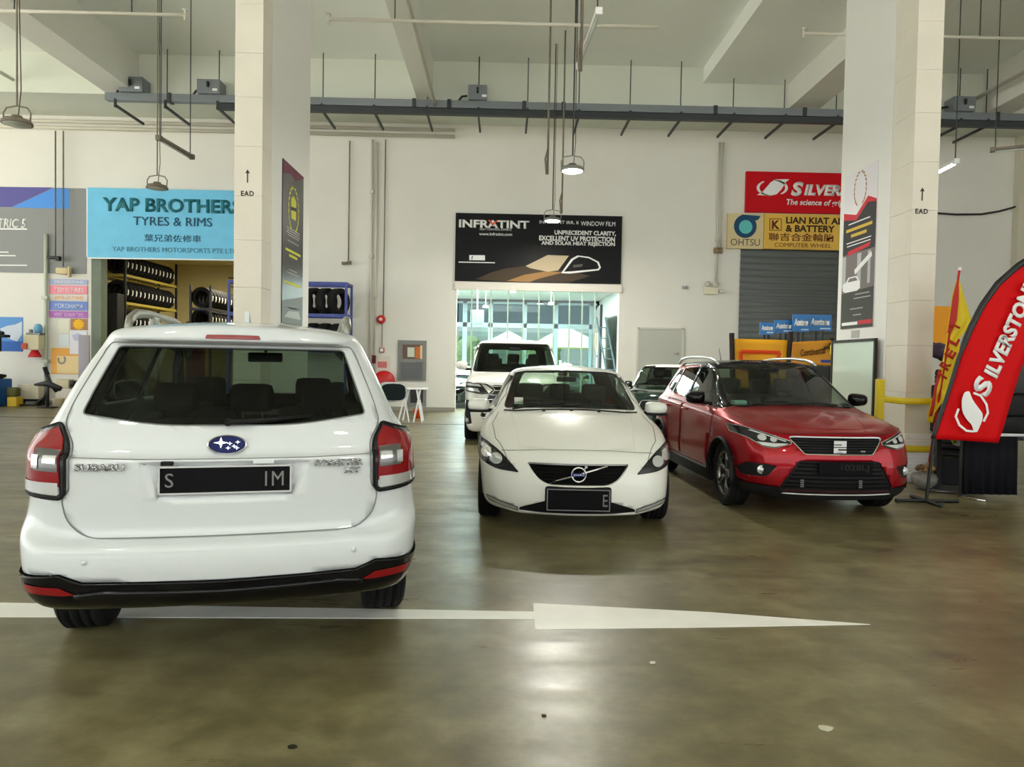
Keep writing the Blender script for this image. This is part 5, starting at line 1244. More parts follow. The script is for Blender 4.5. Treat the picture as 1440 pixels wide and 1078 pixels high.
spot_bay(-3.0, -.6, 5.0, 14, 'lit high bay lamp hanging behind the viewer, nearer the left pillar')
spot_bay(2.2, -.9, 5.0, 22, 'lit high bay lamp hanging behind the viewer, nearer the right pillar')
a, b, c_, d_ = at(1309, 299, YW-.1), at(1380, 301, YW-.1), at(1405, 297, YW-.1), at(1452, 284, YW-.1)
bm = BM(); tube(bm, [a, (a+b)/2+V((0, 0, -.03)), b, c_, d_], .028, 8); tag(obj('wall_cable', bm, M_BLK, None, True), 'black cable sagging along the wall right of the right pillar', 'cable')
# loose drop rods near the lamps
for (px, y0, y1, Yp, lab) in ((770, 105, 245, 14.5, 'rusty drop rod ending free left of the lit lamps'), (790, 35, 300, 17.5, 'long rusty drop rod between the two lit lamps'), (817, 0, 100, 11, 'thin dark rod beside the hanging white tube lamp')):
    a, b = at(px, y0, Yp), at(px, y1, Yp)
    bm = BM(); cyl(bm, (b.x, Yp, b.z), (b.x, Yp, ZC), .02, 8); tube(bm, [(b.x, Yp, b.z+.5), (b.x-.05, Yp, b.z+.3), (b.x-.02, Yp, b.z)], .022, 6); tag(obj('drop_rod', bm, M_RUST, None, True), lab, 'rod')
# ============================================================ tyre store
M_STORE = mat('aged cream store wall', W(200, 188, 140), .7, noise=.06, nscale=1.2)
SY1 = 28.0; xa, xb = X_(176, 383, 22.6)-.85, xs1+1.2
for nm_, lo, hi in (('wall_store_left', (xa-.2, YW+.25, 0), (xa, SY1, 4.9)), ('wall_store_right', (xb, YW+.25, 0), (xb+.2, SY1, 4.9)), ('wall_store_back', (xa-.2, SY1, 0), (xb+.2, SY1+.2, 4.9)), ('ceiling_store', (xa-.2, YW+.25, 4.9), (xb+.2, SY1+.2, 5.1))):
    bm = BM(); b2(bm, lo, hi); struct(nm_, bm, M_STORE)
bm = BM(); b2(bm, (xs0-.02, YW-.03, 0), (xs0+.26, YW+.3, zs)); struct('trim_2', bm, mat('green grey door jamb', W(110, 122, 106), .6, noise=.1, nscale=3))
bm = BM(); z = Z_(260, 380, 27.9); tube(bm, [(xa+2.0, SY1-.05, 4.45), (xb-.2, SY1-.05, 4.2)], .03, 6); tube(bm, [(xa+2.0, SY1-.05, 4.15), (xa+3.0, SY1-.05, 3.9), (xb-.2, SY1-.05, 3.85)], .025, 6); tag(obj('store_cable', bm, M_RUST, None, True), 'dark cable runs along the back wall of the tyre store', 'cable')
l = bpy.data.lights.new('store_light', 'AREA'); l.size = .8; l.energy = 130; l.color = (1, .93, .7); lo = bpy.data.objects.new('store_light', l); COL.objects.link(lo); lo.location = ((xa+xb)/2+.6, 24.5, 4.6)
t = thing('tube_lamp', 'short store lamp on the ceiling of the tyre store', 'lamp', ((xa+xb)/2+.6, 24.5, 4.72)); bm = BM(); b2(bm, (-.4, -.05, 0), (.4, .05, .17), .01); obj('batten', bm, M_WHT, t)
def make_tyre(lab, grp, r=.33, w=.2):
    t = thing('tyre', lab, 'tyre', (0, 0, 0), 0, grp); h = w/2; rr = r*.62
    bm = BM(); pr = [(rr, -h*.8), (rr+.03, -h), (r*.92, -h), (r*.99, -h*.8)]
    for k in range(3): a = -h*.7+k*h*.5; pr += [(r, a), (r, a+h*.36), (r-.008, a+h*.38), (r-.008, a+h*.48)]
    pr += [(r*.99, h*.8), (r*.92, h), (rr+.03, h), (rr, h*.8)]
    lathe(bm, pr, 'y', 28, closed=True); obj('carcass', bm, M_TYRE, t, True)
    return t
def tyre_label(t, r, w, ang):
    bm = BM(); P = []
    for k in range(5):
        a = ang+.5*k/4; P.append([bm.verts.new(((r+.004)*math.cos(a), s_*w*.16, (r+.004)*math.sin(a))) for s_ in (-1, 1)])
    for a, b in zip(P, P[1:]): bm.faces.new((a[0], a[1], b[1], b[0]))
    obj('tread_label', bm, M_WHT, t)
def shelf_rack(name, lab, p0, size, levels, m, shelf_m, group=None):
    # p0: corner, size (x, y, z)
    t = thing(name, lab, 'rack', p0, 0, group); sx, sy, sz = size
    for ix in (0, 1):
        for iy in (0, 1):
            bm = BM(); b2(bm, (ix*sx-.03, iy*sy-.03, 0), (ix*sx+.03, iy*sy+.03, sz)); obj('upright', bm, m, t)
    for z in levels:
        bm = BM()
        for ix in (0, 1): b2(bm, (ix*sx-.025, 0, z-.08), (ix*sx+.025, sy, z))
        for iy in (0, 1): b2(bm, (0, iy*sy-.025, z-.08), (sx, iy*sy+.025, z))
        obj('shelf', bm, shelf_m, t)
    return t
M_RACKY = mat('yellowed rack steel', W(176, 156, 70), .5); M_RACKD = mat('dark rack steel', W(30, 30, 34), .5)
Xr = X_(176, 383, 22.6)
zA, zB = Z_(176, 385, 22.6), Z_(176, 424, 22.6)
proto = make_tyre('tyre with white tread label', 'tyres on the left store rack'); tyre_label(proto, .33, .2, -.35)
shelf_rack('tyre_rack', 'yellow edged tyre rack along the left wall of the tyre store', (Xr-.62, 22.6, 0), (.62, 3.5, zA+.75), (.1, zB-.9, zB, zA), M_RACKD, M_RACKY)
first = True
for zi, z in enumerate((zA, zB, zB-.9)):
    for k in range(13):
        if zi == 2 and k > 8: break
        lab = ('black tyre on the %s of the left store rack, white label on its tread' % ('top shelf', 'middle shelf', 'lower shelf')[zi])
        if first: proto.location = (Xr-.31, 22.76+k*.262, z+.33); proto['label'] = lab; proto['group'] = 'tyres on the top shelf of the left store rack'; first = False
        else: dup(proto, (Xr-.31, 22.76+k*.262, z+.33), random.uniform(-.05, .05), lab, 'tyres on the %s of the left store rack' % ('top shelf', 'middle shelf', 'lower shelf')[zi])
Xr2 = X_(268, 425, 23.2)
zA2, zB2 = Z_(268, 432, 23.2), Z_(268, 462, 23.2)
shelf_rack('tyre_rack', 'dark tyre rack standing across the right part of the tyre store', (Xr2-.0, 23.2, 0), (.62, 3.3, zA2+.7), (.1, zB2, zA2), M_RACKD, M_RACKD)
for zi, z in enumerate((zA2, zB2)):
    for k in range(12):
        q = dup(proto, (Xr2+.31, 23.36+k*.262, z+.33), PI if False else random.uniform(-.05, .05), 'black tyre on the %s of the right store rack' % ('upper shelf', 'lower shelf')[zi], 'tyres on the %s of the right store rack' % ('upper shelf', 'lower shelf')[zi])
bm = BM(); b2(bm, (Xr+1.0, 24.6, 0), (Xr+1.5, 24.95, 2.62), .01); tag(obj('locker', bm, C_('red brown steel', 110, 36, 24), None), 'red brown locker between the two tyre store racks', 'locker')
p = at(148, 425, 22.3); bm = BM(); box(bm, (p.x, 22.3, p.z), (.22, .04, .14)); tag(obj('notice', bm, C_('pale yellow notice', 196, 196, 160), None), 'small pale notice hung in the dark of the tyre store', 'sign')
bm = BM(); b2(bm, (xs0+.3, 22.1, 0), (Xr-.75, 22.5, 3.3), .02); tag(obj('cabinet', bm, M_BLK, None), 'tall black block standing for the dark left part of the tyre store', 'cabinet')  # black block in place of the unlit racks at this end
# blue rack outside, behind the left pillar
M_RBLU = mat('blue rack steel', W(58, 72, 150), .45)
Yb = 19.6; xa_, xb_ = X_(322, 400, Yb), X_(487, 400, Yb); zr = Z_(450, 396, Yb); zsft = Z_(450, 441, Yb); zs2 = zsft-.95
shelf_rack('tyre_rack', 'blue steel tyre rack standing behind the left pillar', (xa_, Yb, 0), (xb_-xa_, .7, zr), (.12, zs2, zsft, zr), M_RBLU, M_RBLU)
bp = make_tyre('x', None, .36, .24)
for zi, z in enumerate((zsft, zs2, .12)):
    for k in range(9):
        x = xb_-.28-k*.33
        if x < xa_+.25: break
        lb = 'large black tyre leaning on the %s of the blue rack' % ('upper shelf', 'middle shelf', 'bottom shelf')[zi]; gp = 'tyres on the %s of the blue rack' % ('upper shelf', 'middle shelf', 'bottom shelf')[zi]
        if zi == 0 and k == 0: bp.location = (x, Yb+.36, z+.36); bp.rotation_euler = (0, 0, R(62)); bp['label'] = lb; bp['group'] = gp
        else: dup(bp, (x, Yb+.36, z+.36), R(62+random.uniform(-6, 6)), lb, gp)
# ============================================================ showroom behind the glass
GY1 = 29.5; ga, gb = xg0-2.6, xg1+.5; GH = zg+.25
M_SHW = mat('pale aqua showroom wall', W(222, 232, 230), .6)
for nm_, lo, hi in (('wall_showroom_left', (ga-.2, YW+.25, 0), (ga, GY1, GH)), ('wall_showroom_right', (gb, YW+.25, 0), (gb+.2, GY1, GH)), ('ceiling_showroom', (ga-.2, YW+.25, GH), (gb+.2, GY1+.2, GH+.2))):
    bm = BM(); b2(bm, lo, hi); struct(nm_, bm, M_SHW)
bm = BM(); zt = Z_(750, 398.5); zb = Z_(750, 409); b2(bm, (xg0-.05, YW-.10, zb), (xg1+.05, YW+.05, zt)); struct('trim_3', bm, mat('white header', W(230, 224, 214), .5))
# glazed front: frameless panes
gx = [X_(p) for p in (643, 662, 689, 713, 735, 757, 778, 800, 818, 836, 868)]
gr = thing('glass_front', 'frameless glass panel wall closing the showroom opening', 'glass wall', ((xg0+xg1)/2, YW+.12, 0))
M_SHG = glass('aqua shop glass', (.86, .95, .93), .9)
for a, b in list(zip(gx, gx[1:]))[:-1]:
    if 3 <= gx.index(a) <= 7: z0 = 0
    bm = BM(); b2(bm, (a+.015-gr.location.x, -.008, .03), (b-.015-gr.location.x, .008, zb)); obj('glass_pane', bm, M_SHG, gr)
    bm = BM(); b2(bm, (b-.02-gr.location.x, -.014, .02), (b+.02-gr.location.x, .014, zb)); obj('joint_strip', bm, mat('pale green edge strip', W(190, 216, 196), .4), gr)
# back windows
zu, zm, zl = Z_(700, 424, GY1), Z_(700, 457, GY1), .55
t = struct('window_1', (lambda b: ([b2(b, (x-.09, GY1, 0), (x+.09, GY1+.12, zu+.15)) for x in [ga, X_(654, 440, GY1), X_(690, 440, GY1), X_(738, 440, GY1), X_(782, 440, GY1), X_(832, 440, GY1), gb]], [b2(b, (ga, GY1, z-.09), (gb, GY1+.12, z+.09)) for z in (zu, zm, zl)], b2(b, (ga, GY1, zu), (gb, GY1+.1, GH)), b2(b, (ga, GY1, 0), (gb, GY1+.1, zl)), b)[-1])(BM()), mat('grey window frame', W(150, 172, 178), .5))
bm = BM(); b2(bm, (ga, GY1+.04, zm+.09), (gb, GY1+.06, zu-.09)); obj('tinted_panes', bm, glass('teal tinted glass', (.03, .17, .18), .12), t)
bm = BM(); b2(bm, (ga, GY1+.04, zl+.09), (gb, GY1+.06, zm-.09)); obj('clear_panes', bm, glass('clear window glass', (.42, .47, .45), .6), t)
for px, py, c, lab in ((683, 432, (1, 1, 1), 'round white ceiling spot in the showroom, left one'), (775, 428, (1, 1, 1), 'round white ceiling spot in the showroom, right one'), (721, 411, (1, .8, .4), 'warm ceiling spot in the showroom')):
    p = at(px, py, 25.5); t = thing('ceiling_spot', lab, 'lamp', (p.x, 25.5, GH))
    bm = BM(); cyl(bm, (0, 0, p.z+.1-GH), (0, 0, 0), .012, 6); obj('stem', bm, M_WHT, t)
    bm = BM(); lathe(bm, [(0, .08), (.06, .08), (.10, 0), (0, -.01)], 'z', 20, c=(0, 0, p.z-GH)); obj('bulb', bm, lamp_mat('spot glow %.1f' % c[2], c, 25), t, True)
l = bpy.data.lights.new('showroom_fill', 'AREA'); l.shape = 'RECTANGLE'; l.size = 3.5; l.size_y = 4; l.energy = 800; l.color = (.94, 1, .99); lo = bpy.data.objects.new('showroom_fill', l); COL.objects.link(lo); lo.location = ((ga+gb)/2, 25.3, GH-.06)  # added fill light brightening the showroom, no fixture of its own
p = at(671, 446, 24); t = thing('hanging_sign_box', 'mint box hanging from a white pole in the showroom', 'sign', (p.x, 24, GH))
bm = BM(); box(bm, (0, 0, p.z-GH), (.42, .30, .46), .02); obj('housing', bm, C_('mint plastic', 170, 226, 206), t)
bm = BM(); cyl(bm, (0, 0, p.z+.2-GH), (0, 0, 0), .02, 8); obj('pole', bm, M_WHT, t)
# dark display wall at the right of the showroom
xd = X_(846, 450, 23.2)
t = thing('display_stand', 'dark display wall with pale panels at the right of the showroom', 'display', (xd, 23.2, 0), R(-4))
bm = BM(); b2(bm, (-.08, -.4, 0), (.0, 4.2, 3.3)); obj('backing', bm, C_('charcoal board', 84, 92, 92), t)
for k, (y0, z0, w, h, c) in enumerate(((.2, 1.75, .5, .7, (196, 214, 222)), (.2, .95, .5, .7, (205, 216, 222)), (1.1, 1.9, .9, .6, (150, 126, 90)), (.9, .8, .8, .9, (88, 120, 130)))):
    bm = BM(); b2(bm, (-.10, y0, z0), (-.08, y0+w, z0+h)); obj('display_panel', bm, C_('panel print %d' % k, *c), t)
t = thing('ladder', 'pale slanted ladder leaning at the right of the showroom', 'ladder', (X_(862, 480, 22.2), 22.2, 0), 0)
for s_ in (-.14, .14):
    bm = BM(); tube(bm, [(s_+.22, 0, 0), (s_-.32, .5, 2.9)], .03, 6); obj('rail', bm, C_('pale blue alloy', 120, 150, 160), t)
for q in [k/9 for k in range(1, 9)]:
    bm = BM(); tube(bm, [(-.14+.22-.54*q, .5*q, 2.9*q), (.14+.22-.54*q, .5*q, 2.9*q)], .018, 6); obj('rung', bm, C_('pale blue alloy', 120, 150, 160), t)
# ---- outdoors beyond the showroom
bm = BM(); b2(bm, (-40, 30.2, -.25), (45, 90, -.05)); tag(obj('lawn', bm, mat('sunny grass', W(176, 184, 110), .9, noise=.2, nscale=.5), None), 'yellow green grass outside the far windows', 'grass', kind='stuff')
bm = BM(); b2(bm, (-90, -70, -.25), (90, -15, -.06)); b2(bm, (-90, -15, -.25), (XL, 30, -.06)); b2(bm, (XR, -15, -.25), (90, 30, -.06)); struct('ground', bm, mat('outdoor concrete', W(200, 198, 188), .8, noise=.08, nscale=.6))
for k, (px, Y) in enumerate(((795, 44), (715, 52))):
    p = at(px, 470, Y); t = thing('marquee_tent', ('white peaked tent outside the right far window', 'white peaked tent outside the middle far window')[k], 'tent', (p.x, Y, -.05))
    bm = BM(); w = 2.6; bmesh.ops.create_cone(bm, cap_ends=True, segments=4, radius1=w*1.3, radius2=.1, depth=1.3, matrix=Matrix.Translation((0, 0, 3.05)) @ Matrix.Rotation(PI/4, 4, 'Z')); obj('canopy', bm, mat('tent cloth', W(250, 244, 244), .7), t)
    for sx in (-1, 1):
        for sy in (-1, 1): bm = BM(); cyl(bm, (sx*w*.88, sy*w*.88, 0), (sx*w*.88, sy*w*.88, 2.4), .05, 8); obj('tent_pole', bm, M_WHT, t)
rng = random.Random(3)
for k in range(4):
    x = -13+k*8.6; Y = 74+rng.uniform(-3, 4); h = rng.uniform(3.0, 3.6)
    t = thing('tree', ('round green tree beyond the lawn, number %s from the left' % ('first', 'second', 'third', 'fourth', 'fifth', 'sixth', 'seventh')[k]).replace('number ', ''), 'tree', (x, Y, -.05), 0, 'trees beyond the lawn')
    bm = BM(); cyl(bm, (0, 0, 0), (0, 0, h*.5), .16, 8, .1); obj('trunk', bm, C_('bark', 90, 74, 56), t)
    bm = BM()
    for q in range(9):
        c = V((rng.uniform(-1.3, 1.3), rng.uniform(-1, 1), h*.55+rng.uniform(-1, 1.4))); bmesh.ops.create_icosphere(bm, subdivisions=2, radius=rng.uniform(.8, 1.4), matrix=Matrix.Translation(c))
    for v in bm.verts: v.co += v.co.normalized()*rng.uniform(-.12, .12)
    obj('crown', bm, mat('tree leaves', W(140, 156, 120), .9, noise=.3, nscale=2), t)
# ============================================================ floor paint
def paint(name, pts, lab):
    bm = BM(); prism(bm, [tuple(ground(*p).xy) for p in pts], .0005, .003, 'xy'); o = obj(name, bm, mat('worn white floor paint', W(246, 245, 238), .45, noise=.05, nscale=3)); o['kind'] = 'structure'; o['label'] = lab
paint('floor_marking', [(-60, 846.5), (300, 852.5), (751, 860), (751, 870.5), (300, 868.5), (-60, 867.5)], 'white painted line on the floor')
paint('floor_marking', [(749.5, 848), (1000, 861), (1224, 878), (1000, 882), (752.5, 885)], 'white painted arrowhead on the floor')
for px, py, r_, c, lab in ((918, 932, .012, (215, 212, 196), 'small pale scrap on the floor in front of the arrow'), (1160, 1024, .022, (200, 196, 176), 'pale leaf scrap on the floor at the lower right'), (411, 1051, .014, (40, 36, 26), 'dark crumb on the floor at the lower left'), (765, 1006, .008, (52, 46, 34), 'dark speck on the floor under the arrow')):
    p = ground(px, py); bm = BM(); prism(bm, [(p.x+r_*1.4*math.cos(k*PI/4)*random.uniform(.7, 1.2), p.y+r_*math.sin(k*PI/4)*random.uniform(.7, 1.2)) for k in range(8)], .001, .006, 'xy'); tag(obj('scrap', bm, C_('scrap %d' % px, *c)), lab, 'litter')
# ============================================================ posters on the pillars
def side_board(name, lab, pn, pf, X, m, th=.012, sgn=1):
    # board lying on a plane X = const; pn/pf = (px, ytop, ybottom) of the near and far edges
    a, b = atx(pn[0], pn[1], X), atx(pn[0], pn[2], X); c, d = atx(pf[0], pf[1], X), atx(pf[0], pf[2], X)
    zt, zb = (a.z+c.z)/2, (b.z+d.z)/2; y0, y1 = a.y, c.y
    r = thing(name, lab, 'poster', (X, (y0+y1)/2, (zt+zb)/2), R(90) if sgn > 0 else R(-90))
    w, h = abs(y1-y0), zt-zb
    bm = BM(); box(bm, (0, -th/2, 0), (w, th, h)); obj('sheet', bm, m, r)
    return r, w, h, th
def sh2(r, name, pts, m, th, d=.002):
    bm = BM(); prism(bm, pts, -th-d, -th-d+.0015); return obj(name, bm, m, r)
def wreath(r, cx, cz, rx, rz, m, th, d=.003):
    bm = BM()
    for s_ in (-1, 1):
        for k in range(9):
            a = -PI/2+s_*(.35+k*.29); x, z = cx+rx*math.cos(a), cz+rz*math.sin(a); t_ = a+PI/2*s_+.5*s_; l = rx*.42
            prism(bm, [(x, z), (x+l*.5*math.cos(t_)+l*.2*math.sin(t_), z+l*.5*math.sin(t_)-l*.2*math.cos(t_)), (x+l*math.cos(t_), z+l*math.sin(t_)), (x+l*.5*math.cos(t_)-l*.2*math.sin(t_), z+l*.5*math.sin(t_)+l*.2*math.cos(t_))], -th-d, -th-d+.0015)
    return obj('wreath', bm, m, r)
r, w, h, th = side_board('poster', 'narrow black poster with yellow wreath on the side of the left pillar', (397, 226, 457), (426, 246, 456), CLX1+.001, mat('charcoal poster', W(40, 40, 42), .3), sgn=1)
sh2(r, 'corner_print', [(-w/2, h/2), (w/2, h/2), (w/2, h/2-.02), (w*.1, h/2-.16), (-w*.15, h/2-.12), (-w/2, h/2-.20)], C_('plum print', 110, 40, 66), th)
M_YP = C_('lime yellow print', 208, 206, 44)
wreath(r, 0, h*.235, w*.26, w*.33, M_YP, th); sh2(r, 'emblem', [(-w*.11, h*.235-.14), (w*.11, h*.235-.14), (w*.12, h*.235+.14), (0, h*.235+.20), (-w*.12, h*.235+.14)], M_YP, th, .003); sh2(r, 'emblem_band', [(-w*.13, h*.235-.03), (w*.13, h*.235), (w*.13, h*.235+.05), (-w*.13, h*.235+.02)], C_('charcoal print', 40, 40, 42), th, .005)
for z, q in ((.10, .32), (.085, .30), (.07, .33), (.055, .26), (.02, .28), (-.16, .2), (-.18, .3), (-.40, .22)): sh2(r, 'text_line', [(-w*q, h*z), (w*q, h*z), (w*q, h*z+.014), (-w*q, h*z+.014)], C_('pale grey print', 176, 176, 172), th)
for z, q in ((-.045, .36), (-.075, .2), (-.25, .40)): sh2(r, 'text_line', [(-w*q, h*z), (w*q, h*z), (w*q, h*z+.035), (-w*q, h*z+.035)], M_YP, th)
sh2(r, 'photo', [(-w/2, -h/2), (w/2, -h/2), (w/2, -h*.30), (w*.1, -h*.33), (-w/2, -h*.36)], C_('misty photo print', 128, 134, 134), th)
sh2(r, 'photo_highlight', [(-w*.4, -h*.46), (w*.4, -h*.46), (w*.3, -h*.41), (-w*.2, -h*.42)], C_('pale photo print', 182, 188, 188), th, .003)
r, w, h, th = side_board('poster', 'narrow poster with gold wreath, red zigzag and white car picture on the right pillar', (1236, 228, 457), (1190, 246, 463), CRX0-.001, mat('lilac white poster', W(228, 224, 230), .3), sgn=-1)
M_DKP = C_('charcoal print', 44, 42, 40); M_REDP = C_('red print', 206, 36, 52)
sh2(r, 'red_zigzag', [(-w/2, h*.26), (-w*.1, h*.22), (w*.25, h*.31), (w/2, h*.27), (w/2, h*.0), (-w/2, h*.0)], M_REDP, th)
sh2(r, 'dark_area', [(-w/2, h*.215), (-w*.1, h*.185), (w*.25, h*.27), (w/2, h*.255), (w/2, -h*.02), (-w/2, -h*.02)], M_DKP, th, .003)
wreath(r, 0, h*.38, w*.2, w*.27, C_('gold print', 206, 176, 120), th)
for z, q, hh, mm in ((.17, .33, .018, M_WHT), (.125, .40, .045, C_('mustard print', 214, 180, 60)), (.085, .24, .045, C_('mustard print', 214, 180, 60)), (.05, .38, .014, M_WHT), (.03, .36, .014, M_WHT)): sh2(r, 'text_line', [(-w*q, h*z), (w*q, h*z), (w*q, h*z+hh), (-w*q, h*z+hh)], mm, th, .005)
sh2(r, 'photo', [(-w/2, -h*.02), (w/2, -h*.02), (w/2, -h*.27), (-w/2, -h*.27)], C_('grey photo print', 120, 112, 112), th, .003)
sh2(r, 'red_label', [(-w*.36, -h*.03), (w*.33, -h*.005), (w*.38, h*.02), (-w*.3, -.0)], M_REDP, th, .006)
for a in ((-.5, -.38), (-.02, .1), (.30, .38)): sh2(r, 'photo_column', [(w*a[0], -h*.03), (w*a[1], -h*.03), (w*a[1], -h*.23), (w*a[0], -h*.23)], C_('pale photo print', 190, 188, 190), th, .004)
sh2(r, 'photo_canopy', [(-w*.1, -h*.13), (w*.4, -h*.04), (w*.42, -h*.07), (-w*.08, -h*.16)], M_WHT, th, .005)
sh2(r, 'photo_car', [(-w*.46, -h*.25), (-w*.46, -h*.21), (-w*.36, -h*.20), (-w*.28, -h*.17), (-w*.02, -h*.17), (w*.08, -h*.21), (w*.1, -h*.25), (w*.0, -h*.265), (-w*.38, -h*.265)], M_WHT, th, .006)
sh2(r, 'photo_car_window', [(-w*.30, -h*.20), (-w*.24, -h*.178), (-w*.05, -h*.178), (w*.02, -h*.20)], C_('grey photo print', 120, 112, 112), th, .008)
sh2(r, 'dark_footer', [(-w/2, -h*.27), (w/2, -h*.255), (w/2, -h/2), (-w/2, -h/2)], C_('olive charcoal print', 62, 60, 54), th, .004)
for z, q0, q1 in ((-.29, -.05, .38), (-.315, -.1, .42), (-.38, -.2, .2), (-.42, -.1, .15)): sh2(r, 'text_line', [(w*q0, h*z), (w*q1, h*z), (w*q1, h*z+.014), (w*q0, h*z+.014)], C_('pale grey print', 176, 176, 172), th, .006)
sh2(r, 'footer_bar', [(w*.08, -h*.48), (w*.48, -h*.48), (w*.48, -h*.455), (w*.08, -h*.455)], M_REDP, th, .006); sh2(r, 'text_line', [(-w*.45, -h*.48), (w*.05, -h*.48), (w*.05, -h*.46), (-w*.45, -h*.46)], M_WHT, th, .006)
p = atx(1203, 469, CRX0); bm = BM(); b2(bm, (CRX0-.008, p.y-.12, p.z-.06), (CRX0, p.y+.12, p.z+.05)); tag(obj('small_plate', bm, C_('faded grey plate', 176, 174, 168)), 'small faded grey plate under the poster on the right pillar', 'sign')
# pale framed board leaning on the right pillar
a, b = atx(1232, 478, CRX0-.06), atx(1172, 480, CRX0-.06)
t = thing('framed_board', 'tall pale glossy board in a thin dark frame leaning on the right pillar', 'board', (CRX0-.05, (a.y+b.y)/2, 0), 0); Ld = (b.y-a.y)/2; zt = (a.z+b.z)/2
bm = BM(); b2(bm, (-.02, -Ld, .05), (.0, Ld, zt)); obj('sheet', bm, mat('pale glossy board', W(206, 216, 200), .12, spec=.8), t)  # pale tone stands in for the white wall reflected in the sheet
bm = BM(); [b2(bm, (-.035, y-.02, .03), (.005, y+.02, zt+.02)) for y in (-Ld, Ld)]; [b2(bm, (-.035, -Ld, z-.02), (.005, Ld, z+.02)) for z in (.05, zt)]; obj('frame', bm, C_('dark bronze frame', 52, 44, 40), t)
# yellow guard in front of the pillar
gp = at(1237, 560, 9.25)
t = thing('guard_rail', 'yellow steel guard rail round the foot of the right pillar', 'barrier', (gp.x, 9.25, 0)); xr = at(1322, 565, 9.2).x-gp.x
bm = BM(); b2(bm, (-.045, -.04, 0), (.045, .04, at(1237, 533, 9.25).z), .008); obj('post', bm, M_YEL, t)
z1, z2 = at(1290, 564, 9.2).z, at(1290, 631, 9.2).z
for z in (z1, z2):
    bm = BM(); tube(bm, [(.04, 0, z+.02), (.25, -.06, z), (xr, -.06, z)], .04, 8, flat=(.5, 1)); obj('rail', bm, M_YEL, t)
# louvred panel at the pillar foot
t = thing('louvred_panel', 'white louvred panel standing at the foot of the right pillar', 'panel', ((CRX0+CRX1)/2, 9.36, 0))
zt = at(1290, 610, 9.35).z; bm = BM(); b2(bm, (-.20, -.02, .03), (.20, .02, zt), .005); obj('panel', bm, M_WHT, t)
bm = BM(); [box(bm, (0, -.028, .08+k*.042), (.34, .02, .022), .004) for k in range(13)]; obj('slats', bm, M_WHT, t)
t = thing('flower_bundle', 'grey wrapped bundle with dried flowers at the foot of the right pillar', 'flowers', ground(1299, 688)); 
bm = BM(); bmesh.ops.create_icosphere(bm, subdivisions=3, radius=.14, matrix=Matrix.Translation((0, 0, .12)) @ Matrix.Scale(.8, 4, (0, 0, 1)))
for v in bm.verts: v.co += v.co.normalized()*random.uniform(-.02, .02)
obj('wrapping', bm, C_('grey plastic wrap', 140, 138, 134), t, True)
for k in range(7):
    bm = BM(); c = V((random.uniform(-.09, .09), random.uniform(-.08, .05), .24+random.uniform(-.02, .07))); bmesh.ops.create_icosphere(bm, subdivisions=2, radius=.035, matrix=Matrix.Translation(c)); obj('flower_head', bm, C_(('dried ochre', 'dried brown')[k % 2], *((176, 140, 84), (110, 84, 58))[k % 2]), t)
# ============================================================ signs and banners by the shutter
for k, (x0, y0, x1, y1, lab, wo) in enumerate(((1069, 453, 1088, 470.5, 'small blue brand sign on legs, leftmost of four before the shutter', 'Austone'), (1089, 449.5, 1115, 468.5, 'small blue brand sign on legs, second of four before the shutter', 'Austone'), (1115, 441.5, 1138, 466.5, 'small blue brand sign on legs, third of four before the shutter', 'Austone'), (1137, 442, 1169, 465, 'small blue brand sign on legs, rightmost of four before the shutter', 'Austone'))):
    Y = 15.2+(k % 2)*.12
    s = board('sign_stand', lab, 'sign', x0, y0, x1, y1, Y, mat('blue brand board', W(20, 112, 184), .4), .02, 'blue brand signs by the shutter')
    T_(s, wo, (x0+x1)/2, (y0+y1)/2-1, (x1-x0)*.86, (y1-y0)*.42, M_WHT, bold=.05, shear=.2)
    kk = Y/F_PX; S_(s, 'small_text', [((x0+x1)/2, y1-4), (x1-1, y1-4), (x1-1, y1-2.4), ((x0+x1)/2, y1-2.4)], C_('pale blue print', 190, 220, 240))
    for f in (.35, .65):
        bm = BM(); xx = -(x1-x0)*kk/2+(x1-x0)*kk*f; b2(bm, (xx-.025, .0, -s.location.z), (xx+.025, .03, 0)); obj('leg', bm, M_BLK, s)
    bm = BM(); b2(bm, (-.15, -.18, -s.location.z), (.15, .2, -s.location.z+.03)); obj('base', bm, M_BLK, s)
Y = 13.6
M_BYEL = mat('yellow banner cloth', W(240, 172, 12), .6); M_BOCH = mat('ochre banner cloth', W(222, 152, 28), .6)
def cloth_board(name, lab, corners, Y, m, sag=.04):
    # corners: photo TL, TR, BR, BL
    P = [at(*c, Y) for c in corners]; cx, cz = sum(p.x for p in P)/4, sum(p.z for p in P)/4
    t = thing(name, lab, 'banner', (cx, Y, 0)); t['_th'] = .0
    bm = BM(); n = 10; G = []
    for i in range(n+1):
        row = []
        for j in range(n+1):
            u, v = i/n, j/n; q = (P[0]*(1-u)+P[1]*u)*(1-v)+(P[3]*(1-u)+P[2]*u)*v
            row.append(bm.verts.new((q.x-cx, sag*math.sin(u*PI*2)*.6+sag*math.sin(v*3+u)*.5, q.z)))
        G.append(row)
    for i in range(n):
        for j in range(n): bm.faces.new((G[i][j], G[i][j+1], G[i+1][j+1], G[i+1][j]))
    o = obj('cloth', bm, m, t, True); thick(o, .006, 0); return t, cx
t, cx = cloth_board('banner', 'bright yellow banner with a red outline between black poles behind the red crossover', ((1033, 476), (1108, 478), (1104, 545), (1033, 545)), Y, M_BYEL)
M_ORR = C_('orange red print', 226, 70, 20)
def bar(t, cx, a, b, wpx, m, d=.05):
    A, B = at(*a, Y), at(*b, Y); bm = BM(); tube(bm, [(A.x-cx, -d, A.z), (B.x-cx, -d, B.z)], wpx/2*Y/F_PX, 4, flat=(.2, 1)); return obj('print_line', bm, m, t)
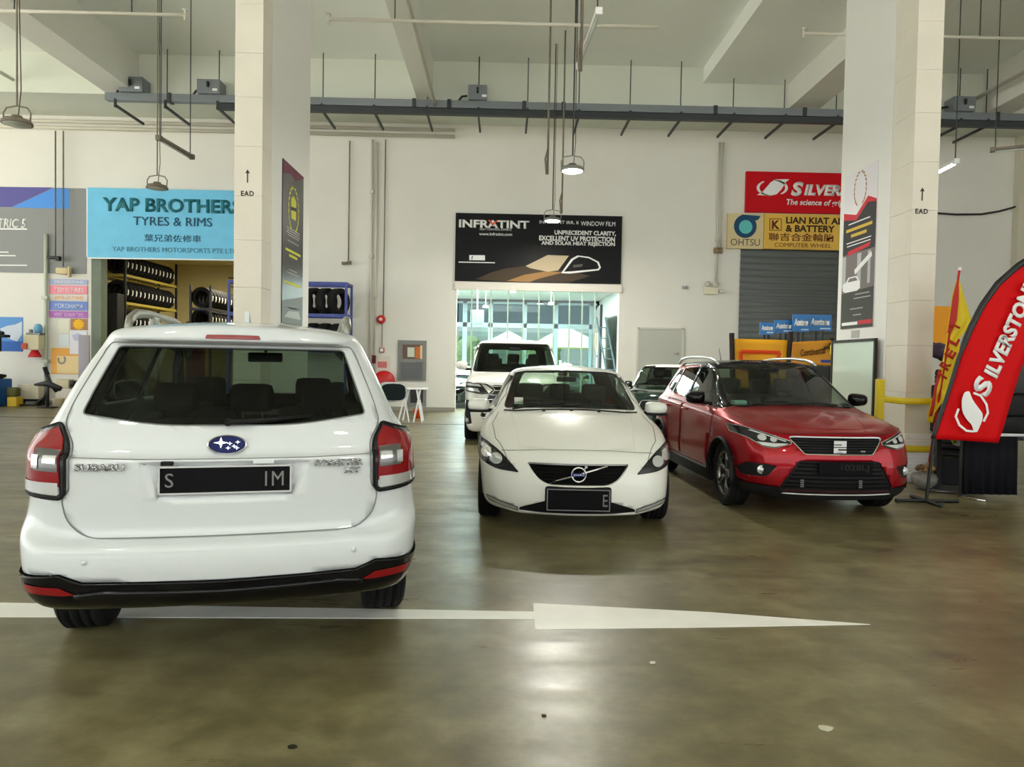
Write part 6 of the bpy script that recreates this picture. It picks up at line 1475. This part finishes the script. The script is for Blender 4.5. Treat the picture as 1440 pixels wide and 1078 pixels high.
for a, b in (((1041, 494), (1096, 495.5)), ((1041, 494), (1041, 520)), ((1095, 495.5), (1090, 520)), ((1041, 519), (1091, 520))): bar(t, cx, a, b, 5, M_ORR)
for a, b in (((1029, 468), (1031, 560)), ((1112, 466), (1104, 560))):
    A, B = at(*a, Y+.03), at(*b, Y+.03); g = B.z; d = (A-B)/(A.z-B.z); Bf = B-d*B.z
    bm = BM(); tube(bm, [(A.x-cx, .03, A.z), (Bf.x-cx, .03, 0)], .05, 8); obj('pole', bm, C_('dark brown pole', 42, 30, 28), t)
t, cx = cloth_board('banner', 'ochre banner with a horse emblem and script name behind the red crossover', ((1113, 481), (1169, 478), (1169, 514), (1111, 512)), Y+.15, M_BOCH, .02)
Y += .15
text('Continental', t, (at(1142, 494, Y).x-cx, -.04, at(1142, 494, Y).z), 36*Y/F_PX, 10*Y/F_PX, C_('brown lettering', 92, 62, 20), bold=.02, shear=.15, ext=.004, rot=(0, R(-8), 0))
bm = BM(); H = [(0, 0), (.04, .10), (.12, .13), (.16, .22), (.20, .2), (.19, .13), (.22, .08), (.18, .0), (.15, .05), (.07, .04)]; q = at(1155, 493, Y); prism(bm, [(q.x-cx+a*.8, q.z+b*.7) for a, b in H], -.044, -.04); obj('horse_emblem', bm, C_('brown lettering', 92, 62, 20), t)
for px in (1113, 1169.5):
    A = at(px, 478, Y+.03); bm = BM(); b2(bm, (A.x-cx-.03, .02, 0), (A.x-cx+.03, .08, A.z+.04)); obj('pole', bm, C_('dark brown pole', 42, 30, 28), t)
bm = BM(); a, b = at(1111, 514, Y), at(1169, 514, Y); b2(bm, (a.x-cx, .03, 0), (b.x-cx, .07, a.z-.01)); obj('lower_cloth', bm, M_BLK, t)
# blue trolley post by the board
A = at(1180, 500, 11.9); t = thing('steel_trolley', 'blue steel trolley frame standing behind the red crossover', 'trolley', (A.x, 11.9, 0))
for dx in (-.05, .09): bm = BM(); b2(bm, (dx-.03, -.03, 0), (dx+.03, .03, A.z)); obj('upright', bm, M_RBLU, t)
bm = BM(); [b2(bm, (-.3, -.02, z), (.1, .02, z+.05)) for z in (.4, .9, A.z-.12)]; obj('cross_bars', bm, M_RBLU, t)
bm = BM(); p = at(1173, 490, 12); box(bm, (p.x, 12, p.z-.02), (.12, .03, .16)); b2(bm, (p.x-.02, 12, 0), (p.x+.02, 12.03, p.z-.05)); tag(obj('yellow_tag', bm, M_YEL), 'small yellow board on a stick behind the red crossover', 'sign')
# ============================================================ right corner: flags, bench, clutter
p0, p1 = at(1308, 640, 9.1), at(1349.5, 378, 9.1)
t = thing('pole_flag', 'yellow flag with red lettering on a leaning pole beside the right pillar', 'flag', (p0.x, 9.1, 0))
d = (p1-p0)/(p1.z-p0.z); base = p0-d*p0.z
bm = BM(); tube(bm, [(base.x-p0.x, 0, 0), (p1.x-p0.x, 0, p1.z)], .014, 8); obj('pole', bm, C_('red pole', 190, 36, 36), t)
bm = BM(); cyl(bm, (p1.x-p0.x, 0, p1.z-.02), (p1.x-p0.x+.005, 0, p1.z+.02), .022, 10); obj('finial', bm, M_WHT, t)
def flag_cloth(outl, t, x0, Y, m, fold=.05, nm='cloth', mid=None, d0=0.0, nv=26, nu=9):
    # outl: list of (left px, right px, py) rows from top to bottom
    bm = BM(); G = []
    for i in range(nv+1):
        f = i/nv*(len(outl)-1); k = min(int(f), len(outl)-2); g = f-k
        L = [outl[k][q]*(1-g)+outl[k+1][q]*g for q in range(3)]; row = []
        for j in range(nu+1):
            u = j/nu; q = at(L[0]*(1-u)+L[1]*u, L[2], Y)
            row.append(bm.verts.new((q.x-x0, d0+fold*math.sin(u*7+i*.25)*min(1, i/6)*u, q.z)))
        G.append(row)
    for i in range(nv):
        for j in range(nu): bm.faces.new((G[i][j], G[i+1][j], G[i+1][j+1], G[i][j+1]))
    o = obj(nm, bm, m, t, True); thick(o, .004, 0); return o
M_FY = mat('yellow flag cloth', W(238, 214, 16), .6); M_FR = mat('red flag print', W(196, 36, 20), .6)
flag_cloth([(1347, 1350, 392), (1340, 1358, 415), (1335, 1372, 455), (1333, 1350, 475), (1326, 1351, 510), (1318, 1352, 540), (1312, 1330, 560), (1306, 1316, 580), (1306, 1314, 594)], t, p0.x, 9.08, M_FY, .035)
flag_cloth([(1345, 1348, 396), (1339, 1348, 420), (1335, 1345, 450), (1332, 1337, 468)], t, p0.x, 9.08, M_FR, .0, 'red_stripe', d0=-.025)
flag_cloth([(1319, 1324, 520), (1313, 1317, 545), (1309, 1314, 570), (1306, 1310, 585)], t, p0.x, 9.08, M_FR, .0, 'red_stripe', d0=-.03)
for s_, px, py, a in (('I', 1343, 458, -66), ('L', 1341, 479, -62), ('E', 1336, 497, -60), ('R', 1329, 513, -58), ('I', 1325, 528, -58)):
    q = at(px, py, 9.04); text(s_, t, (q.x-p0.x, -.065, q.z), .10 if s_ != 'I' else .028, .13, M_FR, bold=.05, ext=.003, rot=(0, R(a), 0), name='letter')
# red feather banner
Yf = 8.0; q0 = at(1358, 622, Yf)
t = thing('feather_flag', 'tall red feather banner with white brand lettering, leaning at the right edge', 'flag', (q0.x, Yf, 0))
edge = [(1313, 617), (1322, 590), (1335, 552), (1349, 505), (1363, 468), (1382, 430), (1405, 398), (1436, 371), (1470, 352), (1500, 345)]
rt_ = [(1402, 622), (1412, 596), (1424, 560), (1437, 520), (1452, 480), (1468, 440), (1484, 405), (1499, 380), (1506, 362), (1508, 350)]
bm = BM(); G = []
nn = 30
def smp(L, f):
    f *= len(L)-1; k = min(int(f), len(L)-2); g = f-k; return (L[k][0]*(1-g)+L[k+1][0]*g, L[k][1]*(1-g)+L[k+1][1]*g)
for i in range(nn+1):
    a, b = smp(edge, i/nn), smp(rt_, i/nn); row = []
    for j in range(9):
        u = j/8; q = at(a[0]*(1-u)+b[0]*u, a[1]*(1-u)+b[1]*u, Yf); row.append(bm.verts.new((q.x-q0.x, .02*math.sin(u*5+i*.3), q.z)))
    G.append(row)
for i in range(nn):
    for j in range(8): bm.faces.new((G[i][j], G[i+1][j], G[i+1][j+1], G[i][j+1]))
o = obj('cloth', bm, mat('red flag cloth', W(210, 8, 14), .6, spec=.12), t, True); thick(o, .006, 0)
bm = BM(); P = []
for i in range(nn+1): a = smp(edge, i/nn); q = at(a[0]-1.5, a[1], Yf); P.append((q.x-q0.x, 0, q.z))
tube(bm, P, [.022]*12+[.035]*(nn-11), 8); obj('sleeve_pole', bm, M_BLK, t, True)
q = at(1313, 617, Yf); bm = BM(); tube(bm, [(q.x-q0.x, 0, q.z), (q.x-q0.x-.06, 0, .02)], .018, 8); tube(bm, [(q.x-q0.x-.4, 0, .02), (q.x-q0.x+.3, 0, .02)], .02, 6); tube(bm, [(q.x-q0.x-.06, -.3, .02), (q.x-q0.x-.06, .3, .02)], .02, 6); obj('stand', bm, M_BLK, t)
def FL(px, py): q = at(px, py, Yf); return (q.x-q0.x, -.035, q.z)
kk = Yf/F_PX
text('S', t, FL(1379, 543), 24*kk, 27*kk, M_WHT, bold=.05, shear=.1, ext=.004, rot=(0, R(-67), 0)); text('ILVERSTONE', t, FL(1419, 462), 146*kk, 22*kk, M_WHT, bold=.045, shear=.1, ext=.004, rot=(0, R(-67.5), 0))
E1 = [(1353, 551), (1360, 549), (1364, 561), (1372, 572), (1379, 581), (1378, 591), (1371, 607), (1366, 607), (1364, 597), (1356, 589), (1350, 578), (1349, 563)]
bm = BM(); prism(bm, rpoly([(FL(*p)[0], FL(*p)[2]) for p in E1], .04), -.04, -.036); obj('emblem', bm, M_WHT, t)
bm = BM(); ring = [(1345, 574), (1341, 585), (1346, 597), (1356, 605), (1366, 606)]; tube(bm, [(FL(*p)[0], -.038, FL(*p)[2]) for p in ring], .014, 6, flat=(.3, 1)); ring = [(1366, 552), (1376, 556), (1384, 568), (1386, 580), (1380, 592)]; tube(bm, [(FL(*p)[0], -.038, FL(*p)[2]) for p in ring], .014, 6, flat=(.3, 1)); obj('emblem_ring', bm, M_WHT, t)
# bench under a black cloth with clutter
g0 = ground(1352, 700); bx0, by0 = g0.x, g0.y; bx1 = bx0+1.25; bz = at(1400, 614, by0).z
t = thing('workbench', 'workbench hidden under a black cloth at the right edge', 'table', (bx0, by0, 0))
bm = BM(); b2(bm, (0, 0, bz-.04), (1.25, .6, bz), .01); obj('table_top', bm, M_BLK, t)
for ix in (.04, 1.2):
    for iy in (.05, .55): bm = BM(); b2(bm, (ix-.03, iy-.03, 0), (ix+.03, iy+.03, bz-.04)); obj('leg', bm, M_BLK, t)
bm = BM(); n = 30; A = []
for k in range(n+1): x = .62*k/n; A.append((bm.verts.new((x, -.02-.015*math.sin(k*1.3), .05)), bm.verts.new((x, -.012, bz+.005))))
for a, b in zip(A, A[1:]): bm.faces.new((a[0], b[0], b[1], a[1]))
o = tag(obj('black_cloth', bm, mat('black cloth', (.010, .010, .013), .9, spec=.08), None, True, loc=(bx0, by0, 0)), 'black cloth hanging over the front of the workbench', 'cloth'); thick(o, .005, 0)
def onb(name, lab, cat, x, y, build, m, zz=None): 
    bm = BM(); build(bm); o = obj(name, bm, m, None, True, loc=(bx0+x, by0+y, bz if zz is None else zz)); return tag(o, lab, cat)
onb('tool_case', 'black tool case on the workbench, the lower one', 'case', .62, .42, lambda b: b2(b, (-.4, -.2, 0), (.42, .2, .22), .03), M_PLAST)
onb('tool_case', 'black tool case on top of another on the workbench', 'case', .7, .44, lambda b: b2(b, (-.3, -.18, 0), (.34, .18, .26), .03), M_PLAST, bz+.22)
onb('speaker_box', 'tall black box at the back of the workbench', 'box', .95, .52, lambda b: b2(b, (-.25, -.12, 0), (.25, .12, .5), .02), M_BLK, bz+.48)
onb('metal_strip', 'dull silver metal strip lying on the front of the workbench', 'tool', .62, .08, lambda b: (b2(b, (-.28, -.03, .0), (.3, .03, .02), .005), b2(b, (-.2, -.04, .02), (.2, .02, .035), .004)), M_SILVER)
onb('paint_can', 'small red can on the workbench', 'can', .83, .10, lambda b: lathe(b, [(0, 0), (.045, 0), (.045, .11), (.04, .12), (0, .12)], 'z', 20), M_FRED)
onb('paper_sheet', 'pale paper sheet hanging over the workbench edge', 'paper', .78, -.03, lambda b: b2(b, (-.10, -.004, -.17), (.08, .004, .012), 0), C_('pale green paper', 214, 222, 210))
t = thing('leaflet', 'green and yellow leaflet hanging under the red feather banner', 'leaflet', at(1344, 620, 8.5)); bm = BM(); prism(bm, [(-.07, .05), (.03, .06), (.09, .01), (.04, -.06), (-.03, -.04)], -.003, .003); obj('sheet', bm, C_('white leaflet', 225, 225, 215), t); bm = BM(); prism(bm, [(-.07, .05), (.0, .055), (.01, -.02), (-.03, -.04)], -.005, -.003); obj('print', bm, C_('leaf green print', 120, 160, 40), t)
bm = BM(); a, b = ground(1350, 700), ground(1386, 706); tube(bm, [(a.x, a.y, .015), (b.x, b.y, .015)], .012, 6); tag(obj('metal_rod', bm, M_CHROME, None, True), 'bright metal rod lying on the floor before the workbench', 'rod')
bm = BM(); p = ground(1335, 693); lathe(bm, [(0, 0), (.28, 0), (.30, .02), (.27, .03), (.05, .02), (0, .02)], 'z', 28); tag(obj('drain_tray', bm, M_GREYMET, None, True, loc=(p.x+.05, p.y+.25, 0)), 'flat grey tray on the floor beside the workbench', 'tray')
bm = BM(); q = at(1334, 660, 9.35); b2(bm, (-.20, -.12, 0), (.16, .14, .34), .02); tag(obj('storage_crate', bm, M_PLAST, None, loc=(q.x, 9.35, 0)), 'black storage crate on the floor between right pillar and workbench', 'crate')
# orange board and stacked tyres behind the pillar
s = board('sign_board', 'plain orange board standing right of the right pillar', 'sign', 1304, 430, 1338, 500, 12.5, C_('orange board', 240, 158, 16), .03)
bm = BM(); b2(bm, (-.18, 0, -s.location.z), (-.14, .03, .0)); b2(bm, (.14, 0, -s.location.z), (.18, .03, 0)); obj('legs', bm, M_BLK, s)
gx_, gy_ = at(1325, 600, 11.2).x+.25, 11.2
for k in range(6): dup(bp, (gx_+random.uniform(-.04, .04), gy_, .13+k*.245), 0, 'black tyre in the stack right of the right pillar, %s from the floor' % ('first', 'second', 'third', 'fourth', 'fifth', 'topmost')[k], 'tyres stacked by the right pillar').rotation_euler = (PI/2, 0, 0)
small('rag_heap', 'purple and black rags heaped on the stacked tyres', 'rag', 1318, 496, 11.2, lambda b: [bmesh.ops.create_icosphere(b, subdivisions=2, radius=.13, matrix=Matrix.Translation((random.uniform(-.1, .2), random.uniform(-.1, .1), random.uniform(-.02, .1)))) for _ in range(5)], C_('dusty purple cloth', 72, 56, 76))
# ============================================================ left of the back wall: posters, machine, clutter
bands = ((392, 400, (176, 186, 226), 'BRIDGESTONE', (240, 240, 240)), (401, 413.5, (244, 150, 170), 'TOYO TIRES', (255, 240, 240)), (414, 422.5, (232, 222, 214), 'APOLLO TYRES', (240, 170, 110)), (423, 436.5, (122, 144, 214), 'YOKOHAMA', (220, 232, 255)), (437, 447, (186, 112, 196), 'NEW MICHELIN TYRE', (236, 206, 240)))
labs = ('pale violet', 'pink', 'cream', 'blue', 'purple')
for k, (y0, y1, c, s_, tc) in enumerate(bands):
    s = board('brand_poster', '%s tyre brand strip left of the tyre store opening' % labs[k], 'poster', 69, y0, 122.5, y1, YW-.02, C_('%s strip print' % labs[k], *c), .015, 'tyre brand strips')
    T_(s, s_, 97, (y0+y1)/2+.3, 40, (y1-y0)*.5, C_('%s strip letters' % labs[k], *tc), bold=.008)
def sheet(lab, x0, y0, x1, y1, c, nm, Y=YW):
    return board('poster', lab, 'poster', x0, y0, x1, y1, Y, C_(nm, *c), .012)
s = sheet('brown poster with a yellow sun shape beside the tyre store opening', 99, 448, 123, 464, (176, 128, 96), 'brown poster'); S_(s, 'sun', [(110.5+(8.5 if k % 2 else 6.5)*math.cos(k*PI/10), 456+(8 if k % 2 else 6.3)*math.sin(k*PI/10)) for k in range(20)], C_('sun yellow', 246, 190, 30))
s = sheet('white sheet with blue marks under the yellow sun poster', 98, 465, 122, 498, (232, 230, 240), 'white sheet', YW-.016); S_(s, 'blue_marks', [(101, 471), (110, 468), (118, 472), (112, 480), (104, 478)], C_('faint blue print', 196, 196, 226))
sheet('upper small white sheet left of the yellow sun poster', 82, 449, 97, 468, (232, 230, 214), 'ivory sheet')
sheet('lower small white sheet left of the white sheet with blue marks', 83, 470, 97, 486, (222, 232, 234), 'bluish sheet')
s = sheet('orange poster with a tyre ring on the wall behind the white SUV', 72, 489, 114, 526, (240, 176, 88), 'orange poster'); S_(s, 'pale_area', [(80, 500), (113, 500.5), (113, 525), (80, 524.5)], C_('cream poster print', 240, 214, 160))
S_(s, 'tyre_ring', [(87+6*math.cos(a), 505.5+6.5*math.sin(a)) for a in [k*.42-.9 for k in range(12)]]+[(87+3.6*math.cos(a), 505.5+4*math.sin(a)) for a in [k*.42-.9 for k in range(12)][::-1]], C_('grey ring print', 150, 146, 138), .008)
s = sheet('blue poster with a white splash picture at the far left', -14, 445, 32, 494, (96, 150, 214), 'sky blue poster'); S_(s, 'splash', [(0, 462), (10, 458), (22, 456), (31, 452), (31, 470), (24, 480), (8, 474)], C_('splash print', 206, 216, 230)); S_(s, 'deep_band', [(-14, 479), (32, 480), (32, 494), (-14, 493)], C_('deep blue print', 52, 104, 186), .006)
bm = BM(); p = at(50, 481, YW-.25)
t = thing('control_box', 'cream control box with red buttons on the wall at the left', 'control box', (p.x, YW-.25, p.z)); box(bm, (-.04, 0, 0), (.42, .26, .42), .02); obj('case', bm, C_('cream steel', 216, 208, 176), t)
bm = BM(); box(bm, (-.22, -.16, -.12), (.16, .03, .18), .02); obj('red_patch', bm, C_('rust red', 206, 96, 70), t)
bm = BM(); box(bm, (0, 0, .235), (.4, .24, .05), .01); cyl(bm, (-.13, 0, .25), (-.13, 0, .36), .05, 12); obj('top_fittings', bm, M_GREYMET, t)
small('warning_bell', 'red bell shaped warning lamp under the cream control box', 'lamp', 49, 497, YW-.25, lambda b: lathe(b, [(0, .1), (.08, .1), (.17, -.07), (.18, -.1), (0, -.1)], 'z', 20), M_FRED)
small('blue_cup', 'light blue bottle standing on the cream control box', 'bottle', 54, 461.5, YW-.25, lambda b: lathe(b, [(0, -.13), (.10, -.13), (.12, .0), (.08, .1), (.04, .13), (0, .13)], 'z', 16), C_('light blue plastic', 116, 176, 216))
# tyre changer
p = at(4, 560, 20.3); t = thing('tyre_changer', 'blue and black tyre changing machine at the left edge', 'machine', (p.x-.22, 20.3, 0))
bm = BM(); b2(bm, (-.5, -.4, 0), (.22, .4, .75), .04); obj('base_cabinet', bm, C_('machine blue', 34, 92, 160), t)
bm = BM(); lathe(bm, [(0, .75), (.25, .75), (.34, .80), (.34, .86), (.1, .9), (0, .9)], 'z', 24, c=(-.05, -.05, 0)); obj('turntable', bm, M_PLAST, t, True)
bm = BM(); b2(bm, (-.32, .2, .7), (-.14, .38, 2.15), .02); b2(bm, (-.3, -.2, 1.95), (-.16, .3, 2.1), .02); obj('column', bm, C_('machine blue', 34, 92, 160), t)
bm = BM(); tube(bm, [(-.23, -.1, 2.02), (.30, -.1, 1.99)], .06, 8); cyl(bm, (.22, -.1, 1.98), (.22, -.1, 1.5), .03, 8); b2(bm, (-.1, -.2, 1.88), (.40, .05, 1.96), .02); obj('swing_arm', bm, M_PLAST, t)
def flo(name, lab, cat, px, py, build, m, g=None, Y=20.8):
    q = at(px, py, Y); q.z = 0; bm = BM(); build(bm); return tag(obj(name, bm, m, None, True, loc=q), lab, cat, g)
flo('plastic_crate', 'yellow crate on the floor beside the tyre changing machine', 'crate', 21, 566, lambda b: b2(b, (-.12, -.15, 0), (.14, .15, .26), .02), C_('dull yellow plastic', 190, 160, 40), Y=20.3)
flo('tool_pouch', 'olive bag on top of the yellow crate', 'bag', 20, 566, lambda b: b2(b, (-.16, -.1, .27), (.12, .12, .52), .05), C_('dark olive', 84, 84, 44), Y=20.3)
flo('carton', 'white carton with dark marks against the wall, left one', 'box', 36, 561, lambda b: b2(b, (-.17, -.1, .18), (.16, .12, .58), .01), C_('carton white', 218, 210, 192))
flo('carton', 'white carton with dark marks against the wall, right one', 'box', 49, 561, lambda b: b2(b, (-.1, -.1, .18), (.16, .12, .6), .01), C_('carton ivory', 208, 200, 180))
flo('low_bench', 'dark low bench carrying the white cartons', 'bench', 42, 562, lambda b: (b2(b, (-.30, -.16, .12), (.36, .16, .175)), b2(b, (-.28, -.14, 0), (-.22, .14, .12)), b2(b, (.28, -.14, 0), (.34, .14, .12))), M_PLAST)
flo('bead_breaker', 'black lever tool on a stand against the wall', 'tool', 67, 563, lambda b: (tube(b, [(0, 0, 0), (0, 0, .95)], .04, 8), tube(b, [(-.35, 0, .62), (.0, 0, .66), (.35, 0, .52)], [.03, .09, .07], 8), tube(b, [(0, 0, .9), (-.08, 0, 1.1), (.05, 0, .7), (.25, 0, .45)], .06, 8), b2(b, (-.2, -.15, 0), (.2, .15, .03))), M_BLK, Y=19.9)
flo('hose_loop', 'black rubber hose coiled on the floor by the wall', 'hose', 46, 571, lambda b: tube(b, [(-.4, 0, .03), (0, .05, .05), (.3, .0, .25), (.36, .1, .5), (.30, .12, .3), (.2, .1, .05)], .03, 8), M_BLK, Y=20.3)
flo('bucket', 'cream bucket on the floor behind the white SUV', 'bucket', 82, 567, lambda b: lathe(b, [(0, 0), (.12, 0), (.15, .24), (.16, .25), (.14, .24), (.11, .02), (0, .02)], 'z', 24), C_('cream bucket', 220, 206, 174), Y=20.2)
flo('carton', 'beige carton stacked on a white cabinet behind the white SUV', 'box', 95, 563, lambda b: b2(b, (-.26, -.12, .5), (.10, .15, .75), .01), C_('beige carton', 206, 194, 164))
flo('white_cabinet', 'low white cabinet against the wall behind the white SUV', 'cabinet', 97, 564, lambda b: b2(b, (-.28, -.15, 0), (.18, .2, .495), .02), C_('off white cabinet', 222, 214, 204))
flo('grinder', 'black machine part on the white cabinet beside the beige carton', 'tool', 103, 563, lambda b: (b2(b, (-.02, -.1, .5), (.16, .1, .72), .04), cyl(b, (.07, -.16, .62), (.07, -.1, .62), .07, 14)), M_BLK)
flo('grey_panel', 'grey steel panel leaning beside the tyre store opening', 'panel', 118, 566, lambda b: b2(b, (-.14, -.03, 0), (.16, .03, 2.0), .01), C_('lilac grey steel', 160, 156, 166))
# ============================================================ folding tables and bucket by the white SUV's mirror
g = ground(578, 593); t = thing('folding_table', 'white folding table with thin steel legs against the wall', 'table', (g.x, g.y, 0)); zt = .80
bm = BM(); b2(bm, (-.35, -.05, zt-.03), (.36, .5, zt), .008); obj('table_top', bm, M_WHT, t)
for a, b in (((-.30, 0, 0), (-.12, .0, zt)), ((-.05, 0, 0), (-.2, 0, zt)), ((.06, 0, 0), (.22, 0, zt)), ((.26, 0, 0), (.12, 0, zt)), ((-.25, .42, 0), (-.1, .42, zt)), ((.25, .42, 0), (.1, .42, zt))):
    bm = BM(); tube(bm, [a, b], .02, 8); obj('leg', bm, M_WHT, t)
g = ground(587, 588); t = thing('bucket', 'small orange bucket on the floor beside the folding table', 'bucket', (g.x, g.y, 0))
bm = BM(); lathe(bm, [(0, 0), (.07, 0), (.10, .22), (.108, .23), (.09, .22), (.06, .02), (0, .02)], 'z', 24); obj('tub', bm, C_('orange plastic', 232, 84, 38), t, True)
bm = BM(); tube(bm, [(-.1, 0, .22), (-.07, 0, .29), (0, 0, .32), (.07, 0, .29), (.1, 0, .22)], .006, 6); obj('handle', bm, M_GREYMET, t)
# ============================================================ cars in their places
suv = build_suv(); hatch = build_hatch(); crossover = build_crossover(); mpv = build_mpv(); mini = build_mini()
def dark_copy(src, loc, rz, lab, m):
    c = dup(src, loc, rz, lab)
    def rec(o):
        for ch in o.children:
            if ch.type == 'MESH':
                for i, sl in enumerate(ch.material_slots):
                    if sl.material in (M_WHITE2, M_WHITE): sl.link = 'OBJECT'; sl.material = m
            rec(ch)
    rec(c); return c
M_NAVY = mat('black blue paint', (.01, .012, .018), .12, coat=1)
M_SLATE = mat('slate grey paint', (.06, .075, .075), .15, coat=1)
dark_copy(hatch, (-1.55, 22.7, 0), R(180), 'dark car parked in the showroom, half hidden by the white people carrier', M_NAVY)
dark_copy(hatch, (2.0, 23.4, 0), R(182), 'slate grey car parked at the right of the showroom', M_SLATE)
# ============================================================ light and view
S.view_settings.view_transform = 'Standard'; S.view_settings.look = 'None'; S.view_settings.gamma = 1; S.view_settings.use_curve_mapping = False
S.view_settings.exposure = EXPO
wd = bpy.data.worlds.new('world'); S.world = wd; wd.use_nodes = True; nt = wd.node_tree
bg = nt.nodes['Background']; bg.inputs[0].default_value = (.93, .98, 1, 1); bg.inputs[1].default_value = SKY
sl = bpy.data.lights.new('sun', 'SUN'); sl.energy = SUN; sl.angle = R(.6); sl.color = (1, .985, .96); so = bpy.data.objects.new('sun', sl); COL.objects.link(so)
so.rotation_euler = V((.28, .34, -.9)).to_track_quat('-Z', 'Y').to_euler()
S.cycles.use_denoising = True
S.cycles.max_bounces = 10; S.cycles.diffuse_bounces = 5; S.cycles.glossy_bounces = 4; S.cycles.transparent_max_bounces = 24
S.cycles.sample_clamp_indirect = 8
